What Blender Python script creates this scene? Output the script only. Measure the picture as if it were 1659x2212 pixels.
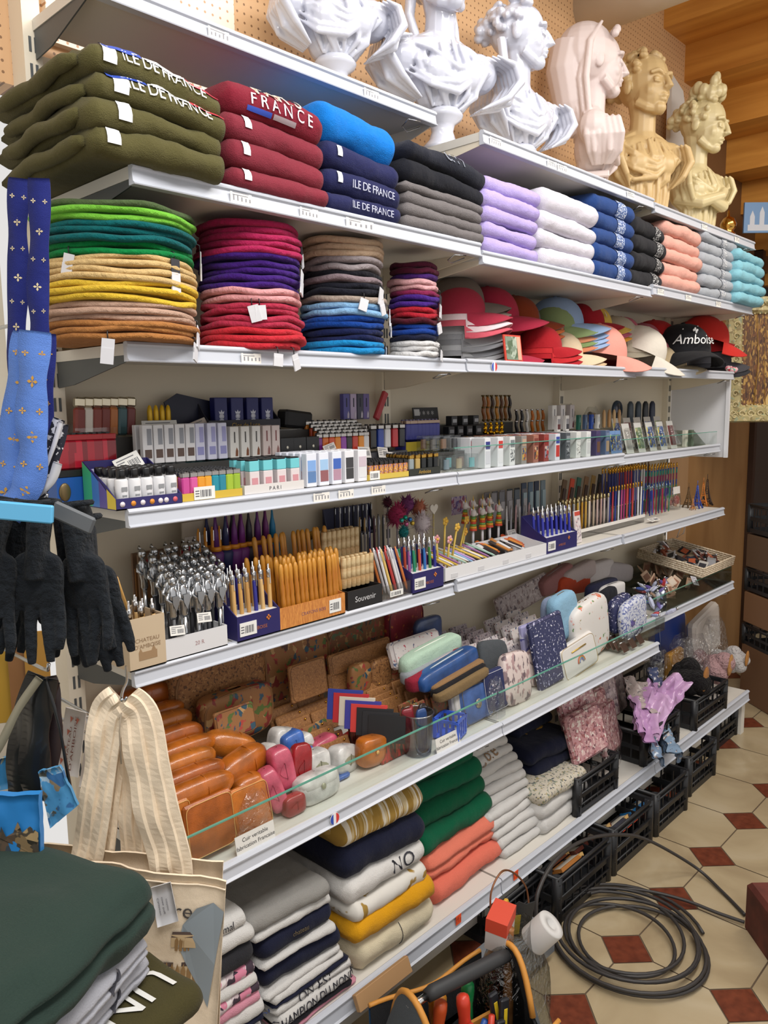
import bpy, math, random
from mathutils import Vector, Matrix, noise, Euler
SC = bpy.context.scene
COL = SC.collection
PI = math.pi
for o in list(bpy.data.objects): bpy.data.objects.remove(o)
# ------------------------------------------------------------------ camera
YAW, PITCH, ROLL = 0.7589952, 0.1351232, -0.013753
FPX, CX, CY = 1703.73, 829.5, 1106.0
CAM = Vector((-0.737323, -1.659785, 1.554805))
FW = Vector((math.cos(PITCH)*math.cos(YAW), math.cos(PITCH)*math.sin(YAW), -math.sin(PITCH)))
_r = Vector((math.sin(YAW), -math.cos(YAW), 0)); _u = _r.cross(FW)
RT = _r*math.cos(ROLL)+_u*math.sin(ROLL); UP = -_r*math.sin(ROLL)+_u*math.cos(ROLL)
cd = bpy.data.cameras.new('camera'); cam = bpy.data.objects.new('camera', cd); COL.objects.link(cam)
cd.sensor_fit = 'VERTICAL'; cd.sensor_height = 24; cd.lens = FPX/2212*24; cd.clip_start = .02
cam.matrix_world = Matrix(((RT.x, UP.x, -FW.x, CAM.x), (RT.y, UP.y, -FW.y, CAM.y), (RT.z, UP.z, -FW.z, CAM.z), (0, 0, 0, 1)))
SC.camera = cam
# ------------------------------------------------------------------ light and exposure
SC.view_settings.view_transform = 'Standard'
try: SC.view_settings.look = 'None'
except Exception: pass
SC.view_settings.gamma = 1; SC.view_settings.use_curve_mapping = False
SC.view_settings.exposure = 0.0
w = bpy.data.worlds.new('room'); SC.world = w; w.use_nodes = True
w.node_tree.nodes['Background'].inputs[0].default_value = (1, .975, .95, 1)
w.node_tree.nodes['Background'].inputs[1].default_value = .78
def area(name, loc, sx, sy, power, col=(1, .98, .96), rot=(0, 0, 0)):
    l = bpy.data.lights.new(name, 'AREA'); l.shape = 'RECTANGLE'; l.size = sx; l.size_y = sy; l.energy = power; l.color = col
    o = bpy.data.objects.new(name, l); o.location = loc; o.rotation_euler = rot; COL.objects.link(o); return o
area('ceiling_tube_light', (-.5, -1.65, 2.9), 1.3, .5, 34, rot=(math.radians(24), 0, 0))
area('ceiling_tube_light', (1.0, -1.35, 3.0), 1.3, .5, 27, rot=(math.radians(24), 0, 0))
area('ceiling_tube_light', (2.6, -1.35, 2.9), 1.2, .4, 20, (1, .93, .83), rot=(math.radians(20), 0, 0))
area('ceiling_tube_light', (.9, -.42, 2.98), 1.6, .16, 4.0, (1, .97, .94), rot=(math.radians(-14), 0, 0))
# ------------------------------------------------------------------ pixel of the photo -> place in the shop
def ray(u, v): return FW+RT*((u-CX)/FPX)-UP*((v-CY)/FPX)
def on(u, v, x=None, y=None, z=None):
    d = ray(u, v)
    i, t = (0, x) if x is not None else (1, y) if y is not None else (2, z)
    return CAM+d*((t-CAM[i])/d[i])
def atd(u, v, dist): return CAM+ray(u, v)*dist
def xu(u, y, z):                        # the x at which a point of that depth and height shows in column u
    k = (u-CX)/FPX; n = RT-FW*k
    return CAM.x-((y-CAM.y)*n.y+(z-CAM.z)*n.z)/n.x
def zv(v, x, y):                        # the height at which a point of that x, y shows in row v
    k = -(v-CY)/FPX; n = UP-FW*k
    return CAM.z-((x-CAM.x)*n.x+(y-CAM.y)*n.y)/n.z
# ------------------------------------------------------------------ materials
def lin(h):
    if not isinstance(h, str): return tuple(h)
    h = h.lstrip('#'); c = [int(h[i:i+2], 16)/255 for i in (0, 2, 4)]
    return tuple(x/12.92 if x <= .04045 else ((x+.055)/1.055)**2.4 for x in c)
MATS = {}
def nodes(key):
    m = bpy.data.materials.new(key); m.use_nodes = True; nt = m.node_tree
    b = nt.nodes['Principled BSDF']; return m, nt, b
def N(nt, t, **kw):
    n = nt.nodes.new(t)
    for k, v in kw.items(): setattr(n, k, v)
    return n
def coords(nt, sc=(1, 1, 1)):
    tc = N(nt, 'ShaderNodeTexCoord'); mp = N(nt, 'ShaderNodeMapping'); mp.inputs['Scale'].default_value = sc
    nt.links.new(tc.outputs['Object'], mp.inputs[0]); return mp.outputs[0]
def ramp(nt, fac, stops, interp='LINEAR'):
    r = N(nt, 'ShaderNodeValToRGB'); r.color_ramp.interpolation = interp; e = r.color_ramp.elements
    while len(e) < len(stops): e.new(.5)
    for k, (p, c) in enumerate(stops): e[k].position = p; e[k].color = (*lin(c), 1)
    nt.links.new(fac, r.inputs[0]); return r.outputs[0]
def bump(nt, b, h, st, dist=.002):
    n = N(nt, 'ShaderNodeBump'); n.inputs['Strength'].default_value = st; n.inputs['Distance'].default_value = dist
    nt.links.new(h, n.inputs['Height']); nt.links.new(n.outputs[0], b.inputs['Normal'])
def P(col, r=.5, metal=0, spec=.5, coat=0, emit=0):
    k = ('p', col, r, metal, spec, coat, emit)
    if k in MATS: return MATS[k]
    m, nt, b = nodes('plain_'+str(col)); b.inputs['Base Color'].default_value = (*lin(col), 1); b.inputs['Roughness'].default_value = r
    b.inputs['Metallic'].default_value = metal; b.inputs['Specular IOR Level'].default_value = spec; b.inputs['Coat Weight'].default_value = coat
    if emit: b.inputs['Emission Color'].default_value = (*lin(col), 1); b.inputs['Emission Strength'].default_value = emit
    MATS[k] = m; return m
def FAB(col, sc=90, st=.5, mott=.12, soft=16):       # woven or brushed cloth
    k = ('f', col, sc, st, mott, soft)
    if k in MATS: return MATS[k]
    m, nt, b = nodes('cloth_'+str(col)); v = coords(nt)
    n = N(nt, 'ShaderNodeTexNoise'); n.inputs['Scale'].default_value = sc*6; n.inputs['Detail'].default_value = 2
    n2 = N(nt, 'ShaderNodeTexNoise'); n2.inputs['Scale'].default_value = soft; n2.inputs['Detail'].default_value = 3
    nt.links.new(v, n.inputs['Vector']); nt.links.new(v, n2.inputs['Vector'])
    c = lin(col); mx = N(nt, 'ShaderNodeMix', data_type='RGBA')
    mx.inputs[6].default_value = (*[x*(1-mott) for x in c], 1); mx.inputs[7].default_value = (*[min(1, x*(1+mott)) for x in c], 1)
    nt.links.new(n.outputs[0], mx.inputs[0]); nt.links.new(mx.outputs[2], b.inputs['Base Color'])
    b.inputs['Roughness'].default_value = .92; b.inputs['Specular IOR Level'].default_value = .15
    b.inputs['Sheen Weight'].default_value = .06; b.inputs['Sheen Roughness'].default_value = .5
    ad = N(nt, 'ShaderNodeMath', operation='MULTIPLY_ADD'); ad.inputs[1].default_value = 6
    nt.links.new(n2.outputs[0], ad.inputs[0]); nt.links.new(n.outputs[0], ad.inputs[2])
    bump(nt, b, ad.outputs[0], st, .004); MATS[k] = m; return m
def PAT(base, spots, sc=60, cover=.35, r=.6, tex='v', coat=0, bmp=0, stretch=(1, 1, 1)):   # printed pattern of scattered patches
    k = ('pat', base, tuple(spots), sc, cover, r, tex, coat, stretch)
    if k in MATS: return MATS[k]
    m, nt, b = nodes('print_'+str(base)); v = coords(nt, stretch)
    a = N(nt, 'ShaderNodeTexVoronoi'); a.inputs['Scale'].default_value = sc; nt.links.new(v, a.inputs['Vector'])
    sp = N(nt, 'ShaderNodeSeparateColor'); nt.links.new(a.outputs['Color'], sp.inputs[0])
    n = len(spots); cols = ramp(nt, sp.outputs[0], [(i/n, c) for i, c in enumerate(spots)], 'CONSTANT')
    f = N(nt, 'ShaderNodeTexNoise'); f.inputs['Scale'].default_value = sc*(.9 if tex == 'v' else 2.5); f.inputs['Detail'].default_value = 2; nt.links.new(v, f.inputs['Vector'])
    t = 1-cover; fa = ramp(nt, f.outputs[0], [(.3+.4*t-.02, '#000000'), (.3+.4*t+.02, '#ffffff')])
    mx = N(nt, 'ShaderNodeMix', data_type='RGBA'); mx.inputs[6].default_value = (*lin(base), 1)
    nt.links.new(fa, mx.inputs[0]); nt.links.new(cols, mx.inputs[7]); nt.links.new(mx.outputs[2], b.inputs['Base Color'])
    b.inputs['Roughness'].default_value = r; b.inputs['Coat Weight'].default_value = coat
    if bmp: bump(nt, b, f.outputs[0], bmp)
    MATS[k] = m; return m
def LEA(col, r=.28):                                  # glossy patinated leather
    k = ('lea', col, r)
    if k in MATS: return MATS[k]
    m, nt, b = nodes('leather_'+str(col)); v = coords(nt)
    n = N(nt, 'ShaderNodeTexNoise'); n.inputs['Scale'].default_value = 22; n.inputs['Detail'].default_value = 4; nt.links.new(v, n.inputs['Vector'])
    c = lin(col); d = tuple(x*.55 for x in c); e = tuple(min(1, x*1.25) for x in c)
    o = ramp(nt, n.outputs[0], [(.3, d), (.7, e)]); nt.links.new(o, b.inputs['Base Color'])
    b.inputs['Roughness'].default_value = r; b.inputs['Coat Weight'].default_value = .4; b.inputs['Coat Roughness'].default_value = .12
    f = N(nt, 'ShaderNodeTexVoronoi'); f.inputs['Scale'].default_value = 500; nt.links.new(v, f.inputs['Vector'])
    bump(nt, b, f.outputs['Distance'], .15); MATS[k] = m; return m
def WOOD(c1, c2, sc=(3, 40, 40), r=.45):
    k = ('w', c1, c2, sc, r)
    if k in MATS: return MATS[k]
    m, nt, b = nodes('wood_'+str(c1)); v = coords(nt, sc)
    n = N(nt, 'ShaderNodeTexNoise'); n.inputs['Scale'].default_value = 1; n.inputs['Detail'].default_value = 5; n.inputs['Distortion'].default_value = .6
    nt.links.new(v, n.inputs['Vector']); o = ramp(nt, n.outputs[0], [(.32, c1), (.68, c2)]); nt.links.new(o, b.inputs['Base Color'])
    b.inputs['Roughness'].default_value = r; bump(nt, b, n.outputs[0], .15); MATS[k] = m; return m
def CLEAR(col='#ffffff', f=.22, r=.06, crinkle=0):    # thin clear plastic or glass sheet
    k = ('c', col, f, r, crinkle)
    if k in MATS: return MATS[k]
    m, nt, b = nodes('clear_'+str(col)); nt.nodes.remove(b); out = nt.nodes['Material Output']
    t = N(nt, 'ShaderNodeBsdfTransparent'); t.inputs[0].default_value = (*lin(col), 1)
    g = N(nt, 'ShaderNodeBsdfGlossy'); g.inputs['Roughness'].default_value = r
    lw = N(nt, 'ShaderNodeLayerWeight'); lw.inputs[0].default_value = .35
    pw = N(nt, 'ShaderNodeMath', operation='POWER'); pw.inputs[1].default_value = 3; nt.links.new(lw.outputs['Facing'], pw.inputs[0])
    mm = N(nt, 'ShaderNodeMath', operation='MULTIPLY_ADD'); mm.inputs[1].default_value = .3; mm.inputs[2].default_value = f*.25
    nt.links.new(pw.outputs[0], mm.inputs[0])
    mx = N(nt, 'ShaderNodeMixShader'); nt.links.new(mm.outputs[0], mx.inputs[0]); nt.links.new(t.outputs[0], mx.inputs[1]); nt.links.new(g.outputs[0], mx.inputs[2])
    if crinkle:
        v = coords(nt); n = N(nt, 'ShaderNodeTexNoise'); n.inputs['Scale'].default_value = 38; n.inputs['Detail'].default_value = 3; n.inputs['Distortion'].default_value = 1.5
        nt.links.new(v, n.inputs['Vector']); bp = N(nt, 'ShaderNodeBump'); bp.inputs['Strength'].default_value = crinkle; bp.inputs['Distance'].default_value = .02
        nt.links.new(n.outputs[0], bp.inputs['Height'])
        for q in (g,): nt.links.new(bp.outputs[0], q.inputs['Normal'])
    nt.links.new(mx.outputs[0], out.inputs[0]); MATS[k] = m; return m
# ------------------------------------------------------------------ meshes
class G:
    def __init__(s): s.v = []; s.f = []; s.m = []; s.s = []
    def add(s, V, F, m=0, sm=False, M=None):
        n = len(s.v); s.v += [tuple(M@Vector(p)) for p in V] if M is not None else [tuple(p) for p in V]
        s.f += [tuple(i+n for i in f) for f in F]; s.m += [m]*len(F); s.s += [sm]*len(F); return s
    def tr(s, M): s.v = [tuple(M@Vector(p)) for p in s.v]; return s
    def join(s, o, M=None):
        n = len(s.v); s.v += [tuple(M@Vector(p)) for p in o.v] if M is not None else o.v
        s.f += [tuple(i+n for i in f) for f in o.f]; s.m += o.m; s.s += o.s; return s
    def box(s, x0, x1, y0, y1, z0, z1, m=0, b=0, M=None):
        if b <= 0:
            V = [(x, y, z) for x in (x0, x1) for y in (y0, y1) for z in (z0, z1)]
            return s.add(V, [(0, 1, 3, 2), (4, 6, 7, 5), (0, 4, 5, 1), (2, 3, 7, 6), (0, 2, 6, 4), (1, 5, 7, 3)], m, False, M)
        b = min(b, (x1-x0)*.49, (y1-y0)*.49, (z1-z0)*.49); V = []; ix = {}
        for i, x in enumerate((x0, x1)):
            for j, y in enumerate((y0, y1)):
                for k, z in enumerate((z0, z1)):
                    sx, sy, sz = b*(1-2*i), b*(1-2*j), b*(1-2*k)
                    for a, p in enumerate(((x, y+sy, z+sz), (x+sx, y, z+sz), (x+sx, y+sy, z))): ix[i, j, k, a] = len(V); V.append(p)
        F = []
        for i in (0, 1):
            q = [ix[i, 0, 0, 0], ix[i, 1, 0, 0], ix[i, 1, 1, 0], ix[i, 0, 1, 0]]; F.append(q if i else q[::-1])
            q = [ix[0, i, 0, 1], ix[0, i, 1, 1], ix[1, i, 1, 1], ix[1, i, 0, 1]]; F.append(q if i else q[::-1])
            q = [ix[0, 0, i, 2], ix[1, 0, i, 2], ix[1, 1, i, 2], ix[0, 1, i, 2]]; F.append(q if i else q[::-1])
        for i in (0, 1):
            for j in (0, 1):
                F.append([ix[i, j, 0, 0], ix[i, j, 1, 0], ix[i, j, 1, 1], ix[i, j, 0, 1]]); F.append([ix[i, 0, j, 0], ix[i, 1, j, 0], ix[i, 1, j, 2], ix[i, 0, j, 2]])
                F.append([ix[0, i, j, 1], ix[1, i, j, 1], ix[1, i, j, 2], ix[0, i, j, 2]])
                for k in (0, 1): F.append([ix[i, j, k, a] for a in (0, 1, 2)])
        return s.add(V, F, m, False, M)
    def lathe(s, prof, n=20, m=0, M=None, sm=True, sy=1):
        V = []; F = []
        for r, z in prof:
            for k in range(n): a = 2*PI*k/n; V.append((r*math.cos(a), r*math.sin(a)*sy, z))
        for i in range(len(prof)-1):
            for k in range(n): F.append((i*n+k, i*n+(k+1) % n, (i+1)*n+(k+1) % n, (i+1)*n+k))
        F.append(tuple(range(n))[::-1]); F.append(tuple((len(prof)-1)*n+k for k in range(n)))
        return s.add(V, F, m, sm, M)
    def tube(s, pts, r, n=8, m=0, closed=False, M=None, sm=True, flat=1):
        pts = [Vector(p) for p in pts]; L = len(pts); V = []; F = []; up = None
        for i, p in enumerate(pts):
            t = (pts[(i+1) % L]-pts[i-1]) if closed else (pts[min(i+1, L-1)]-pts[max(i-1, 0)])
            t = t.normalized() if t.length > 1e-9 else Vector((0, 0, 1))
            if up is None: up = Vector((0, 0, 1)) if abs(t.z) < .9 else Vector((1, 0, 0))
            a = t.cross(up).normalized(); up = a.cross(t).normalized(); rr = r[i] if isinstance(r, (list, tuple)) else r
            for k in range(n): c = 2*PI*k/n; V.append(p+a*math.cos(c)*rr+up*math.sin(c)*rr*flat)
        for i in range(L if closed else L-1):
            j = (i+1) % L
            for k in range(n): F.append((i*n+k, i*n+(k+1) % n, j*n+(k+1) % n, j*n+k))
        if not closed: F.append(tuple(range(n))[::-1]); F.append(tuple((L-1)*n+k for k in range(n)))
        return s.add(V, F, m, sm, M)
    def prism(s, out, y0, y1, m=0, M=None, sm=False):   # outline in x,z extruded along y
        n = len(out); V = [(x, y0, z) for x, z in out]+[(x, y1, z) for x, z in out]
        F = [tuple(range(n)), tuple(range(n, 2*n))[::-1]]; s.add(V, F, m, False, M)
        return s.add(V, [(i, (i+1) % n+0, (i+1) % n+n, i+n)[::-1] for i in range(n)], m, sm, M)
    def grid(s, fn, nu, nv, m=0, cu=False, cv=False, sm=True, M=None):
        V = [fn(i/(nu if cu else nu-1), j/(nv if cv else nv-1)) for i in range(nu) for j in range(nv)]; F = []
        for i in range(nu if cu else nu-1):
            for j in range(nv if cv else nv-1):
                a, b = i, (i+1) % nu; c, d = j, (j+1) % nv; F.append((a*nv+c, b*nv+c, b*nv+d, a*nv+d))
        return s.add(V, F, m, sm, M)
    def ball(s, c, r, n=10, m=0, M=None):
        if not isinstance(r, (tuple, list, Vector)): r = (r, r, r)
        pr = [(max(1e-4, math.sin(PI*i/n)), -math.cos(PI*i/n)) for i in range(n+1)]
        T = Matrix.Translation(c)@Matrix.Diagonal((*r, 1)); return s.lathe(pr, max(6, n), m, M@T if M is not None else T)
def mesh(name, g, mats):
    me = bpy.data.meshes.new(name); me.from_pydata(g.v, [], g.f)
    for q in (mats if isinstance(mats, (list, tuple)) else [mats]): me.materials.append(q)
    me.polygons.foreach_set('material_index', g.m); me.polygons.foreach_set('use_smooth', g.s); me.update(); return me
def tag(o, label=None, cat=None, group=None, kind=None):
    if label: o['label'] = label
    if cat: o['category'] = cat
    if group: o['group'] = group
    if kind: o['kind'] = kind
    return o
def mk(name, g, mats, parent=None, loc=None, rot=None, label=None, cat=None, group=None, kind=None):
    o = bpy.data.objects.new(name, g if isinstance(g, bpy.types.Mesh) else mesh(name, g, mats)); COL.objects.link(o)
    if parent is not None: o.parent = parent
    if loc is not None: o.location = loc
    if rot is not None: o.rotation_euler = rot
    return tag(o, label, cat, group, kind)
def thing(name, label, cat, loc=(0, 0, 0), rot=(0, 0, 0), group=None):
    o = bpy.data.objects.new(name, None); COL.objects.link(o); o.location = loc; o.rotation_euler = rot; o.empty_display_size = .02
    return tag(o, label, cat, group)
def dup(src, loc=None, rot=None, label=None, group=None, parent=None, scale=None):
    c = src.copy(); COL.objects.link(c)
    if parent is not None: c.parent = parent
    if loc is not None: c.location = loc
    if rot is not None: c.rotation_euler = rot
    if scale is not None: c.scale = scale
    if label: c['label'] = label
    if group: c['group'] = group
    for ch in list(src.children):
        dup(ch, parent=c)
    return c
def remat(o, *mats):                    # give a copied thing or part its own colours
    o.data = o.data.copy()
    for i, q in enumerate(mats): o.data.materials[i] = q
    return o
ORD = 'first second third fourth fifth sixth seventh eighth ninth tenth eleventh twelfth thirteenth fourteenth fifteenth sixteenth seventeenth eighteenth nineteenth twentieth'.split()
def nth(i, n):                          # i-th of n from the left
    if n == 1: return 'only'
    return 'leftmost' if i == 0 else 'rightmost' if i == n-1 else 'middle' if n == 3 else ORD[i]+' from left'
def lev(i, n):                          # i-th of n from the bottom
    return 'lone' if n == 1 else 'bottom' if i == 0 else 'top' if i == n-1 else 'middle' if n == 3 else ORD[n-1-i]+' from top'
TXT = {}
def text_geo(s, size, ext=0):           # flat lettering in x,y centred on the origin
    if s not in TXT:
        c = bpy.data.curves.new('t', 'FONT'); c.body = s; c.align_x = 'CENTER'; c.align_y = 'CENTER'; c.resolution_u = 3
        o = bpy.data.objects.new('t', c); COL.objects.link(o); bpy.context.view_layer.update()
        me = o.evaluated_get(bpy.context.evaluated_depsgraph_get()).to_mesh()
        TXT[s] = ([tuple(v.co) for v in me.vertices], [tuple(p.vertices) for p in me.polygons])
        bpy.data.objects.remove(o); bpy.data.curves.remove(c)
    V, F = TXT[s]; return [(x*size, y*size) for x, y, z in V], F
def lettering(g, s, size, fn, m=0):     # fn maps the flat x,y to a point
    V, F = text_geo(s, size); return g.add([fn(x, y) for x, y in V], F, m)
def rot2(x, y, a): return x*math.cos(a)-y*math.sin(a), x*math.sin(a)+y*math.cos(a)
def Rz(a): return Matrix.Rotation(a, 4, 'Z')
def Rx(a): return Matrix.Rotation(a, 4, 'X')
def Ry(a): return Matrix.Rotation(a, 4, 'Y')
def Tr(*p): return Matrix.Translation(p if len(p) > 1 else p[0])
def nz(x, y=0, z=0): return noise.noise(Vector((x, y, z)))
# ================================================================== the shop: shell and shelving
CREAM = P('#e4dac6', .55); RAIL = P('#c0c4cd', .35, 0); DECK = P('#d6d2c9', .45); DARKM = P('#565a5c', .5, .3); STEEL = P('#b9bcc0', .25, 1)
WHITE = P('#ececec', .5); BLACK = P('#141416', .45); NAVY = P('#1d2050', .45)
CHROME = P('#d8d8da', .16, 1); GOLD = P('#d9a441', .25, 1)
GLASS = CLEAR('#fcfffe', .2, .03); GEDGE = P('#5f9c8a', .2, 0, .6)
def pegboard(col, hole):
    m, nt, b = nodes('pegboard'); v = coords(nt)
    sx = N(nt, 'ShaderNodeSeparateXYZ'); nt.links.new(v, sx.inputs[0])
    def cell(s):
        a = N(nt, 'ShaderNodeMath', operation='MODULO'); a.inputs[1].default_value = .0215
        q = N(nt, 'ShaderNodeMath', operation='ADD'); q.inputs[1].default_value = 20; nt.links.new(s, q.inputs[0]); nt.links.new(q.outputs[0], a.inputs[0])
        c = N(nt, 'ShaderNodeMath', operation='SUBTRACT'); c.inputs[1].default_value = .01075; nt.links.new(a.outputs[0], c.inputs[0])
        d = N(nt, 'ShaderNodeMath', operation='POWER'); d.inputs[1].default_value = 2; nt.links.new(c.outputs[0], d.inputs[0]); return d.outputs[0]
    s = N(nt, 'ShaderNodeMath', operation='ADD'); nt.links.new(cell(sx.outputs[0]), s.inputs[0]); nt.links.new(cell(sx.outputs[2]), s.inputs[1])
    l = N(nt, 'ShaderNodeMath', operation='LESS_THAN'); l.inputs[1].default_value = .003**2; nt.links.new(s.outputs[0], l.inputs[0])
    mx = N(nt, 'ShaderNodeMix', data_type='RGBA'); mx.inputs[6].default_value = (*lin(col), 1); mx.inputs[7].default_value = (*lin(hole), 1)
    nt.links.new(l.outputs[0], mx.inputs[0]); nt.links.new(mx.outputs[2], b.inputs['Base Color']); b.inputs['Roughness'].default_value = .5; return m
def tiles():
    m, nt, b = nodes('octagon_tiles'); tc = N(nt, 'ShaderNodeTexCoord'); v = tc.outputs['Object']
    n = N(nt, 'ShaderNodeTexNoise'); n.inputs['Scale'].default_value = 3.5; n.inputs['Detail'].default_value = 6; n.inputs['Distortion'].default_value = 1; nt.links.new(v, n.inputs['Vector'])
    o = ramp(nt, n.outputs[0], [(.3, '#968467'), (.55, '#ab9a7b'), (.75, '#b9ab90')]); nt.links.new(o, b.inputs['Base Color'])
    b.inputs['Roughness'].default_value = .32; return m
g = G(); g.box(-3, 6.5, -5, .1, -.05, -.002); mk('floor', g, P('#5d4c3a', .8), kind='structure')
def build_floor():
    s = .315; c = .078; g = G(); x0, y0 = 1.232-s*12, -.727-s*9
    for i in range(26):
        for j in range(13):
            x, y = x0+i*s, y0+j*s
            if y > -.02 or x > 6.3: continue
            q = .0022; a = c+q
            pts = [(a, q), (s-a, q), (s-q, a), (s-q, s-a), (s-a, s-q), (a, s-q), (q, s-a), (q, a)]
            g.add([(x+p, y+r, -.0005) for p, r in pts], [tuple(range(8))], 0)
            d = c-q*.7; g.add([(x+d, y, -.0005), (x, y+d, -.0005), (x-d, y, -.0005), (x, y-d, -.0005)], [(0, 1, 2, 3)], 1)
    t, nt, b = nodes('brown_tile'); n = N(nt, 'ShaderNodeTexNoise'); n.inputs['Scale'].default_value = 40; nt.links.new(coords(nt), n.inputs['Vector'])
    nt.links.new(ramp(nt, n.outputs[0], [(.3, '#5a2a1b'), (.7, '#743a26')]), b.inputs['Base Color']); b.inputs['Roughness'].default_value = .3
    f = mk('floor_tiles', g, [tiles(), t], kind='structure', parent=bpy.data.objects['floor']); return f
build_floor()
mk('wall_back', G().box(-2.2, 3.32, .03, .1, 2.2, 3.6), pegboard('#cda479', '#84603f'), kind='structure')
mk('wall_left', G().box(-2.2, -.06, .06, .12, 0, 2.2), P('#d9d2c2', .6), kind='structure')
mk('trim_and_glare', G().box(.05, .52, .012, .03, 2.3, 3.5).box(1.33, 1.36, .012, .03, 2.3, 3.5).box(1.7, 1.73, .012, .03, 2.3, 3.5), pegboard('#e8d9c6', '#b98f6c'), kind='structure')  # wide pale strip paints overexposed light onto the tan pegboard
mk('ceiling', G().box(-2.5, 2.95, -3.2, .1, 3.6, 3.7), P('#e6ddcc', .7), kind='structure')
OAK = WOOD('#bd7c30', '#dfa04a', (14, 1.2, 14))
def stairs():
    g = G()
    for k in range(7):
        x, z = 2.92+.24*k, 3.42-.165*k
        g.box(x, x+.045, -2.6, .03, z-.165, z+.03); g.box(x, x+.26, -2.6, .03, z-.2, z-.165)
    mk('ceiling_stair_soffit', g, OAK, kind='structure')
stairs()
PANELW = WOOD('#8a6238', '#a37a4c', (6, 6, 1.2), .5)
mk('wall_panel', G().box(3.26, 4.12, -.02, .08, 0, 2.3), PANELW, kind='structure')
mk('trim_2', G().box(4.12, 4.16, -.05, .1, 0, 2.4), P('#3a2417', .5), kind='structure')
mk('wall_right', G().box(4.16, 6.4, .06, .14, 0, 3.2).box(6.3, 6.4, -3.6, .1, 0, 3.2), P('#3a2a20', .7), kind='structure')
mk('wall_upper', G().box(3.26, 4.4, .0, .08, 2.3, 3.2), P('#6d4a2a', .6), kind='structure')
# gondola frame
t = thing('shelving_frame', 'cream steel back frame with slotted uprights carrying all the shelves', 'shelf frame')
mk('back_panel', G().box(0, 3.02, .0, .022, .1, 2.26), P('#d8cdb8', .6), t)
for k in range(4):
    g = G(); x = k*1.0; x = min(x, 2.985)
    g.box(x-.018, x+.018, -.028, .03, .02, 2.5 if k == 0 else 2.3)
    for j in range(42): g.box(x-.008, x-.003, -.0295, -.02, .2+j*.05, .228+j*.05, 1); g.box(x+.003, x+.008, -.0295, -.02, .2+j*.05, .228+j*.05, 1)
    mk('upright', g, [CREAM, DARKM], t)
# (height, front y) of each level and bay
LV = {'A': [(0, .955, -.262, 2.312), (1.003, 2, -.379, 2.252), (2.003, 3, -.382, 2.24)],
      'B': [(0, .998, -.376, 1.970), (1.002, 1.998, -.379, 1.952), (2.002, 3, -.385, 1.962)],
      'C': [(0, .998, -.325, 1.673), (1.002, 1.998, -.328, 1.674), (2.002, 3, -.318, 1.680)],
      'D': [(0, .998, -.295, 1.364), (1.002, 1.998, -.296, 1.363), (2.002, 3, -.27, 1.352)],
      'E': [(0, .998, -.283, 1.047), (1.002, 1.998, -.293, 1.056), (2.002, 3, -.302, 1.057)],
      'F': [(0, .998, -.453, .674), (1.002, 1.998, -.453, .672), (2.002, 3, -.36, .715)],
      'G': [(0, .998, -.453, .206), (1.002, 1.998, -.453, .206), (2.002, 3.0, -.453, .206)]}
LNAME = {'A': 'top bust level', 'B': 'sweater level', 'C': 'beret and hat level', 'D': 'lighter level', 'E': 'pen level', 'F': 'leather and pouch level', 'G': 'bottom shirt level'}
BNAME = ['first bay', 'middle bay', 'far bay']
def shelf(L, b):
    x0, x1, yf, z = LV[L][b]; wd = x1-x0
    nm = f'white metal shelf of the {LNAME[L]}, {BNAME[b]}' if L != 'G' else f'white base shelf carrying shirts and crates, {BNAME[b]}'
    t = thing('metal_shelf', nm, 'shelf', (x0, 0, z))
    mk('deck', G().box(.002, wd-.002, yf+.012, -.03, -.022, -.001), DECK, t)
    h = .034 if L != 'G' else .045
    pr = [(yf, .002), (yf-.004, -.003), (yf-.0035, -.006), (yf+.001, -.009), (yf-.002, -h+.006), (yf-.007, -h+.002), (yf-.006, -h), (yf+.012, -h), (yf+.012, .0), (yf+.008, .003)]
    g = G(); n = len(pr); g.add([(0, y, q) for y, q in pr]+[(wd, y, q) for y, q in pr], [tuple(range(n)), tuple(range(n, 2*n))[::-1]]+[(i, i+n, (i+1) % n+n, (i+1) % n) for i in range(n)])
    RAILS[L, b] = mk('price_rail', g, RAIL, t)
    if L != 'G':
        for xx in (.004, wd-.007):
            g = G(); V = [(xx, -.03, -.001), (xx, -.03, -.075), (xx, -.10, -.07), (xx, yf+.014, -.034), (xx, yf+.014, -.001)]
            g.add(V+[(x+.003, y, q) for x, y, q in V], [(0, 1, 2, 3, 4), (9, 8, 7, 6, 5)]+[(i, i+5, (i+1) % 5+5, (i+1) % 5) for i in range(5)]); mk('bracket', g, DARKM if xx < .01 and b == 0 else CREAM, t)
        g = G().tube([(wd-.03, yf+.03, -.036), (wd-.06, yf+.05, -.05), (wd-.10, yf+.03, -.05), (wd-.11, yf-.0, -.042), (wd-.07, yf-.006, -.04)], .0016, 5)
        mk('hook_wire', g, STEEL, t)
    else:
        mk('plinth', G().box(.002, wd-.002, yf+.06, yf+.08, .06-z, -.05), DECK, t)
    return t
SHELF = {}; RAILS = {}
for L in 'ABCDEFG':
    for b in range(3): SHELF[L, b] = shelf(L, b)
mk('foot', G().box(2.955, 2.995, -.44, -.03, 0, .17), DECK, t)
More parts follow.
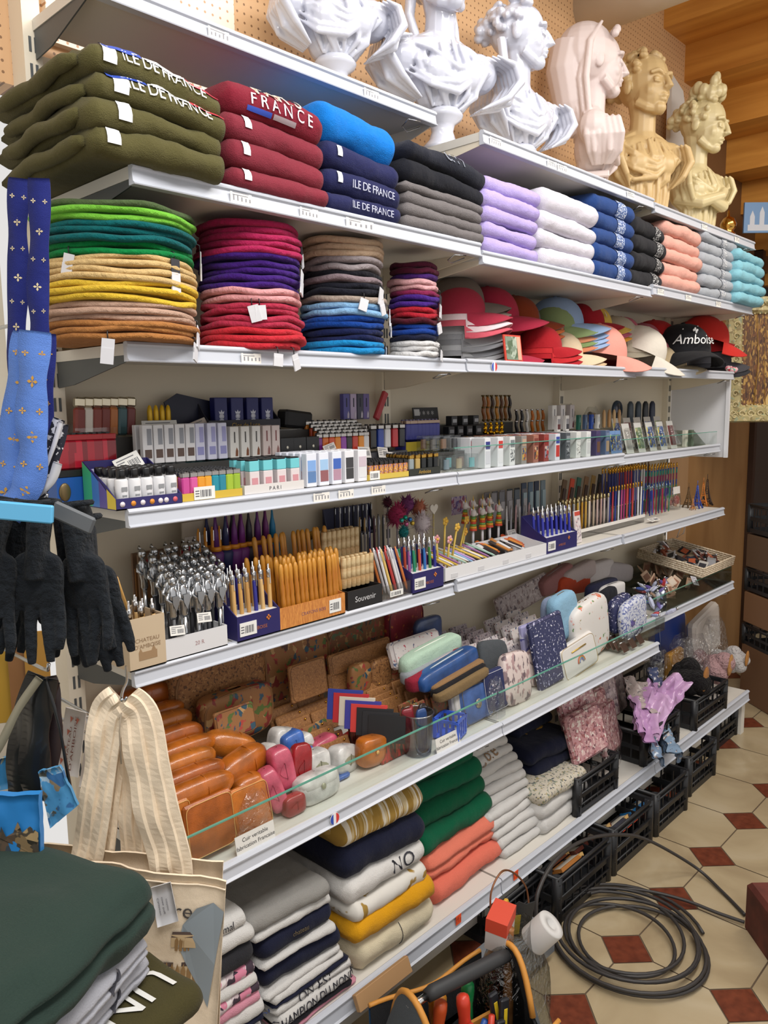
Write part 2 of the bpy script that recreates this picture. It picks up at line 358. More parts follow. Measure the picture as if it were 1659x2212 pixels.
def price_label(L, b, u, wpx=.06, col='#e9e6df', ink='#8a8a90', n=5, h=.02, orange=False):
    x0, x1, yf, z = LV[L][b]; x = xu(u, yf, z-.018); g = G(); y = yf-.0045
    g.box(-wpx/2, wpx/2, y, y+.001, -.03, -.03+h)
    R_ = random.Random(u)
    for k in range(n): q = -wpx*.38+k*wpx*.76/max(1, n-1); g.box(q, q+wpx*.06, y-.0004, y, -.025, -.025+h*R_.uniform(.25, .5), 1)
    for k in range(2): g.box(-wpx*.4, wpx*R_.uniform(0, .4), y-.0004, y, -.0185+k*.0045+h*.15, -.0172+k*.0045+h*.15, 1)
    mk('price_label', g, [P(col, .5), P(ink, .6)], RAILS[L, b], (x-x0, 0, 0), label='pale price label on the rail' if not orange else 'orange price sticker on the rail')
for L, b, u in (('A', 0, 470), ('A', 0, 800), ('B', 0, 518), ('B', 0, 665), ('C', 0, 540), ('D', 0, 692), ('D', 0, 745), ('D', 0, 815), ('A', 1, 1068), ('A', 1, 1190), ('A', 1, 1212), ('A', 1, 1360), ('A', 2, 1520), ('A', 2, 1590), ('B', 2, 1425), ('B', 2, 1485), ('B', 2, 1550)): price_label(L, b, u, .05)
price_label('B', 0, 775, .085)
for L, b, u in (('G', 0, 868), ('G', 0, 988)): price_label(L, b, u, .022, '#f0551f', '#7a1d10', 3, .026, True)
price_label('G', 1, 1112, .022, '#f0551f', '#7a1d10', 3, .026, True)
def sticker(L, b, u):                   # round tricolour sticker
    x0, x1, yf, z = LV[L][b]; x = xu(u, yf, z-.018); g = G(); y = yf-.005; r = .0135
    a = [(r*math.cos(k*PI/12), r*math.sin(k*PI/12)) for k in range(24)]
    g.prism(a, y, y+.001, 0)
    for s, m in ((-1, 1), (1, 2)):
        pts = [(r*.95*math.cos(q), r*.95*math.sin(q)) for q in [s*0+(PI if s < 0 else 0)+k*PI/14-PI/2*.78 for k in range(12)]]; g.prism(pts, y-.0005, y, m)
    mk('tricolour_sticker', g, [WHITE, P('#2f4fb0', .4), P('#d33a3a', .4)], RAILS[L, b], (x-x0, 0, -.017))
sticker('C', 1, 1065); sticker('F', 0, 720)
# glass fronts of the lighter and pouch shelves
def glass_front(L, b, ua, ub, hgt, nm):
    x0, x1, yf, z = LV[L][b]; a = max(x0+.004, xu(ua, yf, z)) if ua else x0+.004; e = min(x1-.004, xu(ub, yf, z)) if ub else x1-.004
    t = thing('glass_shelf_front', nm, 'glass front', (a, yf+.016, z))
    mk('pane', G().box(0, e-a, -.0025, .0025, .001, hgt-.0025), GLASS, t); mk('polished_edge', G().box(0, e-a, -.0026, .0026, hgt-.0025, hgt), GEDGE, t, label='green polished top edge')
glass_front('F', 0, None, None, .085, 'clear glass lip with green edge before the leather goods, first bay')
glass_front('F', 1, None, None, .085, 'clear glass lip before the pouches, middle bay')
glass_front('D', 1, None, None, .07, 'clear glass lip before the card packs, lighter level')
glass_front('D', 2, None, None, .06, 'low clear glass lip at the far end of the lighter level')
glass_front('E', 1, 990, 1200, .03, 'low clear glass lip before the loose pens tray')
glass_front('F', 2, None, None, .07, 'clear glass lip before the keyring bins, far bay')
# white plastic end sheet, grey board, pipe
t = mk('plastic_end_sheet', G().box(3.02, 3.026, -.3, -.02, 1.29, 1.66, 0, .002).box(3.008, 3.022, -.3, -.285, 1.29, 1.65), P('#dcdde2', .35), label='white plastic sheet closing the far end of the lighter level', cat='plastic sheet')
g = G(); g.prism([(2.86, 2.2), (3.2, 2.2), (3.2, 2.45), (3.14, 2.58), (3.13, 2.72), (3.06, 2.78), (2.98, 2.95), (2.86, 2.99)], -.045, -.025); mk('wall_plaque', g, P('#c9c6c2', .6), label='pale grey shaped board on the wall behind the cream busts', cat='board')
mk('ceiling_duct', G().tube([(2.2, -.9, 3.06), (2.22, 0.03, 3.06)], .09, 20), P('#cfc4b3', .6), label='beige round duct under the ceiling above the busts', cat='duct')
mk('ceiling_cable', G().tube([(1.80, -.3, 3.3), (1.80, -.3, 3.05), (1.84, -.29, 2.95), (1.93, -.3, 2.93), (2.03, -.3, 3.0), (2.1, -.25, 3.02)], .012, 8), BLACK, label='black cable looped beside the beige duct', cat='cable')
# ================================================================== folded garments
def gfn(w, d, h, seed, L=1, amp=.006, sag=0):
    r = h/2; q = r*PI/2
    def S(x, s, off=0):
        e = min(h*.42, .16*w); t = (abs(x)-(w/2-e))/e; tp = math.sqrt(max(0, 1-t**3)) if t > 0 else 1
        rr = r*max(tp, .22); ph = max(-PI/2, min(PI/2, s/r))
        y = r-r*math.cos(ph)+max(0, abs(s)-q); z = r+rr*math.sin(ph)
        for k in range(L-1):
            p0 = -1+2*(k+1)/L; y += .55*r*math.exp(-((math.sin(ph)-p0)/(.22/L))**2) if abs(s) < q*1.2 else 0
        y += (1-tp)*r*1.2
        a = amp*(nz(x*7+seed*7.3, s*12, seed)+.55*nz(x*19+seed, s*26, seed*3.1)+.3*nz(x*50, s*12+seed, 2))
        if s < -q: a *= .15
        return Vector((x, y-math.cos(ph)*(a+off), z+math.sin(ph)*(a+off)-sag*(x/w+.5)**2))
    return S, q
def garment_geo(w, d, h, seed, L=1, amp=.006, nx=26, sag=0):
    S, q = gfn(w, d, h, seed, L, amp, sag); r = h/2
    ss = [-(q+d-r)]+[-(q+(d-r)*k/5) for k in (3.2, 1.6, .5)]+[-q+2*q*k/18 for k in range(19)]+[q+(d-r)*k/7 for k in (.4, 1, 2, 3, 4, 5, 6)]+[q+d-r]
    g = G(); n = len(ss)
    g.grid(lambda a, b: S((a-.5)*w, ss[min(n-1, int(round(b*(n-1))))]), nx, n)
    m = len(g.v)-nx*n; g.f.append(tuple(range(0, n))); g.m.append(0); g.s.append(True); g.f.append(tuple(range((nx-1)*n, nx*n))[::-1]); g.m.append(0); g.s.append(True)
    for i in range(nx-1): g.f.append((i*n, i*n+n-1, (i+1)*n+n-1, (i+1)*n)); g.m.append(0); g.s.append(True)
    return g, S
def sticker_on(o, S, x, s, w, h, mat, name='price_sticker', a=0, off=.0025, cells=4):
    g = G(); g.grid(lambda p, q: S(x+rot2((p-.5)*w, (q-.5)*h, a)[0], s+rot2((p-.5)*w, (q-.5)*h, a)[1], off), cells, cells)
    return mk(name, g, mat, o)
def print_on(o, S, txt, x, s, size, mat, name='printed_lettering', a=0, off=.003):
    g = G(); lettering(g, txt, size, lambda p, q: S(x+rot2(p, q, a)[0], s+rot2(p, q, a)[1], off)); return mk(name, g, mat, o)
TAGW = P('#d9dade', .5)
PILE = {}
def pile(L, b, u0, u1, vtop, items, where, group=None, d=.37, yo=0, kind='sweatshirt', vbase=None, jit=.006, amp=.006, rz=0, name='folded_sweatshirt', uz=None, z0=None, sag=0, hs=None):
    """items bottom to top: (colour material, colour word, layers)"""
    x0_, x1_, yf, z = LV[L][b]; yf += yo; z = z if z0 is None else z0
    x0 = xu(u0, yf, z+.02); x1 = xu(u1, yf, z+.02); xc = (x0+x1)/2; wd = x1-x0
    top = zv(vtop, xc if uz is None else xu(uz, yf, z+.15), yf); n = len(items); H = top-z; out = []; zz = z+.001
    tot = sum(hs) if hs else n
    for k, (m, cw, ly) in enumerate(items):
        h = H*(hs[k] if hs else 1)/tot; R_ = random.Random(len(bpy.data.objects)*13+k)
        g, S = garment_geo(wd*R_.uniform(.96, 1.03), d*R_.uniform(.95, 1.0), h*1.04, R_.uniform(0, 90), ly, amp, sag=sag*(k+.5)/n)
        lb = f'{cw} folded {kind}, {lev(k, n)} of {where}'
        o = mk(name, g, m, None, (xc+R_.uniform(-jit, jit), yf+R_.uniform(-jit, jit*.5), zz), (0, 0, rz+R_.uniform(-.02, .02)), lb, kind.split()[-1], group or f'{kind}s of {where}')
        out.append((o, S, wd, h)); zz += h
    return out
OLIVE, BURG, BRB, NVY, BLK, GRY = FAB('#55502f'), FAB('#7e2c39'), FAB('#1173c8'), FAB('#23264f'), FAB('#1c1d24'), FAB('#6f6a6a')
p = pile('B', 0, 196, 488, 84, [(OLIVE, 'olive green', 1)]*4, 'the olive pile at the shelf end', d=.37, yo=-.03, jit=.012, amp=.011, uz=200, sag=.03)
BLUE_, RED_ = P('#2b48a8', .6), P('#c43240', .6)
for k, (o, S, wd, h) in enumerate(p):
    r = h*PI/4; sticker_on(o, S, -wd*.36+.012*((k*2) % 3), h*.12, .024, .026, TAGW)
    mk('folded_sleeve', G().tube([(-wd/2-.004+.004*math.sin(j*.9+k), .035+.033*j, h*(.42+.06*math.sin(j*1.3+k*2))) for j in range(10)], [h*.2]+[h*(.33+.03*math.sin(j*2+k)) for j in range(8)]+[h*.24], 10), OLIVE, o)
    if k in (2, 3):
        for x, m in ((-.07, BLUE_), (.01, P('#e6e6e6', .6)), (.085, RED_)): sticker_on(o, S, x+(.0), r*.62, .07, .014, m, 'tricolour_band', cells=7)
        print_on(o, S, 'ILE DE FRANCE', .01, r*.26, .024, P('#dcdcdc', .7))
p = pile('B', 0, 500, 714, 172, [(BURG, 'burgundy', 1)]*3+[(FAB('#7c2030'), 'printed burgundy', 1)], 'the burgundy pile', d=.34, sag=.02, yo=-.008, amp=.006, uz=520, hs=[.7, 1, 1, 1.15])
for k, (o, S, wd, h) in enumerate(p[:3]): sticker_on(o, S, -wd*(.36-.02*k), h*.2, .017, .024, TAGW)
o, S, wd, h = p[3]; r = h*PI/4
print_on(o, S, 'PARIS', .0, r*.6, .045, P('#d8c9b4', .7)); print_on(o, S, 'F R A N C E', .005, r*.02, .03, P('#dfdfe4', .7))
for x, m in ((-.05, BLUE_), (.01, P('#9d8d92', .6))): sticker_on(o, S, x, -r*.36, .055, .009, m, 'tricolour_band', cells=6)
p = pile('B', 0, 705, 873, 212, [(NVY, 'navy', 1)]*3+[(BRB, 'bright blue', 1)], 'the navy and blue pile', d=.34, sag=.02, amp=.006, hs=[.75, 1, 1.1, 1.75], uz=720)
for k, (o, S, wd, h) in enumerate(p[:3]):
    if k: sticker_on(o, S, -wd*.33, h*.15, .014, .02, TAGW)
    if k < 2: print_on(o, S, 'ILE DE FRANCE', .02, h*.0, .02, P('#b9bccf', .7))
p = pile('B', 0, 880, 1052, 305, [(GRY, 'dark grey', 1)]*4+[(BLK, 'black', 1), (FAB('#22242e'), 'black printed', 1)], 'the black and grey pile', d=.34, sag=.02, amp=.006, hs=[.8, .8, .8, .8, 1.3, 1.3], uz=900)
o, S, wd, h = p[5]; print_on(o, S, 'CITY', .02, h*.35, .04, P('#7d828f', .7))
p = pile('B', 1, 1050, 1168, 393, [(FAB('#b3a2da'), 'lilac', 1)]*5, 'the lilac pile', d=.33, sag=.012, amp=.007)
p = pile('B', 1, 1172, 1292, 420, [(FAB('#d6d2dc', mott=.05), 'white', 1)]*4, 'the white pile', d=.33, sag=.012, amp=.006, hs=[1, .9, 1, 1.3])
LACE = PAT('#33508a', ['#cfd5e2', '#9fb0d0'], 220, .5, .8)
def band(o, S, x, w, h, m, nm='printed_band'): sticker_on(o, S, x, h*.1, w, h*1.15, m, nm, cells=9)
p = pile('B', 1, 1286, 1372, 430, [(FAB('#2b4780'), 'royal blue', 1)]*5, 'the blue lettered pile', d=.33, sag=.012, amp=.007)
for o, S, wd, h in p: band(o, S, wd*.12, .06, h, LACE)
p = pile('B', 1, 1366, 1438, 478, [(FAB('#26262a'), 'black', 1)]*4, 'the black lettered pile', d=.33, sag=.012, amp=.007)
for o, S, wd, h in p: band(o, S, wd*.22, .045, h, PAT('#26262a', ['#c7c7c7'], 240, .35, .8))
p = pile('B', 2, 1436, 1513, 488, [(FAB('#dea597'), 'peach pink', 1)]*5, 'the peach pile', d=.33, sag=.012, amp=.008)
p = pile('B', 2, 1515, 1593, 508, [(FAB('#a6abb3'), 'pale grey', 1)]*6, 'the pale grey pile', d=.33, sag=.012, amp=.007)
for o, S, wd, h in p: band(o, S, wd*.08, .05, h, PAT('#a6abb3', ['#5d6478', '#e0e0e0'], 200, .4, .8))
p = pile('B', 2, 1598, 1652, 546, [(FAB('#84bccb'), 'turquoise', 1)]*5, 'the turquoise pile', d=.33, sag=.012, yo=-.035, amp=.009, kind='sweatshirt')
# ================================================================== berets
def beret_mesh(r, th, seed):
    g = G(); pr = [(1e-4, 0), (r*.8, 0), (r-th*.4, .0005), (r-th*.06, th*.22), (r, th*.5), (r-th*.08, th*.8), (r-th*.45, th), (r*.75, th*1.02), (1e-4, th*1.02)]
    n = 44; V = []
    for q, z in pr:
        for k in range(n):
            a = 2*PI*k/n; f = 1+.036*nz(math.cos(a)*1.3+seed, math.sin(a)*1.3, seed*2)+.01*nz(math.cos(a)*5, math.sin(a)*5+seed)
            dz = .0075*nz(math.cos(a)*1.5+seed*3, math.sin(a)*1.5, 1)*q/r
            V.append((q*f*math.cos(a), q*f*math.sin(a), z+dz))
    F = [(i*n+k, i*n+(k+1) % n, (i+1)*n+(k+1) % n, (i+1)*n+k) for i in range(len(pr)-1) for k in range(n)]
    g.add(V, F, 0, True); g.tube([(0, 0, th), (.001, 0, th+.006)], .002, 5); return g
def round_pile(u0, u1, yfront, z):
    r = .13
    for _ in range(8):
        y = yfront+r; c = on((u0+u1)/2, 800, y=y); zd = (Vector((xu((u0+u1)/2, y, z), y, z))-CAM).dot(FW); r = .5*(u1-u0)*zd/FPX*.985
    return xu((u0+u1)/2, y, z), y, r
def swing_tag(o, r, ang, drop, zc, dark=False):
    g = G(); a = math.radians(ang); p0 = Vector((math.cos(a)*(r-.01), math.sin(a)*(r-.01), zc)); p1 = Vector((math.cos(a)*(r+.004), math.sin(a)*(r+.004), zc-.006))
    g.tube([p0, p1, p1+Vector((0, -.001, -.012))], .0012, 5, 1)
    M = Matrix.Translation(p1+Vector((0, -.003, -.012)))@Rz(a+PI/2)@Ry(.35*math.sin(ang*7+zc*900))
    g.box(-.011, .011, -.0008, .0008, -drop, .0, 2 if dark else 0, M=M); g.box(-.011, .011, -.0016, .0012, -drop-.014, -drop*.55, 0, M=M)
    mk('swing_tag', g, [P('#d2d2d6', .5), BLACK, P('#2c2d33', .5)], o, label='white swing tag on a cord')
def beret_pile(u0, u1, vt, vb, spec, where, ov=.03, tags={}):
    z = LV['C'][0][3] if u1 < 1000 else LV['C'][1][3]; yf = LV['C'][0][2]; x, y, r = round_pile(u0, u1, yf-ov, z+.1)
    H = zv(vt, x, y-r)-z-.002; n = sum(c for c, _, _ in spec); th = H/n; zz = z+.001; i = 0
    for cnt, cw, m in spec:
        for k in range(cnt):
            s = random.Random(hash((u0, i)) & 255).uniform(0, 50); j = random.Random(i*7+u0)
            rr = r*(1.0+.03*math.sin(i*.5+u0))*j.uniform(.955, 1.03)
            lb = f'{cw} felt beret, {lev(k, cnt)} of its colour in the {where}' if cnt > 1 else f'{cw} felt beret, the only one in the {where}'
            o = mk('felt_beret', beret_mesh(rr, th*1.03, s), m, None, (x+j.uniform(-.005, .005), y+j.uniform(-.004, .002), zz), (j.uniform(-.014, .014), j.uniform(-.014, .014), 0), lb, 'beret', 'berets of the '+where)
            for t in tags.get(i, []): swing_tag(o, rr, t[0], t[1], th*.6, t[2] if len(t) > 2 else False)
            zz += th; i += 1
def F_(c): return FAB(c, 120, .55, .13, 60)
beret_pile(92, 425, 437, 770, [(3, 'caramel brown', F_('#a9723f')), (3, 'dusty taupe', F_('#bb9a86')), (3, 'sunflower yellow', F_('#d6b238')), (4, 'sand beige', F_('#cdae78')), (2, 'emerald green', F_('#067a3c')), (3, 'dark teal', F_('#075a5c')), (2, 'lime green', F_('#72b83c')), (1, 'moss green', F_('#4a5c38'))],
           'leftmost beret stack', .05, {1: [(232, .03), (310, .02)], 14: [(205, .03), (285, .045, True)], 17: [(330, .04)], 4: [(318, .03)]})
beret_pile(428, 652, 478, 760, [(3, 'bright red', F_('#c02a36')), (4, 'rose red', F_('#ad2e48')), (2, 'pale pink', F_('#dc9a9c')), (5, 'deep purple', F_('#3f1c72')), (5, 'magenta', F_('#a82352'))],
           'second beret stack', .03, {0: [(285, .02), (262, .012)], 7: [(232, .02), (240, .015)], 13: [(308, .04)], 17: [(312, .03, True)]})
beret_pile(646, 832, 513, 765, [(2, 'azure blue', F_('#1b86c4')), (2, 'midnight navy', F_('#17204a')), (2, 'royal blue', F_('#123f8e')), (2, 'sky blue', F_('#83aed4')), (1, 'putty', F_('#a39488')), (2, 'charcoal black', F_('#1b1c26')), (1, 'mauve grey', F_('#85757a')), (1, 'jet black', F_('#15151c')), (2, 'dove grey', F_('#948a8c')), (3, 'biscuit beige', F_('#c9ad92'))],
           'third beret stack', .02, {9: [(285, .02), (255, .014)], 8: [(315, .03)], 11: [(290, .028)], 6: [(318, .02)], 2: [(320, .03)]})
beret_pile(838, 948, 565, 772, [(3, 'off white', F_('#d3d2d2')), (1, 'ink navy', F_('#1c2038')), (2, 'cobalt blue', F_('#173c8c')), (1, 'wine red', F_('#4d1524')), (2, 'cherry red', F_('#a81f2e')), (2, 'violet', F_('#43217a')), (1, 'raspberry', F_('#7d1f48')), (2, 'blush pink', F_('#d8a3a6')), (1, 'plum purple', F_('#4a2570')), (2, 'burgundy', F_('#571b33'))],
           'small stack beside the hats', .01, {12: [(300, .045, True)], 7: [(285, .014)], 2: [(300, .014)]})
# ================================================================== baseball hats
def hat_geo(r=.085, hh=1.12, droop=.6):
    cr = G(); nn = 28
    def dome(a, b):
        th = 2*PI*a; ph = b*PI/2; k = 1+.012*abs(math.sin(3*th)); rr = r*math.cos(ph)**.8*k if b < 1 else 1e-4
        fx = 1.12 if math.cos(th) > 0 else 1.05
        return (rr*math.cos(th)*fx, rr*math.sin(th), r*hh*math.sin(ph)**.95)
    cr.grid(dome, nn, 10, 0, cu=True)
    br = G()
    def bf(off):
        def f(a, b):
            th = (a-.5)*2*1.18; e = r*1.1; L = .003+.084*(1-(abs(a-.5)*2)**2.6)
            x = e*math.cos(th)*1.0+L*b*math.cos(th*.55); y = r*math.sin(th)*1.02+L*b*math.sin(th*.55)*.5
            return (x, y, .008-droop*.028*b*b-(abs(y)/r)**2*.040*(.35+b)*droop+off)
        return f
    br.grid(bf(0), 17, 7); br.grid(bf(-.0035), 17, 7, 1)
    br.tube([bf(-.0018)(i/16, 1) for i in range(17)], .0026, 6, 0)
    return cr, br
HG = hat_geo()
HB = G().ball((0, 0, .085*1.12), (.0075, .0075, .004), 8)
HE = G()
for a in range(6): t = PI/6+a*PI/3; HE.ball((.0925*.62*math.cos(t)*1.1, .0925*.62*math.sin(t), .0815), .0022, 5)
HM = [mesh('crown', HG[0], [WHITE]), mesh('brim', HG[1], [WHITE, WHITE]), mesh('button', HB, [WHITE])]
def hat(u, v, y, col, label, sc=1, yaw=-52, tilt=(0, 0), col2=None, colb=None, emb=None, z=None, group=None, st=None):
    y = min(y+.03, -.10); zz = zC+(z-zC)*1.45+.004; sc *= 1.08; x = xu(u, y, zz)
    t = thing('baseball_hat', label, 'hat', (x, y, zz), (math.radians(tilt[0]), math.radians(tilt[1]), math.radians(yaw)), group); t.scale = (sc,)*3
    m = FAB(col, 120, .3, .08, 20); mb = FAB(colb, 120, .3, .08, 20) if colb else m; mu = FAB(col2, 120, .3) if col2 else m
    for me, nm, ms in zip(HM, ('crown', 'brim', 'button'), ((m,), (mb, mu), (m,))):
        o = bpy.data.objects.new(nm, me.copy()); COL.objects.link(o); o.parent = t
        for i, q in enumerate(ms): o.data.materials[i] = q
    if emb:
        g = G(); r = .097
        def fn(p, q): a = p/r; zq = .042+q; k = math.cos(math.asin(min(.99, zq/.0965)))**.8; return (r*1.14*math.cos(a)*k+.001, r*1.02*math.sin(a)*k, zq)
        lettering(g, emb, .042, lambda p, q: fn(p+.28*q, q))
        mk('embroidered_lettering', g, P('#d9d9d9', .6), t)
        if st:
            for (a, b, rr) in ((0, .032, .004), (-.008, .029, .003), (.008, .029, .003), (0, .024, .0035)): g2 = G().ball(fn(a, b), (.002, rr, .006 if a == 0 else .004), 6); mk('fleur_de_lis_petal', g2, P('#dcdcdc', .6), t)
            g3 = G()
            for p, q in ((-.05, .033), (.03, .042)): g3.ball(fn(p, q), .0025, 6)
            mk('metal_eyelets', g3, P('#cfcfd4', .3, .6), t)
    return t
zC = LV['C'][1][3]
def hats(u, v, y, n, cols, desc, where, dz=.012, sc=1, yaw=-52, adv=.012, tilt=(0, 0), z=None, col2=None):
    for k in range(n):
        c = cols[k % len(cols)]; q = math.radians(yaw)
        hat(u, v, y, c, f'{desc} baseball hat nested {lev(k, n)} in {where}', sc, yaw+(k % 3-1)*3, tilt, col2, None, None, (zC if z is None else z)+.012+dz*k, f'hats nested in {where}')
        bpy.context.scene  # keep order
hats(985, 0, -.165, 5, ['#85868a', '#9a9b9e', '#77787c'], 'grey', 'the grey pile beside the white berets', .011, .86, -62)
hats(990, 0, -.19, 3, ['#c95a68', '#e3ccd0', '#a83246'], 'pink and white', 'the pink brim pile above grey hats', .012, .82, -60, z=zC+.058)
hats(985, 0, -.16, 2, ['#8d7f74', '#6e645c'], 'taupe', 'the taupe pile under the shelf', .014, .85, -50, z=zC+.092)
hat(1056, 0, -.16, '#a72b41', 'raspberry red baseball hat standing low behind the small framed picture', .9, -48, z=zC+.015)
hat(1052, 0, -.15, '#a92c44', 'large raspberry baseball hat topping the red hats beside the taupe ones', 1.0, -50, z=zC+.098)
hats(1108, 0, -.13, 3, ['#a2512b', '#b4602f', '#8c3f22'], 'rust orange', 'the rust pile behind the framed picture', .013, .88, -50, z=zC+.062)
hat(1112, 0, -.10, '#6a6260', 'dark grey baseball hat on top of the rust orange hats', .85, -50, z=zC+.098)
hats(1165, 0, -.24, 3, ['#a51f27', '#b92a2e'], 'scarlet', 'the scarlet pile right of framed picture', .012, .72, -45, z=zC)
hats(1205, 0, -.20, 2, ['#cbb08c', '#d8c3a4'], 'sand beige', 'the sand pile behind the peach hat', .012, .85, -50)
hats(1195, 0, -.16, 4, ['#c97f5c', '#7f9460', '#cf8c68', '#86996a'], 'sage green or apricot', 'the green pile', .012, .85, -52, z=zC+.045)
hats(1198, 0, -.15, 4, ['#8ea5c6', '#93abcd', '#89a0c2', '#90a9cc'], 'light blue', 'the light blue pile', .012, 1.0, -52, z=zC+.052)
hat(1258, 0, -.09, '#a8242f', 'red and white baseball hat lying behind the light blue hats', .8, -50, (0, 0), z=zC+.115, emb='Amb')
hats(1275, 0, -.13, 3, ['#d99a3a', '#c2637c', '#e0c05a'], 'yellow or pink', 'the bright pile behind the peach hat', .012, .8, -50, z=zC+.075)
hat(1285, 0, -.24, '#e59b8d', 'peach pink baseball hat at the shelf edge below the light blue pile', 1.1, -38, (0, 8), z=zC+.03, col2='#b0404a')
hats(1322, 0, -.15, 2, ['#aaa28f', '#b6ae9c'], 'khaki', 'the khaki pile behind the cream hat', .014, 1, -50, z=zC+.05)
hat(1378, 0, -.23, '#d9d2c6', 'cream baseball hat pitched down beside the black lettered hat', 1.05, -45, (0, 22), z=zC+.045)
hat(1340, 0, -.08, '#c26677', 'dusky pink baseball hat under the black lettered sweaters', .75, -50, z=zC+.098)
hat(1385, 0, -.09, '#b8626e', 'small salmon baseball hat behind the cream hat', .8, -50, z=zC+.085)
hat(1410, 0, -.12, '#bf2a2c', 'red baseball hat with eyelets behind the cream hat', 1.0, -50, z=zC+.085)
hat(1432, 0, -.21, '#c0ad8c', 'tan baseball hat tucked below the black lettered hat', .9, -55, z=zC+.012)
hat(1472, 0, -.25, '#232326', 'black baseball hat embroidered Amboise with a lily', 1.25, -130, (0, 2), z=LV['C'][2][3]+.045, emb='Amboise', st=True)
hat(1493, 0, -.14, '#9a1f22', 'dark red baseball hat behind the black lettered hat', 1.0, -50, z=zC+.10)
hat(1517, 0, -.20, '#c8332c', 'bright red baseball hat on the end beside the painting', 1.15, -35, (0, 12), z=LV['C'][2][3]+.095)
hats(1530, 0, -.20, 2, ['#333338', '#47474c'], 'charcoal', 'the charcoal pair under the bright red hat', .014, 1, -40, z=LV['C'][2][3]+.0)
g = G(); R_ = random.Random(4)
for k in range(7): a = k*.9; g.ball((.018*math.cos(a), .014*math.sin(a), .014+.006*math.sin(k)), (.02, .014, .012), 8)
mk('hair_scrunchie', g, PAT('#d9a0a8', ['#c23a52', '#5f9a86', '#e8d6d0'], 90, .5), None, (xu(1580, -.29, 1.68), -.29, 1.681), None, 'pink flowered hair scrunchie at the end of the hat shelf', 'scrunchie')
# small framed card
t = thing('picture_card', 'small red bordered picture card leaning before the raspberry hat', 'picture card', (xu(1118, -.335, 1.72), -.325, zC+.001), (math.radians(-8), 0, math.radians(-4)))
mk('border', G().box(-.04, .04, 0, .004, 0, .078), P('#c8402f', .5), t); mk('photo', G().box(-.034, .034, -.001, 0, .005, .073), PAT('#7b8a78', ['#a7b3a2', '#55684f', '#b9bfb0'], 45, .55, .35), t)
mk('side_strip', G().box(.018, .034, -.002, -.001, .005, .073), P('#d9a48c', .5), t)
# ================================================================== small goods: kinds, rows and trays
KIND = {}
def kind(nm, *parts): KIND[nm] = parts
MC = {}; OWNER = {'clip': 'metal_top', 'snap': 'flap', 'clasp': 'body', 'label_print': 'body', 'printed_mark': 'body', 'inner_picture': 'block', 'shield_and_sword': 'knight_figure', 'bolster': 'handle', 'zip_pull': 'zip', 'snap_button': 'flap', 'flap_seam': 'case', 'stitched_edge': 'body', 'gold_print': 'body', 'piping': 'body', 'ferrule': 'shaft'}
def inst(nm, mats, loc, rot=(0, 0, 0), label=None, cat=None, group=None, sc=1, name=None):
    ps = KIND[nm]; root = None; done = {}
    if len(ps) > 1: root = thing(name or nm, label, cat, loc, rot, group); root.scale = (sc,)*3 if not isinstance(sc, tuple) else sc
    for pn, g, ix in ps:
        ms = [mats[i] for i in ix]; k = (nm, pn, tuple(m.name for m in ms))
        if k not in MC: MC[k] = mesh(pn, g, ms)
        if root is None:
            o = mk(name or nm, MC[k], None, None, loc, rot, label, cat, group); o.scale = (sc,)*3 if not isinstance(sc, tuple) else sc; return o
        done[pn] = mk(pn, MC[k], None, done.get(OWNER.get(pn), root))
    return root
def block(nm, mats, L, b, u0, u1, y, n, rows=1, dy=.02, z=0, desc='', where='', cat='', group=None, yaw=0, tilt=0, lean=0, jit=.001, sc=1, name=None, dz=0, seed=1):
    """a row (or rows, going back from y) of the same thing between columns u0 and u1 of the photo"""
    zd = LV[L][b][3]+.0008+z; xa, xb = xu(u0, y, zd), xu(u1, y, zd); R_ = random.Random(seed*91+int(u0)); st = (xb-xa)/n; out = []
    for r in range(rows):
        for i in range(n):
            m = mats(i, r) if callable(mats) else mats
            dsc = desc(i, r) if callable(desc) else desc
            lb = f'{dsc}, {nth(i, n)} {"front one in" if rows > 1 else "in"} {where}' if r == 0 else f'{dsc}, {nth(i, n)} in {ORD[r]} row of {where}' if n*rows <= 40 else f'{dsc} behind the front of {where}'
            if len(lb.split()) > 16: lb = lb.replace(' front one in ', ' front ').replace(' in the ', ' ').replace(' of the ', ' ').replace(' from left', ' along').replace(' with ', ' ')
            if n == 1 and rows == 1: lb = f'{dsc} {where}'
            out.append(inst(nm, m, (xa+st*(i+.5)+R_.uniform(-jit, jit), y+r*dy+R_.uniform(-jit, jit), zd+r*dz), (math.radians(tilt+R_.uniform(-1, 1)*jit*400), math.radians(lean+R_.uniform(-1, 1)*jit*500), math.radians(yaw)), lb, cat, group or f'{cat}{"es" if cat[-1] == "x" else "s"} of {where}', sc, name))
    return out
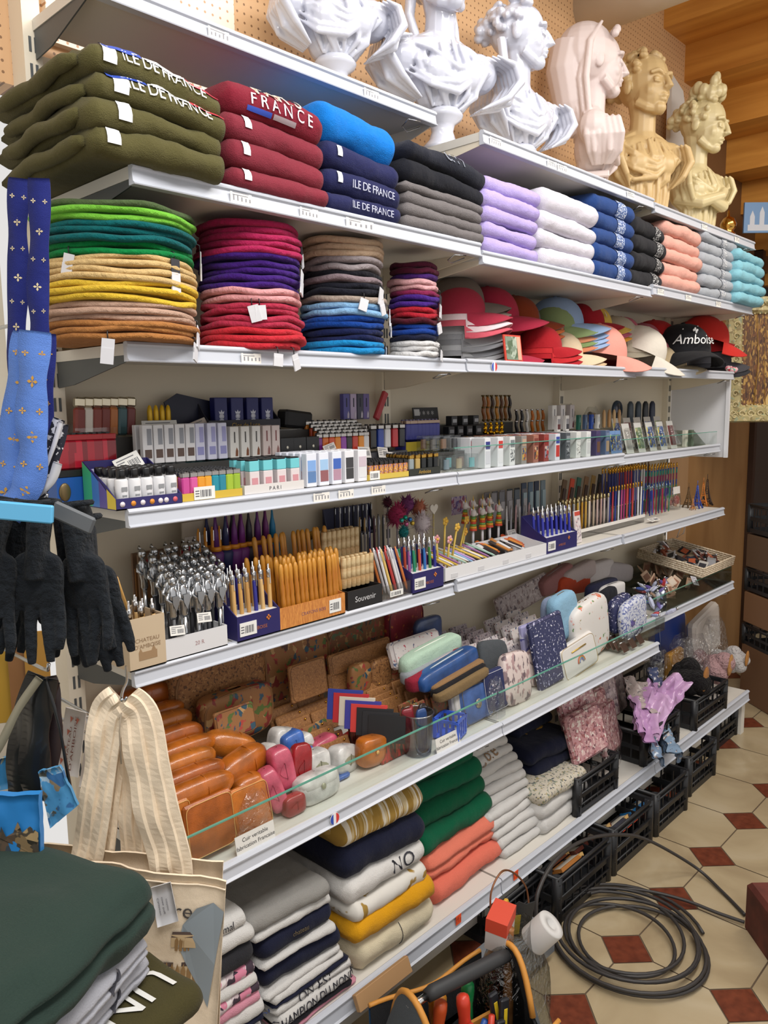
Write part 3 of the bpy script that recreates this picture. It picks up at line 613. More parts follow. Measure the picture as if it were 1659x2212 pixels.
def open_box(nm, label, cat, L, b, u0, u1, y0, y1, hf, hb, mat, z=0, inner=None, t=.0025, txt=None, tcol='#b9b0d0', tsize=.012, back=None, price=None, matf=None, extra=None, slope=None):
    """display carton open at the top: low front hf, higher back hb"""
    zd = LV[L][b][3]+.0008+z; xa, xb = xu(u0, y0, zd), xu(u1, y0, zd); w = xb-xa; d = y1-y0; mats = [mat, inner or mat]
    o = thing(nm, label, cat, (xa, y0, zd))
    mk('base', G().box(0, w, 0, d, 0, t), mats[1], o); mk('front_panel', G().box(0, w, 0, t, 0, hf), matf or mat, o); mk('back_panel', G().box(0, w, d-t, d, 0, hb), mats[0], o)
    for x in (0, w-t):
        g = G(); V = [(x, t, t), (x, d-t, t), (x, d-t, hb), (x, d*.45 if slope is None else d*slope, hf+(hb-hf)*.35), (x, t, hf)]
        g.add(V+[(p+t, q, r) for p, q, r in V], [(0, 1, 2, 3, 4), (9, 8, 7, 6, 5)]+[(i, i+5, (i+1) % 5+5, (i+1) % 5) for i in range(5)]); mk('side_panel', g, mat, o)
    if txt:
        g = G()
        for k, s in enumerate(txt.split('|')): lettering(g, s, tsize, lambda p, q, k=k: (w*.5+p, -.0006, hf*.5+q-(k-(len(txt.split('|'))-1)/2)*tsize*1.1))
        mk('printed_lettering', g, P(tcol, .6), o)
    if price:
        x, wd, hh = price; g = G().box(x*w, x*w+wd, -.0016, -.0003, hf*.2, hf*.2+hh)
        for k in range(7): g.box(x*w+wd*(.3+.08*k), x*w+wd*(.3+.08*k+.03+.02*(k % 2)), -.002, -.0016, hf*.2+hh*.2, hf*.2+hh*.75, 1)
        for k in range(3): g.box(x*w+wd*.06, x*w+wd*.24, -.002, -.0016, hf*.2+hh*(.25+.2*k), hf*.2+hh*(.32+.2*k), 1)
        mk('price_label', g, [P('#e6e6e2', .5), P('#55555a', .6)], o)
    return o, w, d
def card(L, b, u, y, z, w, h, label, rz=0, tilt=-18, roll=0, col='#dedcd6', ink='#6b6b70', cat='price card'):
    zd = LV[L][b][3]+.0008+z; g = G().box(-w/2, w/2, 0, .0012, 0, h)
    for k in range(8): g.box(w*(-.02+.055*k), w*(-.02+.055*k+.02+.012*(k % 2)), -.0005, 0, h*.2, h*.62, 1)
    for k in range(3): g.box(-w*.42, -w*.12, -.0005, 0, h*(.25+.18*k), h*(.31+.18*k), 1)
    g.box(-w*.4, w*.3, -.0005, 0, h*.78, h*.84, 1)
    return mk('price_card', g, [P(col, .5), P(ink, .6)], None, (xu(u, y, zd), y, zd), (math.radians(tilt), math.radians(roll), math.radians(rz)), label, cat)
def bx(w, d, h, b=.001, m=0, z=0): return G().box(-w/2, w/2, 0, d, z, z+h, m, b)
def cyl(r, z0, z1, n=10, m=0, x=0, y=None): return G().lathe([(r*.85, z0), (r, z0+min(r*.3, (z1-z0)*.2)), (r, z1-min(r*.3, (z1-z0)*.2)), (r*.85, z1)], n, m, Matrix.Translation((x, r if y is None else y, 0)))
# lighters
lb_ = G().box(-.0115, .0115, 0, .0125, 0, .056, 0, .003); lh_ = G().box(-.011, .011, .0005, .012, .0562, .0675, 0, .0012).lathe([(.0036, .0), (.0036, .008)], 8, 1, Matrix.Translation((.004, .0103, .064))@Ry(PI/2)).box(-.010, -.003, .002, .0105, .0675, .071, 2)
kind('lighter', ('body', lb_, (0,)), ('metal_hood', lh_, (1, 2, 3)))
def remap(g, k): o = G(); o.v, o.f, o.s = list(g.v), list(g.f), list(g.s); o.m = [m+k for m in g.m]; return o
kind('small_lighter', ('lighter', G().join(lb_).join(remap(lh_, 1)), (0, 1, 2, 3)))
LM = (P('#b8b4b0', .3, 1), P('#8a8580', .4, 1), P('#3a3a3c', .5)); LMB = (P('#4c4846', .3, .9), P('#8a8580', .4, 1), P('#2b2b2d', .5)); LMG = (P('#caa04e', .3, 1), P('#8a8580', .4, 1), P('#2a2a2c', .5))
kind('torch_lighter', ('body', G().box(-.011, .011, 0, .018, 0, .06, 0, .004), (0,)), ('metal_top', G().box(-.0115, .0115, .0, .018, .0605, .082, 0, .004), (1,)))
kind('bottle', ('body', cyl(.0125, 0, .055, 16), (0,)), ('label_print', G().join(G().box(-.006, .006, -.0006, .0005, .012, .016)).join(G().box(-.005, .004, -.0006, .0005, .022, .025)).join(G().box(-.0062, .0055, -.0006, .0005, .032, .040)), (2,)), ('screw_cap', cyl(.0098, .0555, .074, 14, 0, 0, .0125), (1,)))
kind('slim_pack', ('pack', bx(.0235, .014, .082, .0012).join(G().box(-.008, .008, -.0006, 0, .012, .03, 1)).join(G().box(-.002, .0085, -.0006, 0, .04, .074, 2)), (0, 1, 2)))
kind('picture_pack', ('pack', bx(.031, .019, .078, .0012).join(G().box(-.0125, .0125, -.0007, 0, .01, .036, 1)).join(G().box(-.0125, .0125, -.0007, 0, .037, .062, 2)), (0, 1, 2)))
kind('two_tone_pack', ('pack', bx(.026, .018, .038, .001), (0,)), ('lid', bx(.026, .018, .022, .001, 0, .0385), (1,)), ('top_flap', G().box(-.013, .013, .002, .018, .0608, .064, 0, .001), (2,)), ('printed_mark', G().box(-.008, .008, -.0006, 0, .008, .024), (3,)))
kind('card_pack', ('pack', bx(.0285, .05, .088, .001).join(G().box(-.0105, .0105, -.0007, 0, .012, .05, 1)).join(G().box(-.0105, .0105, -.0007, 0, .056, .078, 2)).join(G().box(-.011, .011, .006, .044, .088, .0887, 1)), (0, 1, 2)))
kind('crest_pack', ('pack', bx(.036, .022, .066, .0015).join(G().box(-.006, .006, -.0007, 0, .01, .014, 1)).join(G().lathe([(.007, 0), (.007, .0008)], 10, 1, Matrix.Translation((0, 0, .021))@Rx(PI/2))).join(G().prism([(-.006, .027), (.006, .027), (.008, .034), (.003, .031), (0, .037), (-.003, .031), (-.008, .034)], -.0008, 0, 1)), (0, 1)))
kind('black_box', ('carton', bx(.042, .03, .04, .001).join(G().ball((0, -.0005, .016), (.004, .001, .004), 6, 1)), (0, 1)))
kind('souvenir_box', ('box', bx(.028, .026, .03, .0015).join(G().box(-.010, .010, -.0006, 0, .009, .02, 1)), (0, 1)))
kind('slim_box', ('box', bx(.024, .016, .072, .001).join(G().prism([(.001, .004), (.008, .004), (.0085, .016), (.005, .024), (.002, .016)], -.0007, 0, 1)).join(G().box(-.002, .0015, -.0007, 0, .035, .06, 2)), (0, 1, 2)))
kind('cigar_tube', ('tube', G().lathe([(.003, 0), (.006, .004), (.006, .05), (.004, .06), (.0015, .064)], 10, 0, Matrix.Translation((0, .006, 0))), (0,)))
def metals(c): return (P(c, .3, 0, .5, .3),)+LM
# ------------------------------------------------------------------ lighter level, first bay
def riser(L, b, u0, u1, y0, y1, h, label):
    zd = LV[L][b][3]+.0008; xa, xb = xu(u0, y0, zd), xu(u1, y0, zd); t = thing('acrylic_riser', label, 'display riser', (xa, y0, zd)); w = xb-xa; C_ = CLEAR('#eef2f2', .3, .05)
    mk('top_plate', G().box(0, w, 0, y1-y0, h-.003, h-.0002), C_, t); mk('side_plate', G().box(0, .003, 0, y1-y0, 0, h-.003), C_, t); mk('side_plate', G().box(w-.003, w, 0, y1-y0, 0, h-.003), C_, t); mk('front_plate', G().box(.003, w-.003, 0, .003, 0, h-.003), P('#3c3a38', .5), t)
riser('D', 0, 128, 690, -.155, -.088, .072, 'clear step behind the front lighters, holding the white packs')
riser('D', 0, 168, 700, -.085, -.030, .132, 'tall clear step at the back, holding the torch lighters')
t = thing('gift_box', 'blue gift box with bronze medallion under the red lighters', 'gift box', (-.012, -.16, 1.3648))
mk('box', G().box(-.06, .012, 0, .1, 0, .058, 0, .001), P('#1f57a8', .35), t); mk('lid', G().box(-.061, .013, -.001, .101, .0585, .072, 0, .001), P('#1b1a1c', .4), t); mk('medallion', G().ball((-.045, -.001, .03), (.012, .004, .018), 10), P('#7d6a48', .4, .6), t, label='bronze oval medallion')
block('lighter', lambda i, r: (P(['#a8182a', '#8e1626', '#b52034', '#7c1420'][(i+r) % 4], .25, 0, .5, .4),)+(P('#a01c22', .3), P('#6d1a1c', .4), P('#1d1d1f', .5)), 'D', 0, 136, 250, -.152, 8, 2, .016, .0725, 'red plastic lighter', 'the red lighter tray', 'lighter')
o = block('torch_lighter', lambda i, r: (P(['#7c2b20', '#d8d0c4', '#84301f', '#7a2a1e', '#b5692a', '#31565c', '#6e2420'][i], .35), P('#c9bfa8', .25, .9)), 'D', 0, 166, 292, -.072, 7, 1, .02, .1325, lambda i, r: ['brick red', 'white', 'brick red', 'russet', 'amber', 'teal', 'dark red'][i]+' torch lighter with metal top', 'the back step row', 'lighter', tilt=0, lean=4)
open_box('acrylic_tray', 'clear tray holding the tall torch lighters', 'tray', 'D', 0, 164, 296, -.076, -.04, .018, .03, CLEAR(), .1325)
block('cigar_tube', (P('#e0b21c', .3, .2),), 'D', 0, 322, 374, -.055, 4, 1, .02, .1325, 'yellow metal pen tube', 'the yellow group behind the label card', 'pen tube')
card('D', 0, 348, -.075, .1325, .088, .03, 'wide white barcode card before the yellow tubes', tilt=-10)
card('D', 0, 436, -.08, .1325, .05, .03, 'small tilted card beside the navy crest display', tilt=-20, roll=-18, col='#b9aca0')
# navy crest display
o, w, d = open_box('counter_display', 'navy counter display with gold script holding four crest packs', 'counter display', 'D', 0, 452, 606, -.083, -.035, .026, .07, P('#22222e', .5), .1325, txt='Clos de Luce', tcol='#a98b3c', tsize=.016)
g = G().prism([(-.07, .0), (.075, 0), (.10, .05), (.085, .062), (-.055, .09), (-.09, .07)], .042, .045); mk('back_card', g, P('#10142e', .5), o)
block('crest_pack', (P('#1b2060', .45), P('#c9cbd8', .5)), 'D', 0, 462, 594, -.074, 4, 1, .02, .1345+.012, 'navy pack printed with a silver crest', 'the navy counter display', 'pack')
block('slim_pack', (P('#d9d7d8', .4), P('#5d4a42', .5), P('#8d8f96', .5)), 'D', 0, 310, 424, -.152, 5, 2, .03, .0725, 'white lighter pack with grey script', 'the white pack row', 'lighter pack')
block('slim_pack', (P('#cfcfe2', .3), P('#8f8fc0', .5), P('#9d9cc8', .5)), 'D', 0, 424, 494, -.15, 3, 2, .03, .0725, 'pale lilac lighter pack', 'the lilac packs beside white ones', 'lighter pack')
block('slim_box', (P('#dedad4', .4), P('#7c4a2e', .5), P('#5b5856', .5)), 'D', 0, 496, 566, -.15, 3, 2, .03, .0725, 'white box with brown figure', 'the group next to the lilac packs', 'box')
block('slim_box', (P('#cdbdb8', .4), P('#8a5f5c', .5), P('#7f4a4a', .5)), 'D', 0, 568, 608, -.15, 2, 2, .03, .0725, 'dusty pink patterned box', 'the pair beside the black cartons', 'box')
block('black_box', (P('#1f2022', .4), P('#d8d4c4', .4, .3)), 'D', 0, 608, 690, -.145, 3, 1, .03, .0725, 'small black carton with round silver mark', 'the black carton trio', 'carton')
mk('black_pouch', G().box(-.05, .05, 0, .04, 0, .045, 0, .006), P('#17171a', .6), None, (xu(648, -.08, 1.5), -.08, 1.4973), (0, math.radians(6), .1), 'black folded case above the black cartons', 'case')
# front display of bottles
o, w, d = open_box('counter_display', 'colourful counter display of white bottles at the shelf end', 'counter display', 'D', 0, 252, 394, -.292, -.165, .022, .088, P('#2a2560', .45), 0, inner=P('#2f2a66', .5), slope=.3)
g = G()
for k, (c0, c1) in enumerate(((0, .28), (.28, .5), (.5, .74), (.74, 1))): g.add([(-.0006, d*(1-c0), .002), (-.0006, d*(1-c1), .002), (-.0006, d*(1-c1), .088-.066*min(1, c1*1.1)), (-.0006, d*(1-c0), .088-.066*c0)], [(0, 1, 2, 3)], k)
mk('printed_stripes', g, [P('#3fae7c', .4), P('#3f78c4', .4), P('#5a4f9c', .4), P('#d9c23a', .4)], o, label='green, blue, violet and yellow side print')
g = G()
for k, (x, m) in enumerate(((.06, 0), (.22, 1), (.36, 0), (.5, 1), (.63, 0), (.72, 0), (.86, 2))): g.lathe([(.0052, 0), (.0052, .0008)], 12, m, Matrix.Translation((w*x+.004, 0, .011))@Rx(PI/2))
mk('printed_marks', g, [P('#e2d8dc', .5), P('#d98a2c', .5), P('#cf5c68', .5)], o)
g = G().box(w*.12, w*.55, d-.0033, d-.0026, .06, .072); mk('printed_title', g, P('#b9b6d8', .5), o)
block('bottle', (P('#dcdcde', .35), P('#18181a', .3), P('#8d8f92', .5)), 'D', 0, 258, 390, -.285, 5, 4, .0275, .0026, 'white bottle with black screw cap', 'the colourful display', 'bottle')
card('D', 0, 288, -.19, .066, .058, .034, 'white barcode card slanting above the capped bottles', tilt=-25, roll=-20)
# coloured lighters
CL8 = ['#c2448e', '#cf5597', '#dd9422', '#e09c2a', '#14889c', '#1c7f96', '#9cb82c', '#93b22e']; CN8 = ['pink', 'pink', 'orange', 'orange', 'teal', 'teal', 'lime', 'lime']
block('lighter', lambda i, r: (P(CL8[i], .3, 0, .5, .3),)+LM, 'D', 0, 397, 521, -.283, 8, 1, .0138, .006, lambda i, r: CN8[i]+' lighter with metal hood', 'the bright front tray', 'lighter', 'lighters of the bright tray', sc=.78)
block('small_lighter', lambda i, r: (P(CL8[(i+r) % 8], .3),)+LM, 'D', 0, 397, 521, -.2705, 8, 9, .0112, .006, 'steel topped lighter', 'the bright front tray beyond its first', 'lighter', 'lighters of the bright tray', sc=.78, name='lighter')
open_box('lighter_tray', 'low yellow patterned tray of bright lighters beside the bottles', 'tray', 'D', 0, 395, 524, -.288, -.165, .018, .03, P('#cfae3e', .4), price=(.18, .05, .026))
# turquoise packs
block('two_tone_pack', (P('#d9cdce', .4), P('#6fc4cc', .4), P('#1c1d1f', .4), P('#c98d94', .5)), 'D', 0, 536, 652, -.281, 4, 3, .028, .012, 'pink and turquoise pack with black flap', 'the turquoise tray', 'pack')
open_box('pack_tray', 'white price tray lettered PARI holding turquoise packs', 'tray', 'D', 0, 529, 657, -.288, -.19, .022, .022, P('#d9d5d2', .45), txt='P A R I', tcol='#55555a', tsize=.012)
block('picture_pack', lambda i, r: (P('#dfe2ec', .4), P(['#5d7fae', '#8f5a5e', '#b08a9c'][(i+r) % 3], .4), P(['#7fa6dc', '#9dc0e2', '#3f62b4'][i], .4)), 'D', 0, 660, 742, -.275, 3, 5, .024, .002, 'white pack with castle picture', 'the picture pack rows', 'pack')
block('picture_pack', lambda i, r: (P('#e2e2e6', .4), P('#d8d8da' if i else '#3a3a3c', .4), P('#c7b7c2' if i else '#3c3c40', .4)), 'D', 0, 742, 797, -.275, 2, 4, .024, .002, lambda i, r: ['white pack with dark oval', 'white pack with lilac print'][i], 'the oval pack group', 'pack')
PT = PAT('#c98a3c', ['#a8564a', '#d8b46a', '#8f6a92', '#e0a03a'], 160, .6, .4)
block('lighter', lambda i, r: (PT,)+LMB, 'D', 0, 798, 882, -.275, 8, 1, .0138, .004, 'sunset patterned lighter', 'the sunset tray', 'lighter', 'lighters of the sunset tray', sc=.62)
block('small_lighter', (PT,)+LMB, 'D', 0, 798, 882, -.265, 8, 10, .0098, .004, 'steel topped lighter', 'the sunset tray past its first', 'lighter', 'lighters of the sunset tray', sc=.62, name='lighter')
open_box('lighter_tray', 'clear and yellow tray holding sunset patterned lighters', 'tray', 'D', 0, 797, 884, -.28, -.155, .016, .02, P('#cdb24c', .4), price=(.02, .035, .022))
BG = (P('#1d2021', .3),)+LMG; BS = (P('#9aa5a8', .3, .4),)+LMG; BO = (P('#c0a464', .3, .4),)+LMG
block('lighter', lambda i, r: (BS, BO, BG, BG, BG)[i], 'D', 0, 884, 950, -.275, 5, 1, .0138, .004, lambda i, r: ['silver', 'gold', 'black', 'black', 'black'][i]+' lighter with golden hood', 'the golden topped group', 'lighter', 'golden topped lighters', sc=.76)
block('small_lighter', BG, 'D', 0, 884, 950, -.262, 5, 8, .0115, .004, 'golden topped black lighter', 'the golden topped group past its first', 'lighter', 'golden topped lighters', sc=.76, name='lighter')
open_box('lighter_tray', 'dark tray with gold script under golden topped lighters', 'tray', 'D', 0, 883, 951, -.28, -.16, .02, .022, P('#2a2c26', .45), txt='Amboise', tcol='#b58f3a', tsize=.014)
# rear lighters of the first bay
RC = ['#6d2a7c', '#c4621c', '#c94a1e', '#d8801e', '#8a3fa0', '#2c2c30', '#c23c2c', '#dc8a20', '#d4d4d4']; RN = ['purple', 'orange', 'red orange', 'orange', 'violet', 'black', 'red', 'amber', 'white']
block('lighter', lambda i, r: (P(RC[(i+r) % 9], .3, 0, .5, .3),)+LM, 'D', 0, 686, 800, -.145, 9, 1, .02, .06, lambda i, r: RN[i]+' lighter with steel hood', 'the rainbow rear tray', 'lighter', sc=.85)
block('small_lighter', lambda i, r: (P(RC[(i*2+r) % 9], .3),)+LM, 'D', 0, 690, 800, -.13, 9, 4, .016, .068, 'steel hooded lighter', 'the rainbow rear tray past its first', 'lighter', sc=.85, name='lighter', dz=.008)
RC2 = ['#222226', '#2c46a0', '#d8d8da', '#bb2c34', '#222226']
block('lighter', lambda i, r: (P(RC2[i], .3, 0, .5, .3),)+LM, 'D', 0, 800, 878, -.14, 5, 2, .016, .07, lambda i, r: ['black', 'blue', 'white', 'red', 'jet'][i]+' picture lighter', 'the tricolour rear tray', 'lighter', sc=.95)
block('lighter', (P('#3c3f94', .3),)+(P('#b39c8c', .4, .5), P('#8a8580', .4, 1), P('#6d6a90', .5)), 'D', 0, 880, 950, -.11, 9, 2, .016, .085, 'indigo lighter with rosy hood', 'the indigo rear tray', 'lighter', sc=.85)
open_box('lighter_tray', 'dark tray holding the rainbow lighters behind the picture packs', 'tray', 'D', 0, 684, 802, -.15, -.065, .02, .03, P('#26262a', .5), .03)
open_box('lighter_tray', 'steel grey tray holding the tricolour picture lighters', 'tray', 'D', 0, 799, 880, -.145, -.1, .03, .03, P('#4b4b50', .5), .03)
open_box('lighter_tray', 'blue and yellow tray holding indigo lighters', 'tray', 'D', 0, 878, 952, -.115, -.07, .03, .04, P('#3a3f9a', .5), .05, matf=P('#c9b13a', .5))
for k, (u, y, z, w_, h_, r_) in enumerate(((705, -.165, .04, .05, .03, -10), (790, -.165, .05, .045, .03, 4), (830, -.16, .045, .04, .03, 6), (760, -.17, .035, .06, .022, -6), (855, -.165, .03, .05, .028, 8), (715, -.16, .075, .04, .018, -14))): card('D', 0, u, y, z, w_, h_, f'white barcode card among the rear lighters, {nth(k, 6)}', roll=r_, col='#d4d0cb')
block('slim_box', lambda i, r: (P(['#54509a', '#b8a8c8', '#3c3c50', '#6a5a9a'][i], .4), P('#c9c0d0', .5), P('#2c2c40', .5)), 'D', 0, 742, 800, -.05, 4, 1, .02, .15, 'violet hanging souvenir pack', 'the pack group at the back', 'souvenir pack')
mk('red_pen_case', G().box(-.011, .011, 0, .012, 0, .09, 0, .003), P('#b0343c', .4), None, (xu(815, -.05, 1.5), -.05, 1.513), (0, .5, 0), 'red slanting case behind the rear lighters', 'case')
# ------------------------------------------------------------------ lighter level, middle and far bays
block('card_pack', lambda i, r: [(P('#dcdce0', .35), P('#c8c8d0', .4), P('#30357e', .4)), (P('#dcdce0', .35), P('#d8d8dc', .4), P('#c23a34', .4)), (P('#d8d8d8', .35), PAT('#d4d4d4', ['#44484c', '#8f9396'], 140, .5), P('#7b7f84', .4)), (P('#8f8a86', .35), PAT('#5a5a64', ['#a85a3a', '#c09a4a', '#3a4a7a'], 90, .6), P('#b89a86', .4)), (P('#a06a5a', .35), PAT('#9a4a34', ['#c08a4a', '#4a3a3a', '#d0a080'], 80, .6), P('#7a3a30', .4)),
      (P('#90413c', .35), PAT('#5a3a3c', ['#b03a3a', '#8a8a9a', '#d0b0a0'], 80, .6), P('#94302c', .4))][min(i, 5) if r == 0 else (i+r) % 6], 'D', 1, 1040, 1192, -.28, 6, 3, .055, .001, lambda i, r: ['white and navy', 'white and red', 'white sketch printed', 'grey picture', 'amber picture', 'dark red picture'][i]+' boxed card pack', 'the first card pack group', 'card pack')
block('card_pack', lambda i, r: [(P('#d4d6de', .35), P('#c23a34', .4), P('#3a4a9a', .4)), (P('#54585e', .35), PAT('#6a6e74', ['#33373c', '#a4a8ac'], 120, .5), P('#8a8e94', .4)), (P('#d8d8d6', .35), PAT('#d8d8d6', ['#2a2a2c'], 150, .3), P('#d0d0d0', .4)), (P('#dddddd', .35), P('#c9c9cb', .4), P('#d0d0d2', .4)), (P('#4a4068', .35), P('#6a4a3a', .4), P('#4a3c62', .4)), (P('#5a6a8a', .35), P('#a08a70', .4), P('#70809a', .4))][i], 'D', 1, 1192, 1322, -.28, 6, 3, .055, .001, lambda i, r: ['white and blue', 'dark grey town', 'white dotted', 'plain white', 'violet and brown', 'slate picture'][i]+' boxed card pack', 'the second card pack group', 'card pack')
CB = CLEAR('#f4f6f6', .4, .04)
kind('crystal_block', ('block', bx(.03, .03, .045, .002), (0,)), ('inner_picture', G().box(-.011, .011, .012, .016, .006, .034), (1,)))
block('crystal_block', lambda i, r: (CB, P(['#7a8a94', '#b09a7a', '#6ab0b8', '#94624a'][(i+r) % 4], .4)), 'D', 1, 958, 1040, -.27, 3, 2, .04, .001, 'small clear crystal block', 'the crystal blocks beside the glass joint', 'crystal block')
block('crystal_block', lambda i, r: (CB, P(['#5a544e', '#8a6a54', '#4a4a50'][(i+r) % 3], .4)), 'D', 1, 930, 1000, -.20, 3, 2, .035, .055, 'clear framed souvenir cube', 'the raised crystal cubes', 'crystal block')
block('souvenir_box', (P('#1b1c1e', .4), P('#8a8c90', .5)), 'D', 1, 966, 1048, -.14, 4, 2, .03, .06, 'small black boxed souvenir', 'the lower black box tier', 'souvenir box')
block('souvenir_box', (P('#202124', .4), P('#7a7c80', .5)), 'D', 1, 966, 1044, -.12, 4, 1, .03, .0915, 'small black boxed souvenir', 'the middle black box tier', 'souvenir box')
block('souvenir_box', (P('#242528', .4), P('#9a9ca0', .5)), 'D', 1, 970, 1040, -.10, 3, 1, .03, .123, 'small black boxed souvenir', 'the top black box tier', 'souvenir box')
riser('D', 1, 962, 1052, -.145, -.07, .059, 'clear step under the small black souvenir boxes')
riser('D', 1, 925, 1004, -.205, -.15, .054, 'clear step under the crystal cubes')
mk('turquoise_pack', G().box(-.013, .013, 0, .016, 0, .06, 0, .001).box(-.013, .013, -.0006, 0, .006, .03, 1), [P('#8fc8cc', .4), P('#d8a8ac', .5)], None, (xu(1034, -.2, 1.4), -.2, 1.3642), (0, 0, 0), 'turquoise and pink pack standing beside the card packs', 'pack')
# rear centre: knives and gold figures
t, w, d = open_box('counter_display', 'black counter display of curved orange pocket knives', 'counter display', 'D', 1, 1112, 1182, -.13, -.07, .048, .06, P('#1b1b1d', .45), .03, txt='LAGUIOLE|KNIVES', tcol='#a8a8a8', tsize=.011)
def knife_geo():
    g = G().tube([(.004*math.sin(k*1.1)+.0, .005, k*.0085) for k in range(11)], [.0035, .0055, .006, .0058, .0055, .0058, .006, .006, .0055, .005, .003], 8)
    h = G()
    for z in (.002, .045, .084): h.tube([(.004*math.sin(z/.0085*1.1), .005, z), (.004*math.sin(z/.0085*1.1), .005, z+.005)], .0064, 8)
    return g, h
kg, kh = knife_geo(); kind('pocket_knife', ('handle', kg, (0,)), ('bolster', kh, (1,)))
block('pocket_knife', lambda i, r: [(P('#1c1c1e', .35), CHROME), (P('#232326', .35), CHROME), (P('#d4d0ca', .35), CHROME), (P('#bf6a1e', .35), CHROME), (P('#c8741f', .35), CHROME), (P('#c06c20', .35), CHROME)][i], 'D', 1, 1112, 1180, -.11, 6, 1, .02, .08, lambda i, r: ['black', 'black', 'ivory', 'orange', 'orange', 'orange'][i]+' curved pocket knife', 'the knife display', 'knife')
block('pocket_knife', lambda i, r: (P(['#7a4414', '#a8641c', '#3c2412', '#b87a24', '#5a3414', '#8a5418', '#2a2220'][i], .35), P('#6a5a3a', .3, 1)), 'D', 1, 1042, 1108, -.06, 7, 1, .02, .13, lambda i, r: ['brown', 'honey', 'ebony', 'amber', 'walnut', 'tan', 'black'][i]+' handled pocket knife', 'the hanging knife card', 'knife')
gf = G().ball((0, .008, .006), (.009, .008, .007), 8).ball((.001, .008, .02), (.007, .006, .01), 8).ball((-.002, .007, .034), (.005, .005, .006), 8).tube([(-.004, .008, .024), (-.011, .006, .016)], .002, 5).tube([(.005, .008, .024), (.011, .007, .03)], .002, 5)
kind('gold_figurine', ('figure', gf, (0,)))
block('gold_figurine', (P('#d8a520', .2, 1),), 'D', 1, 1046, 1094, -.12, 4, 1, .02, .09, 'tiny golden figurine', 'the gold figurine row', 'figurine')
block('gold_figurine', (P('#c8961c', .2, 1),), 'D', 1, 1050, 1092, -.135, 3, 1, .02, .06, 'tiny golden figurine', 'the lower gold row', 'figurine')
open_box('counter_display', 'dark display tray holding tiny golden figurines', 'counter display', 'D', 1, 1040, 1102, -.14, -.06, .05, .09, P('#1e1c1a', .5), .002)
mk('sign_card', lettering(G().box(-.06, .06, 0, .003, 0, .045), '* * * *', .03, lambda p, q: (p, -.0005, .022+q), 1).box(-.055, -.03, -.0006, 0, .02, .04, 1), [P('#202023', .5), P('#b8b8b8', .5)], None, (xu(922, -.05, 1.5), -.05, 1.5), (math.radians(-8), 0, 0), 'black printed header card behind the indigo lighters', 'sign')
riser('D', 1, 885, 1108, -.07, -.03, .128, 'clear back step under the black header card')
block('slim_box', lambda i, r: (P(['#dad8d4', '#d6d2d2', '#b8b0b0'][i], .4), P('#5a2430', .5), P('#77757a', .5)), 'D', 1, 1188, 1245, -.17, 3, 1, .02, .095, 'white hang card with burgundy item', 'the hang cards right of the knives', 'hang card', sc=1.2)
block('picture_pack', lambda i, r: (P('#d8d4d0', .4), P(['#5a2a2c', '#3a3a40'][i], .5), P('#8a888c', .5)), 'D', 1, 1198, 1235, -.2, 2, 1, .02, .09, 'white card box with dark picture', 'the boxes before the hang cards', 'box', sc=.7)
riser('D', 1, 1186, 1322, -.21, -.1, .0895, 'clear step behind the second card packs')
# plastic bagged goods
def bag_geo(w, d, h, seed, n=16):           # crumpled clear bag
    g = G()
    def f(a, b):
        th = 2*PI*a; k = 1-.55*b**3; x = w/2*math.cos(th)*k; y = d/2*math.sin(th)*k; q = nz(math.cos(th)*2+seed, math.sin(th)*2, b*4)*.18+1
        return (x*q, y*q+d/2, h*b*(1+.08*nz(th, seed, b)))
    g.grid(f, n, 9, 0, cu=True); return g
def bagged(L, b, u, y, z, w, d, h, seed, label, content=None, cat='bag', rot=(0, 0, 0)):
    zd = LV[L][b][3]+.001+z; t = thing('plastic_bag', label, cat, (xu(u, y, zd), y, zd), rot)
    mk('clear_wrapping', bag_geo(w, d, h, seed), CLEAR('#f2f2f0', .5, .12, 1), t)
    if content is not None: mk('contents', content[0], content[1], t)
    return t
R_ = random.Random(5)
def lumps(w, d, h, n, seed, m=1, sz=.02):
    q = random.Random(seed); g = G()
    for k in range(n): s = sz*q.uniform(.6, 1.2); g.ball((q.uniform(-w/2, w/2)*.7, d/2+q.uniform(-d/2, d/2)*.6, s+q.uniform(0, h-2*s)*.8), (s, s*.7, s*q.uniform(.6, 1.1)), 7, k % m)
    return g
bagged('D', 1, 1235, -.09, .0885+.012, .12, .05, .085, 3, 'crumpled clear bag of pale souvenirs at the back, lighter level', (lumps(.11, .05, .08, 9, 3, 3, .018), [P('#9a8a78', .6), P('#c9c2b8', .6), P('#6a5e54', .6)]))
bagged('D', 1, 1290, -.10, .0885+.008, .11, .05, .075, 8, 'crumpled bag of brown keyrings beside the pale bag', (lumps(.1, .05, .07, 8, 8, 3, .018), [P('#8a6844', .6), P('#4a3c30', .6), P('#a89070', .6)]))
block('slim_box', lambda i, r: (P(['#1c5a4a', '#4a5c78', '#2a4a9a', '#d6d4d0'][i], .4), P('#2a2c30', .5), P('#8a9aa8', .5)), 'D', 1, 1245, 1300, -.19, 4, 1, .02, .0905, lambda i, r: ['green', 'slate', 'blue', 'white'][i]+' souvenir tin', 'the tins on the card pack step', 'tin', sc=.75)
block('cigar_tube', lambda i, r: (P(['#c8a070', '#b88c5c', '#cfae80', '#bb9468'][i], .5),), 'D', 1, 1302, 1345, -.17, 4, 1, .02, .0905, 'pale wooden tube', 'the wooden tubes left of spectacle cases', 'wooden tube', sc=1.1)
kind('spectacle_case', ('case', G().lathe([(.012, 0), (.019, .006), (.02, .03), (.02, .11), (.018, .14), (.008, .152)], 14, 0, Matrix.Translation((0, .02, 0)), sy=.6), (0,)))
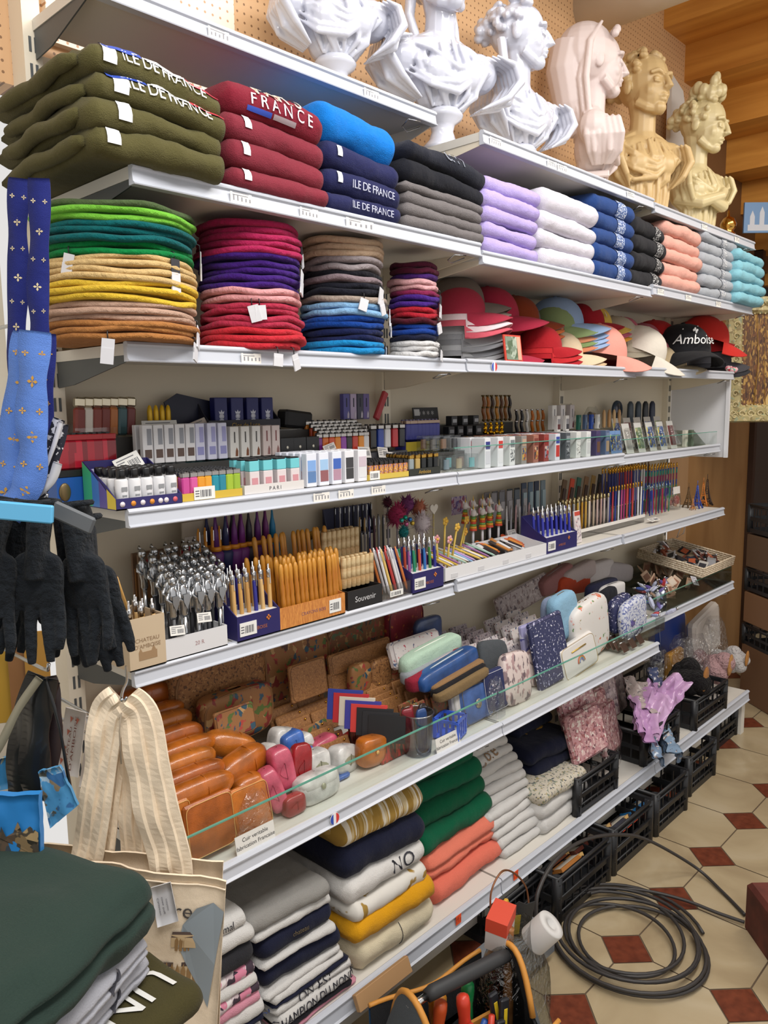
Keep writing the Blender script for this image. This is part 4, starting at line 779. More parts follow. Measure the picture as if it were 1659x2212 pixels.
block('spectacle_case', lambda i, r: (P(['#3c4650', '#2f3c48', '#22262c', '#20283f'][i], .35),), 'D', 2, 1362, 1424, -.10, 4, 1, .02, .05, lambda i, r: ['grey blue', 'slate', 'charcoal', 'navy'][i]+' upright spectacle case', 'the spectacle case row', 'spectacle case')
mk('round_mirror', G().lathe([(.038, 0), (.04, .004), (.038, .012)], 24, 0, Rx(PI/2)).lathe([(.028, .0122), (.027, .013)], 24, 1, Rx(PI/2)), [P('#26364a', .3), P('#4a4a52', .15, .5)], None, (xu(1330, -.06, 1.5), -.06, 1.52), (0, 0, 0), 'dark blue round mirror behind the wooden tubes', 'mirror')
riser('D', 2, 1318, 1430, -.11, -.03, .049, 'clear step under the spectacle cases')
kind('blister_pack', ('backing_card', G().box(-.03, .03, .004, .0055, 0, .12).box(-.026, .026, .0034, .004, .015, .1, 1), (0, 1)), ('clear_blister', G().box(-.026, .026, -.012, .0034, .012, .1, 0, .006), (2,)))
BP = [PAT('#31539a', ['#8fb0d8', '#d8c44a', '#1c2f6a'], 55, .5), PAT('#3a62ac', ['#a8c4e0', '#e0cc50', '#27407c'], 60, .5), P('#7c3a3c', .5), PAT('#7a9a6a', ['#d0cc9a', '#4a6a4a'], 60, .5), P('#c9c5be', .5)]
CBL = CLEAR('#fafafa', .5, .08, .4)
block('blister_pack', lambda i, r: (P('#c9c8c4', .5), BP[[4, 3, 0, 1, 2][i]], CBL), 'D', 2, 1352, 1470, -.24, 5, 1, .02, .001, lambda i, r: ['cream', 'green', 'deep blue', 'blue and yellow', 'burgundy'][i]+' blister packed souvenir', 'the blister row behind low glass', 'souvenir pack', tilt=-14)
block('blister_pack', lambda i, r: (P('#b9b4ac', .5), BP[(i*2) % 5], CBL), 'D', 2, 1330, 1440, -.19, 5, 1, .02, .02, 'clear wrapped souvenir card', 'the second row behind blister packs', 'souvenir pack', tilt=-12)
block('blister_pack', lambda i, r: (P('#6a8ab8', .5), BP[i % 2], CBL), 'D', 1, 1322, 1346, -.27, 2, 1, .02, .001, 'wavy blue printed pack', 'the pair by the shelf joint', 'souvenir pack', tilt=-8, sc=.7)
block('slim_box', lambda i, r: (P(['#cfcabc', '#5a6454'][i], .4), P('#7a8a78', .5), P('#b8b8a8', .5)), 'D', 2, 1476, 1502, -.24, 2, 1, .02, .001, lambda i, r: ['cream', 'moss green'][i]+' tall souvenir box', 'the pair at the far end', 'box', sc=1.0)
g = G().add([(0, 0, 0), (.13, 0, 0), (.10, .1, .0), (.0, .1, .07), (0, 0, .065)], [(0, 1, 4), (0, 4, 3), (1, 2, 3, 4)]).box(0, .12, 0, .1, .0, .003)
mk('clear_tray', g, CLEAR('#d8dcd4', .6, .1), None, (xu(1500, -.24, 1.36), -.24, 1.3535), None, 'sloping clear tray at the very end, lighter level', 'tray')
# ================================================================== pen level
kind('pen', ('barrel', G().lathe([(.001, 0), (.0035, .012), (.0048, .02), (.0048, .095), (.004, .098)], 10), (0,)), ('metal_top', G().lathe([(.0049, .0985), (.0049, .115), (.003, .118), (.0022, .119), (.0022, .128), (.001, .129)], 10, 0), (1,)), ('clip', G().box(-.001, .001, -.0068, -.005, .085, .118), (1,)))
kind('plain_pen', ('pen', G().lathe([(.001, 0), (.003, .01), (.004, .018), (.004, .11), (.0042, .112), (.0035, .13), (.002, .131), (.002, .137), (.001, .138)], 9).box(-.0008, .0008, -.006, -.0042, .105, .13, 1), (0, 1)))
def carve(k):
    q = random.Random(k); return G().lathe([(.001, 0)]+[(.0058+q.uniform(-.0007, .0007), .01+.008*j) for j in range(16)]+[(.0045, .14), (.001, .143)], 9)
kind('carved_pencil', ('pencil', carve(2), (0,)))
kind('bamboo_tube', ('tube', G().lathe([(.006, 0), (.007, .002), (.007, .022), (.0064, .023), (.007, .024), (.007, .046), (.0064, .047), (.007, .048), (.007, .068), (.006, .07)], 10), (0,)))
kind('pencil', ('shaft', G().lathe([(.0036, .006), (.0036, .155)], 6, 0, None, False), (0,)), ('sharp_tip', G().lathe([(.0006, 0), (.0035, .0059)], 6, 0), (2,)), ('ferrule', G().lathe([(.0038, .155), (.0038, .168), (.0045, .172), (.003, .178), (.001, .18)], 8), (1,)))
kind('mechanical_pencil', ('barrel', G().lathe([(.0008, 0), (.0035, .014), (.0042, .018), (.0042, .095), (.0036, .097)], 9), (0,)), ('top', G().lathe([(.0036, .097), (.0046, .099), (.0046, .108), (.0025, .112), (.001, .1125)], 9), (1,)))
WP = [P('#c9a063', .5), P('#bf9352', .5), P('#d0aa70', .5), P('#b88a4c', .5)]
# cardboard box of wooden pens
o, w, d = open_box('cardboard_box', 'kraft card box lettered CHATEAU D AMBOISE full of wooden pens', 'box', 'E', 0, 282, 360, -.288, -.18, .103, .103, P('#c2ae92', .65), txt='CHATEAU|D\'AMBOISE', tcol='#8f7558', tsize=.0115)
g = G().box(w*.25, w*.75, -.0006, 0, .018, .034).prism([(w*.25, .034), (w*.3, .042), (w*.35, .034)], -.0006, 0).prism([(w*.6, .034), (w*.66, .045), (w*.72, .034)], -.0006, 0); mk('printed_castle', g, P('#9a7d5c', .6), o)
g = G().box(-.0006, 0, .03, .055, .07, .078).box(-.0006, 0, .03, .045, .06, .064); mk('barcode', g, P('#8a8078', .6), o)
q = random.Random(3)
for k in range(9): inst('pen', (WP[k % 4] if k != 3 else P('#9aa0a8', .3, .6), CHROME), (o.location.x+.012+.0068*k, -.278+.024*(k % 4), o.location.z+.004), (q.uniform(-.06, .06), q.uniform(-.08, .08), q.uniform(0, 6)), f'wooden pen with chrome top, {nth(k, 9)} in the kraft card box', 'pen', 'pens in the kraft box')
# tray of knights
def knight_pen():
    a = G().lathe([(.001, 0), (.0032, .01), (.0042, .018), (.0042, .062)], 8)
    b = G().lathe([(.0045, .062), (.0075, .068), (.0068, .08), (.0085, .09), (.0105, .104), (.0095, .114), (.005, .119), (.0042, .122)], 10, sy=.75).ball((0, 0, .131), (.0075, .0078, .0095), 9).ball((0, -.006, .128), (.0035, .004, .0035), 6).tube([(0, .004, .139), (0, .008, .144), (0, .012, .138)], .0022, 5)
    b.tube([(-.0095, 0, .112), (-.0135, -.004, .100), (-.007, -.0095, .093)], [.0036, .003, .0026], 7).tube([(.0095, 0, .112), (.0135, -.004, .100), (.006, -.0095, .094)], [.0036, .003, .0026], 7)
    c = G().prism([(-.006, .105), (.006, .105), (.0062, .092), (0, .078), (-.0062, .092)], -.0115, -.0095).tube([(.0065, -.0105, .07), (.0065, -.0105, .128)], .001, 5).box(.0035, .0095, -.0112, -.0098, .1, .102)
    return a, b, c
ka, kb, kc = knight_pen(); kind('knight_pen', ('pen_barrel', ka, (0,)), ('knight_figure', kb, (1,)), ('shield_and_sword', kc, (1,)))
SIL = P('#b9bbbe', .22, 1)
open_box('pen_tray', 'long white tray of silver knight pens', 'tray', 'E', 0, 360, 492, -.284, -.12, .045, .05, P('#d6d6d8', .45), txt='   20 R', tcol='#b08f90', tsize=.012)
block('knight_pen', lambda i, r: (SIL if (i+r) % 3 else P('#3a3a3e', .4), SIL), 'E', 0, 366, 490, -.266, 5, 1, .02, .006, 'silver knight topped pen', 'the white knight tray', 'pen', 'knight pens', jit=.003, sc=1.15)
block('knight_pen', lambda i, r: (SIL if (i+r) % 2 else P('#2c2c30', .4), SIL), 'E', 0, 358, 494, -.232, 6, 4, .03, .012, 'silver knight topped pen', 'the knight rows behind', 'pen', 'knight pens', jit=.003, sc=1.15, dz=.012)
for k, (u, y, z) in enumerate(((385, -.288, .05), (443, -.292, .065))): card('E', 0, u, y, z, .034, .02, f'tiny white price card among the knights, {nth(k, 2)}', roll=6)
kind('hang_pack', ('card', bx(.03, .006, .11, .001).join(G().box(-.011, .011, -.004, 0, .01, .075, 1)), (0, 1)))
block('hang_pack', (P('#7a5f48', .5), P('#8f6238', .45)), 'E', 0, 308, 425, -.085, 6, 2, .03, .075, 'brown wooden souvenir pack', 'the brown pack row behind knights', 'souvenir pack', 'brown packs behind the knights')
block('hang_pack', (P('#a89c8c', .5), P('#c0b8b0', .45)), 'E', 0, 400, 455, -.06, 3, 1, .03, .13, 'pale hanging pack', 'the pale pack group beside the umbrellas', 'souvenir pack')
riser('E', 0, 300, 500, -.095, -.03, .074, 'clear step behind the knight pens')
block('knight_pen', (P('#6e1d22', .4), SIL), 'E', 0, 400, 420, -.11, 2, 1, .02, .06, 'red handled knight pen', 'the red pair above the knights', 'pen', jit=.004)
for k, (u, y, z) in enumerate(((310, -.12, .155), (398, -.12, .17))):
    g = G().prism([(-.014, 0), (.014, .004), (.011, .028), (.0, .02), (-.008, .034)], 0, .001); mk('paper_pennant', g, P('#b23038', .5), None, (xu(u, y, 1.2), y, 1.048+z), (.2, .2*k, .2), f'small red paper pennant above the knights, {nth(k, 2)}', 'pennant')
block('plain_pen', (P('#d08a2c', .4), CHROME), 'E', 0, 425, 500, -.10, 5, 1, .02, .09, 'orange capped pen', 'the orange capped row above the knights', 'pen')
mk('wooden_letter_opener', G().tube([(0, 0, 0), (-.008, -.01, .03), (-.02, -.016, .06), (-.026, -.018, .085)], [.003, .006, .007, .004], 8, flat=.5), WP[1], None, (xu(272, -.25, 1.19), -.25, 1.15), None, 'wooden letter opener leaning behind the kraft box', 'letter opener')
# navy cartons of pens
def navy_carton(u0, u1, n, cols, names, where, uL=None, y0=-.288, dep=.10, b=0, top=None, hb=.125, hf=.056, price=(.05, .045, .03), sc=1, rows=2):
    o, w, d = open_box('pen_carton', f'navy card carton with orange lettering, {where}', 'carton', 'E', b, u0, u1, y0, y0+dep, hf, hb, P('#241f5c', .45), inner=P('#dcdce2', .5), txt=' |AMBOISE', tcol='#a8623e', tsize=.011, price=price)
    mk('pen_insert', G().box(.003, w-.003, .003, d-.003, hf-.004, hf-.001), P('#dadada', .5), o)
    g = G()
    for a in range(4): g.ball((w*.72+.004*math.cos(a*PI/2), -.001, hf*.72+.004*math.sin(a*PI/2)), (.0028, .0008, .0028), 5)
    mk('orange_emblem', g, P('#c8742c', .5), o)
    for r in range(rows):
        for i in range(n):
            c = cols[(i+r) % len(cols)]; x = o.location.x+w*(i+.5)/n
            inst('pen', (c, CHROME), (x, y0+.02+r*.035, o.location.z+hf-.03+r*.004), (-.05, 0, q.uniform(-.5, .5)), f'{names[(i+r) % len(names)]} {"" if len(where) > 26 else "chrome topped "}pen, {nth(i, n)} {"front" if r == 0 else "rear"} one in {where}', 'pen', 'pens of '+where, sc)
    return o
navy_carton(514, 606, 6, [WP[0], WP[1], WP[3], P('#2b2a80', .4), WP[2], WP[0]], ['wooden', 'wooden', 'tan', 'navy', 'pale wood', 'wooden'], 'the carton beside the knights')
CARV = WOOD('#a9661a', '#d39a3c', (60, 60, 14), .4)
open_box('pencil_carton', 'orange card carton full of carved wooden pencils', 'carton', 'E', 0, 606, 746, -.288, -.15, .052, .075, P('#c07a3c', .5), inner=P('#d8a878', .5), matf=PAT('#c47f3e', ['#d8944a', '#b06a34'], 120, .5, .5, stretch=(8, 1, .5)), txt='CRAYONS BOIS', tcol='#8a5f6a', tsize=.011, price=(.74, .038, .032))
block('carved_pencil', (CARV,), 'E', 0, 610, 738, -.266, 13, 1, .02, .004, 'carved tan wooden pencil', 'the orange carton front', 'pencil', 'carved pencils', jit=.0025, sc=1.0, tilt=-4)
block('carved_pencil', (CARV,), 'E', 0, 604, 742, -.236, 13, 2, .026, .01, 'carved tan wooden pencil', 'the orange carton middle', 'pencil', 'carved pencils', jit=.004, sc=1.0, tilt=-5)
block('carved_pencil', (CARV,), 'E', 0, 560, 716, -.17, 13, 1, .02, .05, 'carved tan wooden pencil', 'the raised rear pencil row', 'pencil', 'carved pencils', jit=.004, sc=1.05, tilt=-6)
block('carved_pencil', (CARV,), 'E', 0, 545, 600, -.205, 4, 1, .02, .02, 'carved tan wooden pencil', 'the group left of the orange carton', 'pencil', 'carved pencils', jit=.004, sc=1.0, lean=-6)
BAM = WOOD('#a88455', '#d6c196', (40, 40, 60), .45)
block('bamboo_tube', (BAM,), 'E', 0, 738, 806, -.235, 7, 2, .022, .045, 'banded bamboo tube', 'the lower bamboo tier', 'bamboo tube', 'bamboo tubes', jit=.0008, sc=1.12)
block('bamboo_tube', (BAM,), 'E', 0, 696, 775, -.165, 8, 2, .022, .105, 'banded bamboo tube', 'the upper bamboo tier', 'bamboo tube', 'bamboo tubes', jit=.0008, sc=1.12)
open_box('counter_display', 'black counter display lettered Souvenir under the bamboo tubes', 'counter display', 'E', 0, 752, 826, -.283, -.19, .05, .05, P('#1d1d1f', .45), txt='Souvenir', tcol='#c9c9cb', tsize=.021)
riser('E', 0, 690, 790, -.175, -.12, .104, 'dark step under the upper bamboo tubes')
# clear holder of leaning pens
LC = ['#d8d8dc', '#d9b96a', '#b23c3c', '#dcdce0', '#d0d0d4', '#c9743c', '#dcdce0', '#c03a3e', '#e0e0e4', '#cf4a3c', '#d8d8dc', '#4a3f9c']; LN = ['white', 'gold', 'red', 'white', 'silver', 'copper', 'white', 'red', 'white', 'coral', 'white', 'violet']
block('plain_pen', lambda i, r: (P(LC[(i+5*r) % 12], .35), CHROME), 'E', 0, 838, 884, -.268, 6, 2, .03, .006, lambda i, r: LN[(i+5*r) % 12]+' slim pen', 'the clear leaning holder', 'pen', jit=.002, lean=-14, tilt=-6, sc=.95)
open_box('pen_holder', 'clear acrylic holder of leaning slim pens', 'pen holder', 'E', 0, 826, 890, -.284, -.2, .04, .06, CLEAR('#f0f0f0', .4), price=(.25, .05, .016))
navy_carton(892, 958, 6, [P('#8a4a84', .3), P('#1f7c5c', .3), P('#b84a34', .3), P('#2a66a8', .3), P('#3d7a3c', .3), P('#2b2a7c', .3)], ['plum', 'green', 'copper', 'blue', 'leaf green', 'navy'], 'the carton of coloured pens', hb=.11, sc=.9)
navy_carton(1180, 1246, 7, [P('#2a2f96', .3)], ['royal blue'], 'the carton of royal blue pens', b=1, hb=.12, sc=.95)
# rear: closed mini umbrellas, plumes, fancy pens
def mini_umb():
    a = G().lathe([(.0018, .035), (.004, .04), (.012, .06), (.016, .085), (.012, .09)], 10); b = G().lathe([(.011, .0905), (.0115, .097), (.010, .099)], 10); c = G().lathe([(.007, .099), (.006, .125), (.003, .14), (.0012, .16)], 8); e = G().tube([(0, 0, .034), (0, 0, .012), (.004, 0, .004), (.009, 0, .006)], .002, 6)
    return a, b, c, e
ua, ub, uc, ue = mini_umb(); kind('umbrella_pen', ('canopy', ua, (0,)), ('orange_ring', ub, (1,)), ('canopy_tip', uc, (0,)), ('hook_handle', ue, (1,)))
UC = ['#5c2a70', '#242a58', '#6a2c78', '#722c7c', '#2a2432', '#642a74', '#6e2a6c', '#1f78a4']; UN = ['purple', 'navy', 'violet', 'violet', 'black', 'purple', 'plum', 'turquoise']
block('umbrella_pen', lambda i, r: (P(UC[(i+r) % 8], .5), P('#d58a24', .4)), 'E', 0, 462, 602, -.10, 8, 2, .035, .055, lambda i, r: UN[(i+r) % 8]+' closed umbrella shaped pen', 'the umbrella pen row', 'pen', 'umbrella pens', jit=.002, sc=1.25)
riser('E', 0, 500, 700, -.13, -.04, .054, 'dark step carrying the umbrella pens')
mk('gold_ribbon_bow', lumps(.05, .03, .04, 10, 9, 1, .012), P('#b98a3c', .3, .7), None, (xu(685, -.08, 1.2), -.08, 1.19), None, 'small gold foil bow behind the bamboo tubes', 'bow')
o, w, d = open_box('counter_display', 'navy backed display of silver pens under the shelf', 'counter display', 'E', 0, 712, 812, -.062, -.035, .01, .085, P('#1c1f40', .5), .135)
block('plain_pen', lambda i, r: (P(['#2a2a30', '#b0b0b4'][i % 2], .3, .5), CHROME), 'E', 0, 720, 806, -.056, 9, 1, .02, .14, 'silver clipped dark pen', 'the navy backed display', 'pen', sc=.62)
block('plain_pen', lambda i, r: (P(['#a88a5a', '#3a3a6a', '#4a2a34', '#8a8a90', '#3c3c40'][i], .35), CHROME), 'E', 0, 784, 834, -.12, 5, 2, .02, .085, lambda i, r: ['tan', 'navy', 'maroon', 'grey', 'black'][i]+' slim pen', 'the rack beside the plumes', 'pen', sc=.8)
block('plain_pen', lambda i, r: (P(['#3c3a3c', '#6a6668'][i % 2], .35), CHROME), 'E', 0, 762, 800, -.15, 5, 1, .02, .07, 'dark grey slim pen', 'the short dark rack', 'pen', sc=.7)
riser('E', 0, 760, 850, -.155, -.04, .069, 'clear step under the dark slim pens')
def plume(col, u, v, y, r, seed, label, b=0):
    x = xu(u, y, 1.2); z = zv(v, x, y); q = random.Random(seed); t = thing('plume_pen', label, 'pen', (x, y, z)); g = G()
    for k in range(150):
        dd = Vector((q.gauss(0, 1), q.gauss(0, 1), q.gauss(0, 1))).normalized(); L = r*q.uniform(.75, 1.15); s = dd.cross(Vector((.3, .2, 1))).normalized()*r*.07
        g.add([s, -s, dd*L*.6-s*1.2, dd*L, dd*L*.6+s*1.2], [(0, 1, 2, 3, 4)])
    g.ball((0, 0, 0), r*.62, 10); mk('feather_pompom', g, FAB(col, 60, .5), t); mk('pen_stem', G().tube([(0, 0, -r*.5), (0, 0, 1.05-z+.0)], .003, 6), P('#c0b8c0', .4), t); return t
plume('#b03a62', 858, 1112, -.09, .045, 1, 'magenta feather plume pen, leftmost of the plumes'); plume('#8a4a80', 880, 1090, -.06, .036, 2, 'violet feather plume pen behind the magenta one'); plume('#c47a62', 905, 1098, -.08, .034, 3, 'orange pink feather plume pen between violet and white')
plume('#d8cdd2', 912, 1130, -.12, .042, 4, 'white feather plume pen beside the heart'); plume('#2f8a8c', 872, 1150, -.13, .024, 5, 'small teal feather plume pen low before the magenta'); plume('#5a2a3c', 838, 1085, -.05, .022, 6, 'small dark red plume pen at the back')
for k, (u, v, c) in enumerate(((876, 1118, '#2aa08c'), (886, 1122, '#3c78c0'), (891, 1130, '#d8b84a'), (878, 1132, '#c86a9a'), (868, 1124, '#3aa89a'))):
    x = xu(u, -.165, 1.2); mk('shiny_charm', G().ball((0, 0, 0), .007, 8), P(c, .15, .7), None, (x, -.165, zv(v, x, -.165)), None, f'shiny charm ball hanging before the plumes, {nth(k, 5)}', 'charm')
g = G(); pts = [(16*math.sin(t)**3, 13*math.cos(t)-5*math.cos(2*t)-2*math.cos(3*t)-math.cos(4*t)) for t in [2*PI*k/28 for k in range(28)]]
g.prism([(a*.00115, b*.00115) for a, b in pts][::-1], 0, .006); t = thing('heart_pen', 'pen topped by a flat white heart beside the plumes', 'pen', (xu(938, -.12, 1.2), -.12, zv(1099, xu(938, -.12, 1.2), -.12))); mk('heart', g, P('#d9d3c8', .5), t); mk('stem', G().tube([(0, .003, -.015), (0, .003, 1.05-t.location.z)], .003, 6), P('#c8b880', .4), t)
def flower_pen(u, v, y, lean, c1, label, b=0):
    x = xu(u, y, 1.15); t = thing('flower_pen', label, 'pen', (x, y, LV['E'][b][3]+.002), (0, lean, 0)); H = zv(v, x, y)-LV['E'][b][3]
    mk('stem', G().tube([(0, 0, 0), (0, 0, H*.95)], .0032, 7), P('#b79a3e', .4), t); g = G()
    for k in range(5): g.ball((.008*math.cos(k*1.257), -.002, H+.008*math.sin(k*1.257)), (.006, .003, .006), 6)
    g.ball((0, -.004, H), .0045, 6, 1); mk('flower_head', g, [P(c1, .5), P('#d8a83a', .5)], t)
for k, (u, v, y, l, c) in enumerate(((958, 1128, -.2, .05, '#c9a23e'), (972, 1140, -.21, .25, '#d9b04a'), (985, 1122, -.18, .35, '#c8a040'), (948, 1165, -.22, -.1, '#c98a8c'), (965, 1168, -.22, .12, '#cf9a9c'), (995, 1150, -.17, .2, '#d8a040'))): flower_pen(u, v, y, l, c, f'yellow stemmed flower pen, {nth(k, 6)} in the bunch by the glass joint', 0 if xu(u, y, 1.15) < 1 else 1)
def unicorn():
    a = G().tube([(0, 0, 0), (0, 0, .055)], .004, 7); g = G()
    for k in range(6): g.lathe([(.0125-.001*k, .05+.007*k), (.0118-.001*k, .0565+.007*k)], 10, k % 3)
    b = G().ball((0, 0, .104), (.010, .009, .012), 9).ball((.006, -.006, .1), (.006, .006, .005), 7).lathe([(.0025, .114), (.0003, .132)], 7, 1).ball((-.007, .002, .114), (.003, .003, .005), 6).ball((.007, .002, .114), (.003, .003, .005), 6).ball((-.006, .006, .106), (.006, .005, .011), 7, 2)
    return a, g, b
na, ng, nb = unicorn(); kind('unicorn_pen', ('pen_barrel', na, (0,)), ('rainbow_body', ng, (1, 2, 3)), ('unicorn_head', nb, (4, 5, 6)))
block('unicorn_pen', (P('#c8c8cc', .4), P('#c8472c', .4), P('#d9992c', .4), P('#6a9a4a', .4), P('#d4cdcb', .5), P('#d8b04a', .4), P('#b87a8c', .5)), 'E', 1, 1012, 1086, -.16, 4, 2, .035, .045, 'rainbow bodied unicorn pen', 'the unicorn cluster', 'pen', jit=.003, dz=.02, sc=1.05)
riser('E', 1, 1004, 1092, -.175, -.09, .044, 'clear step under the unicorn pens')
mk('printed_header_card', G().box(-.04, .04, 0, .002, 0, .06), PAT('#b0a0b8', ['#8f4a68', '#6a5a94', '#c8b8c8'], 60, .5), None, (xu(992, -.05, 1.2), -.05, 1.19), None, 'lilac printed header card under the lighter shelf', 'sign')
block('hang_pack', lambda i, r: (P(['#8f8c90', '#7a7a80', '#a09ca0', '#5c6670', '#6a6a72'][i], .5), P('#b4b0b4', .4)), 'E', 1, 1060, 1140, -.07, 5, 2, .03, .08, 'grey clear wrapped pen set', 'the grey pen set row', 'pen set')
block('plain_pen', lambda i, r: (P(['#c9c9cc', '#9a9aa0', '#c0a0a4'][i % 3], .3, .3), CHROME), 'E', 1, 1090, 1145, -.15, 6, 1, .02, .01, 'long silver tube pen', 'the silver tube cluster', 'pen', jit=.003, sc=1.05)
block('hang_pack', lambda i, r: (P(['#3c4a60', '#5c7084', '#2f3a50', '#7a8a94'][i], .5), P('#9ab0b8', .4)), 'E', 1, 1125, 1180, -.07, 4, 1, .03, .1, 'blue grey souvenir pack', 'the blue grey pack group', 'souvenir pack')
for k, u in enumerate((1108, 1150)): card('E', 1, u, -.17, .05, .05, .026, f'white price card before the wrapped pens, {nth(k, 2)}', col='#bcb8b4')
riser('E', 1, 1050, 1190, -.085, -.03, .079, 'clear back step with wrapped pen sets')
# long white tray of lying pens
zE = LV['E'][1][3]
o, w, d = open_box('pen_tray', 'long white tray of loose pens lying at the front', 'tray', 'E', 1, 962, 1180, -.288, -.17, .04, .06, P('#dadadc', .45))
for k in range(4):
    g = G().box(w*(.05+.24*k), w*(.05+.24*k)+.03, -.001, 0, .008, .02); mk('price_label', g, P('#c9c9cc', .5), o)
TC = ['#8fb0d8', '#b98fc8', '#dcd8cc', '#d8b84c', '#c8829a', '#e0dcd4', '#c8a43c', '#9a6a9c', '#d8d8da', '#a0c0b0', '#d4b46c', '#dcdcdc']; TN = ['sky blue', 'lilac', 'cream', 'yellow', 'pink', 'ivory', 'mustard', 'mauve', 'white', 'mint', 'gold', 'pearl']
for k in range(22):
    x = o.location.x+.02+(w*.50)*k/22; inst('plain_pen', (P(TC[k % 12], .35), CHROME), (x, -.268+.006*(k % 3), zE+.03+.004*(k % 2)), (math.radians(-72), 0, math.radians(14+q.uniform(-6, 6))), f'{TN[k % 12]} pen lying in the white tray' if k > 11 else f'{TN[k % 12]} pen lying at the near end of the white tray', 'pen', 'loose pens in the white tray', .8)
TC2 = ['#d0d0d2', '#2a2226', '#c8662c', '#b8461e', '#3a3430', '#b87a3c', '#5a5a5c', '#d08a3c']
for k in range(12):
    x = o.location.x+w*.58+(w*.40)*k/12; inst('hang_pack', (P(TC2[k % 8], .45), P(TC2[(k*3+1) % 8], .4)), (x, -.255+.012*(k % 4), zE+.026+.003*(k % 3)), (math.radians(-68), 0, math.radians(20+q.uniform(-12, 12))), 'flat dark or orange gift pen pack lying in the white tray', 'pen set', 'gift packs in the white tray', .75)
# bookmark sheet, pencil stand
mk('bookmark_pack', G().box(-.022, .022, 0, .006, 0, .115, 0, .001).box(-.018, .018, -.0006, 0, .01, .09, 1).box(-.02, .02, -.0007, 0, .098, .112, 2), [P('#d5cdcc', .4), PAT('#d5cdcc', ['#8a8088', '#b89a9c'], 110, .4), P('#c04a3c', .5)], None, (xu(1252, -.255, 1.1), -.255, zE+.001), (math.radians(-6), 0, .05), 'white printed bookmark pack beside the royal blue pens', 'bookmark pack')
MCs = ['#4a3f7c', '#8a8a90', '#9a9a9c', '#c09a3c', '#b8882c', '#c8a04a', '#d8cdbc', '#bfae98', '#c0a8a0', '#b89890', '#c8b8b0', '#a8a0a0']
block('mechanical_pencil', lambda i, r: (P(MCs[(i+r) % 12], .25, .6), P('#c8b88c', .2, 1)), 'E', 1, 1216, 1316, -.205, 12, 2, .03, .025, 'metallic mechanical pencil', 'the clear pencil stand', 'pencil', 'pencils in the clear stand', sc=1.1)
PC = ['#23307c', '#b0343c', '#2a3a8c', '#dcdcde', '#b84a7c', '#9c2c6a', '#c04a44', '#2c3c8c', '#c23c38', '#3a3a70', '#dcdce0', '#e0e0e2']; PN = ['navy', 'red', 'blue', 'white', 'pink', 'magenta', 'coral', 'royal blue', 'scarlet', 'indigo', 'pearl', 'white']
block('pencil', lambda i, r: (P(PC[i], .3), GOLD, P('#c9a878', .5)), 'E', 1, 1312, 1386, -.2, 12, 1, .03, .018, lambda i, r: PN[i]+' gold topped pencil', 'the tall front pencil row', 'pencil', 'pencils in the clear stand', sc=.85)
block('pencil', lambda i, r: (P(['#232c72', '#222a6a', '#b03038', '#2a3478', '#d8d8dc', '#b83a3c'][(i//3) % 6], .3), GOLD, P('#c9a878', .5)), 'E', 1, 1312, 1392, -.145, 14, 2, .03, .07, 'gold topped long pencil', 'the raised pencil row', 'pencil', 'pencils in the clear stand', sc=.9)
open_box('pencil_stand', 'clear acrylic stand of metal and coloured pencils', 'pencil stand', 'E', 1, 1212, 1392, -.215, -.09, .03, .09, CLEAR('#f4f4f4', .5))
mk('white_stand_bar', G().box(0, xu(1392, -.22, 1.1)-xu(1225, -.22, 1.1), -.003, 0, 0, .012), P('#dcd8d2', .4), None, (xu(1225, -.222, 1.1), -.222, zE+.026), None, 'white rail across the clear pencil stand front', 'rail')
block('pencil', lambda i, r: (P(['#2a2a7c', '#3050b0', '#8a2a3a', '#3a2a5c', '#b8304a', '#5a3a7a', '#2a7a5c'][(i+r) % 7], .2, .4), P('#9ab0c0', .2, .8), P('#c9a878', .5)), 'E', 2, 1398, 1446, -.2, 7, 2, .03, .012, 'jewel coloured metallic pencil', 'the jewel pencil cluster', 'pencil', 'pencils of the far cluster', sc=.72, jit=.004)
RB = PAT('#3a2a6c', ['#6a2a8c', '#2a4aa0', '#2a8c7c', '#4a9a4a', '#8c2a5c'], 30, .95, .2, stretch=(.1, .1, 1))
block('pencil', (RB, GOLD, RB), 'E', 2, 1402, 1462, -.12, 10, 3, .025, .05, 'rainbow banded metallic pencil', 'the rainbow pencil bundle', 'pencil', 'rainbow pencils', sc=.9)
block('pencil', (P('#4a2a24', .4), P('#7a5a3c', .3, .6), RB), 'E', 2, 1345, 1402, -.07, 8, 1, .025, .07, 'dark wooden long pencil', 'the dark rear bundle', 'pencil', sc=.9)
block('hang_pack', lambda i, r: (P(['#6a5238', '#c84a2c', '#3a6a5c', '#8a6a4a', '#a8884c', '#30302e', '#b89a6c'][i], .5), P('#4a3a30', .4)), 'E', 1, 1205, 1312, -.06, 7, 1, .03, .09, lambda i, r: ['brown', 'red', 'teal', 'tan', 'ochre', 'black', 'straw'][i]+' slanted souvenir pack', 'the slanted packs above the pencil stand', 'souvenir pack', lean=14)
riser('E', 1, 1200, 1400, -.08, -.03, .088, 'clear step behind the pencil stand')
bagged('E', 2, 1468, -.17, .0, .12, .08, .1, 12, 'clear bag of pale trinkets beside the pencils at the far end', (lumps(.1, .07, .07, 10, 12, 3, .018), [P('#b88a70', .6), P('#d0c4b4', .6), P('#a04a3c', .6)]))
card('E', 2, 1462, -.2, .085, .07, .032, 'white blank card over the bag at the far end', tilt=-4, col='#d8d4ce', ink='#d0ccc6'); card('E', 2, 1418, -.26, .008, .08, .025, 'white curled card lying before the jewel pencils', tilt=-70, roll=0)
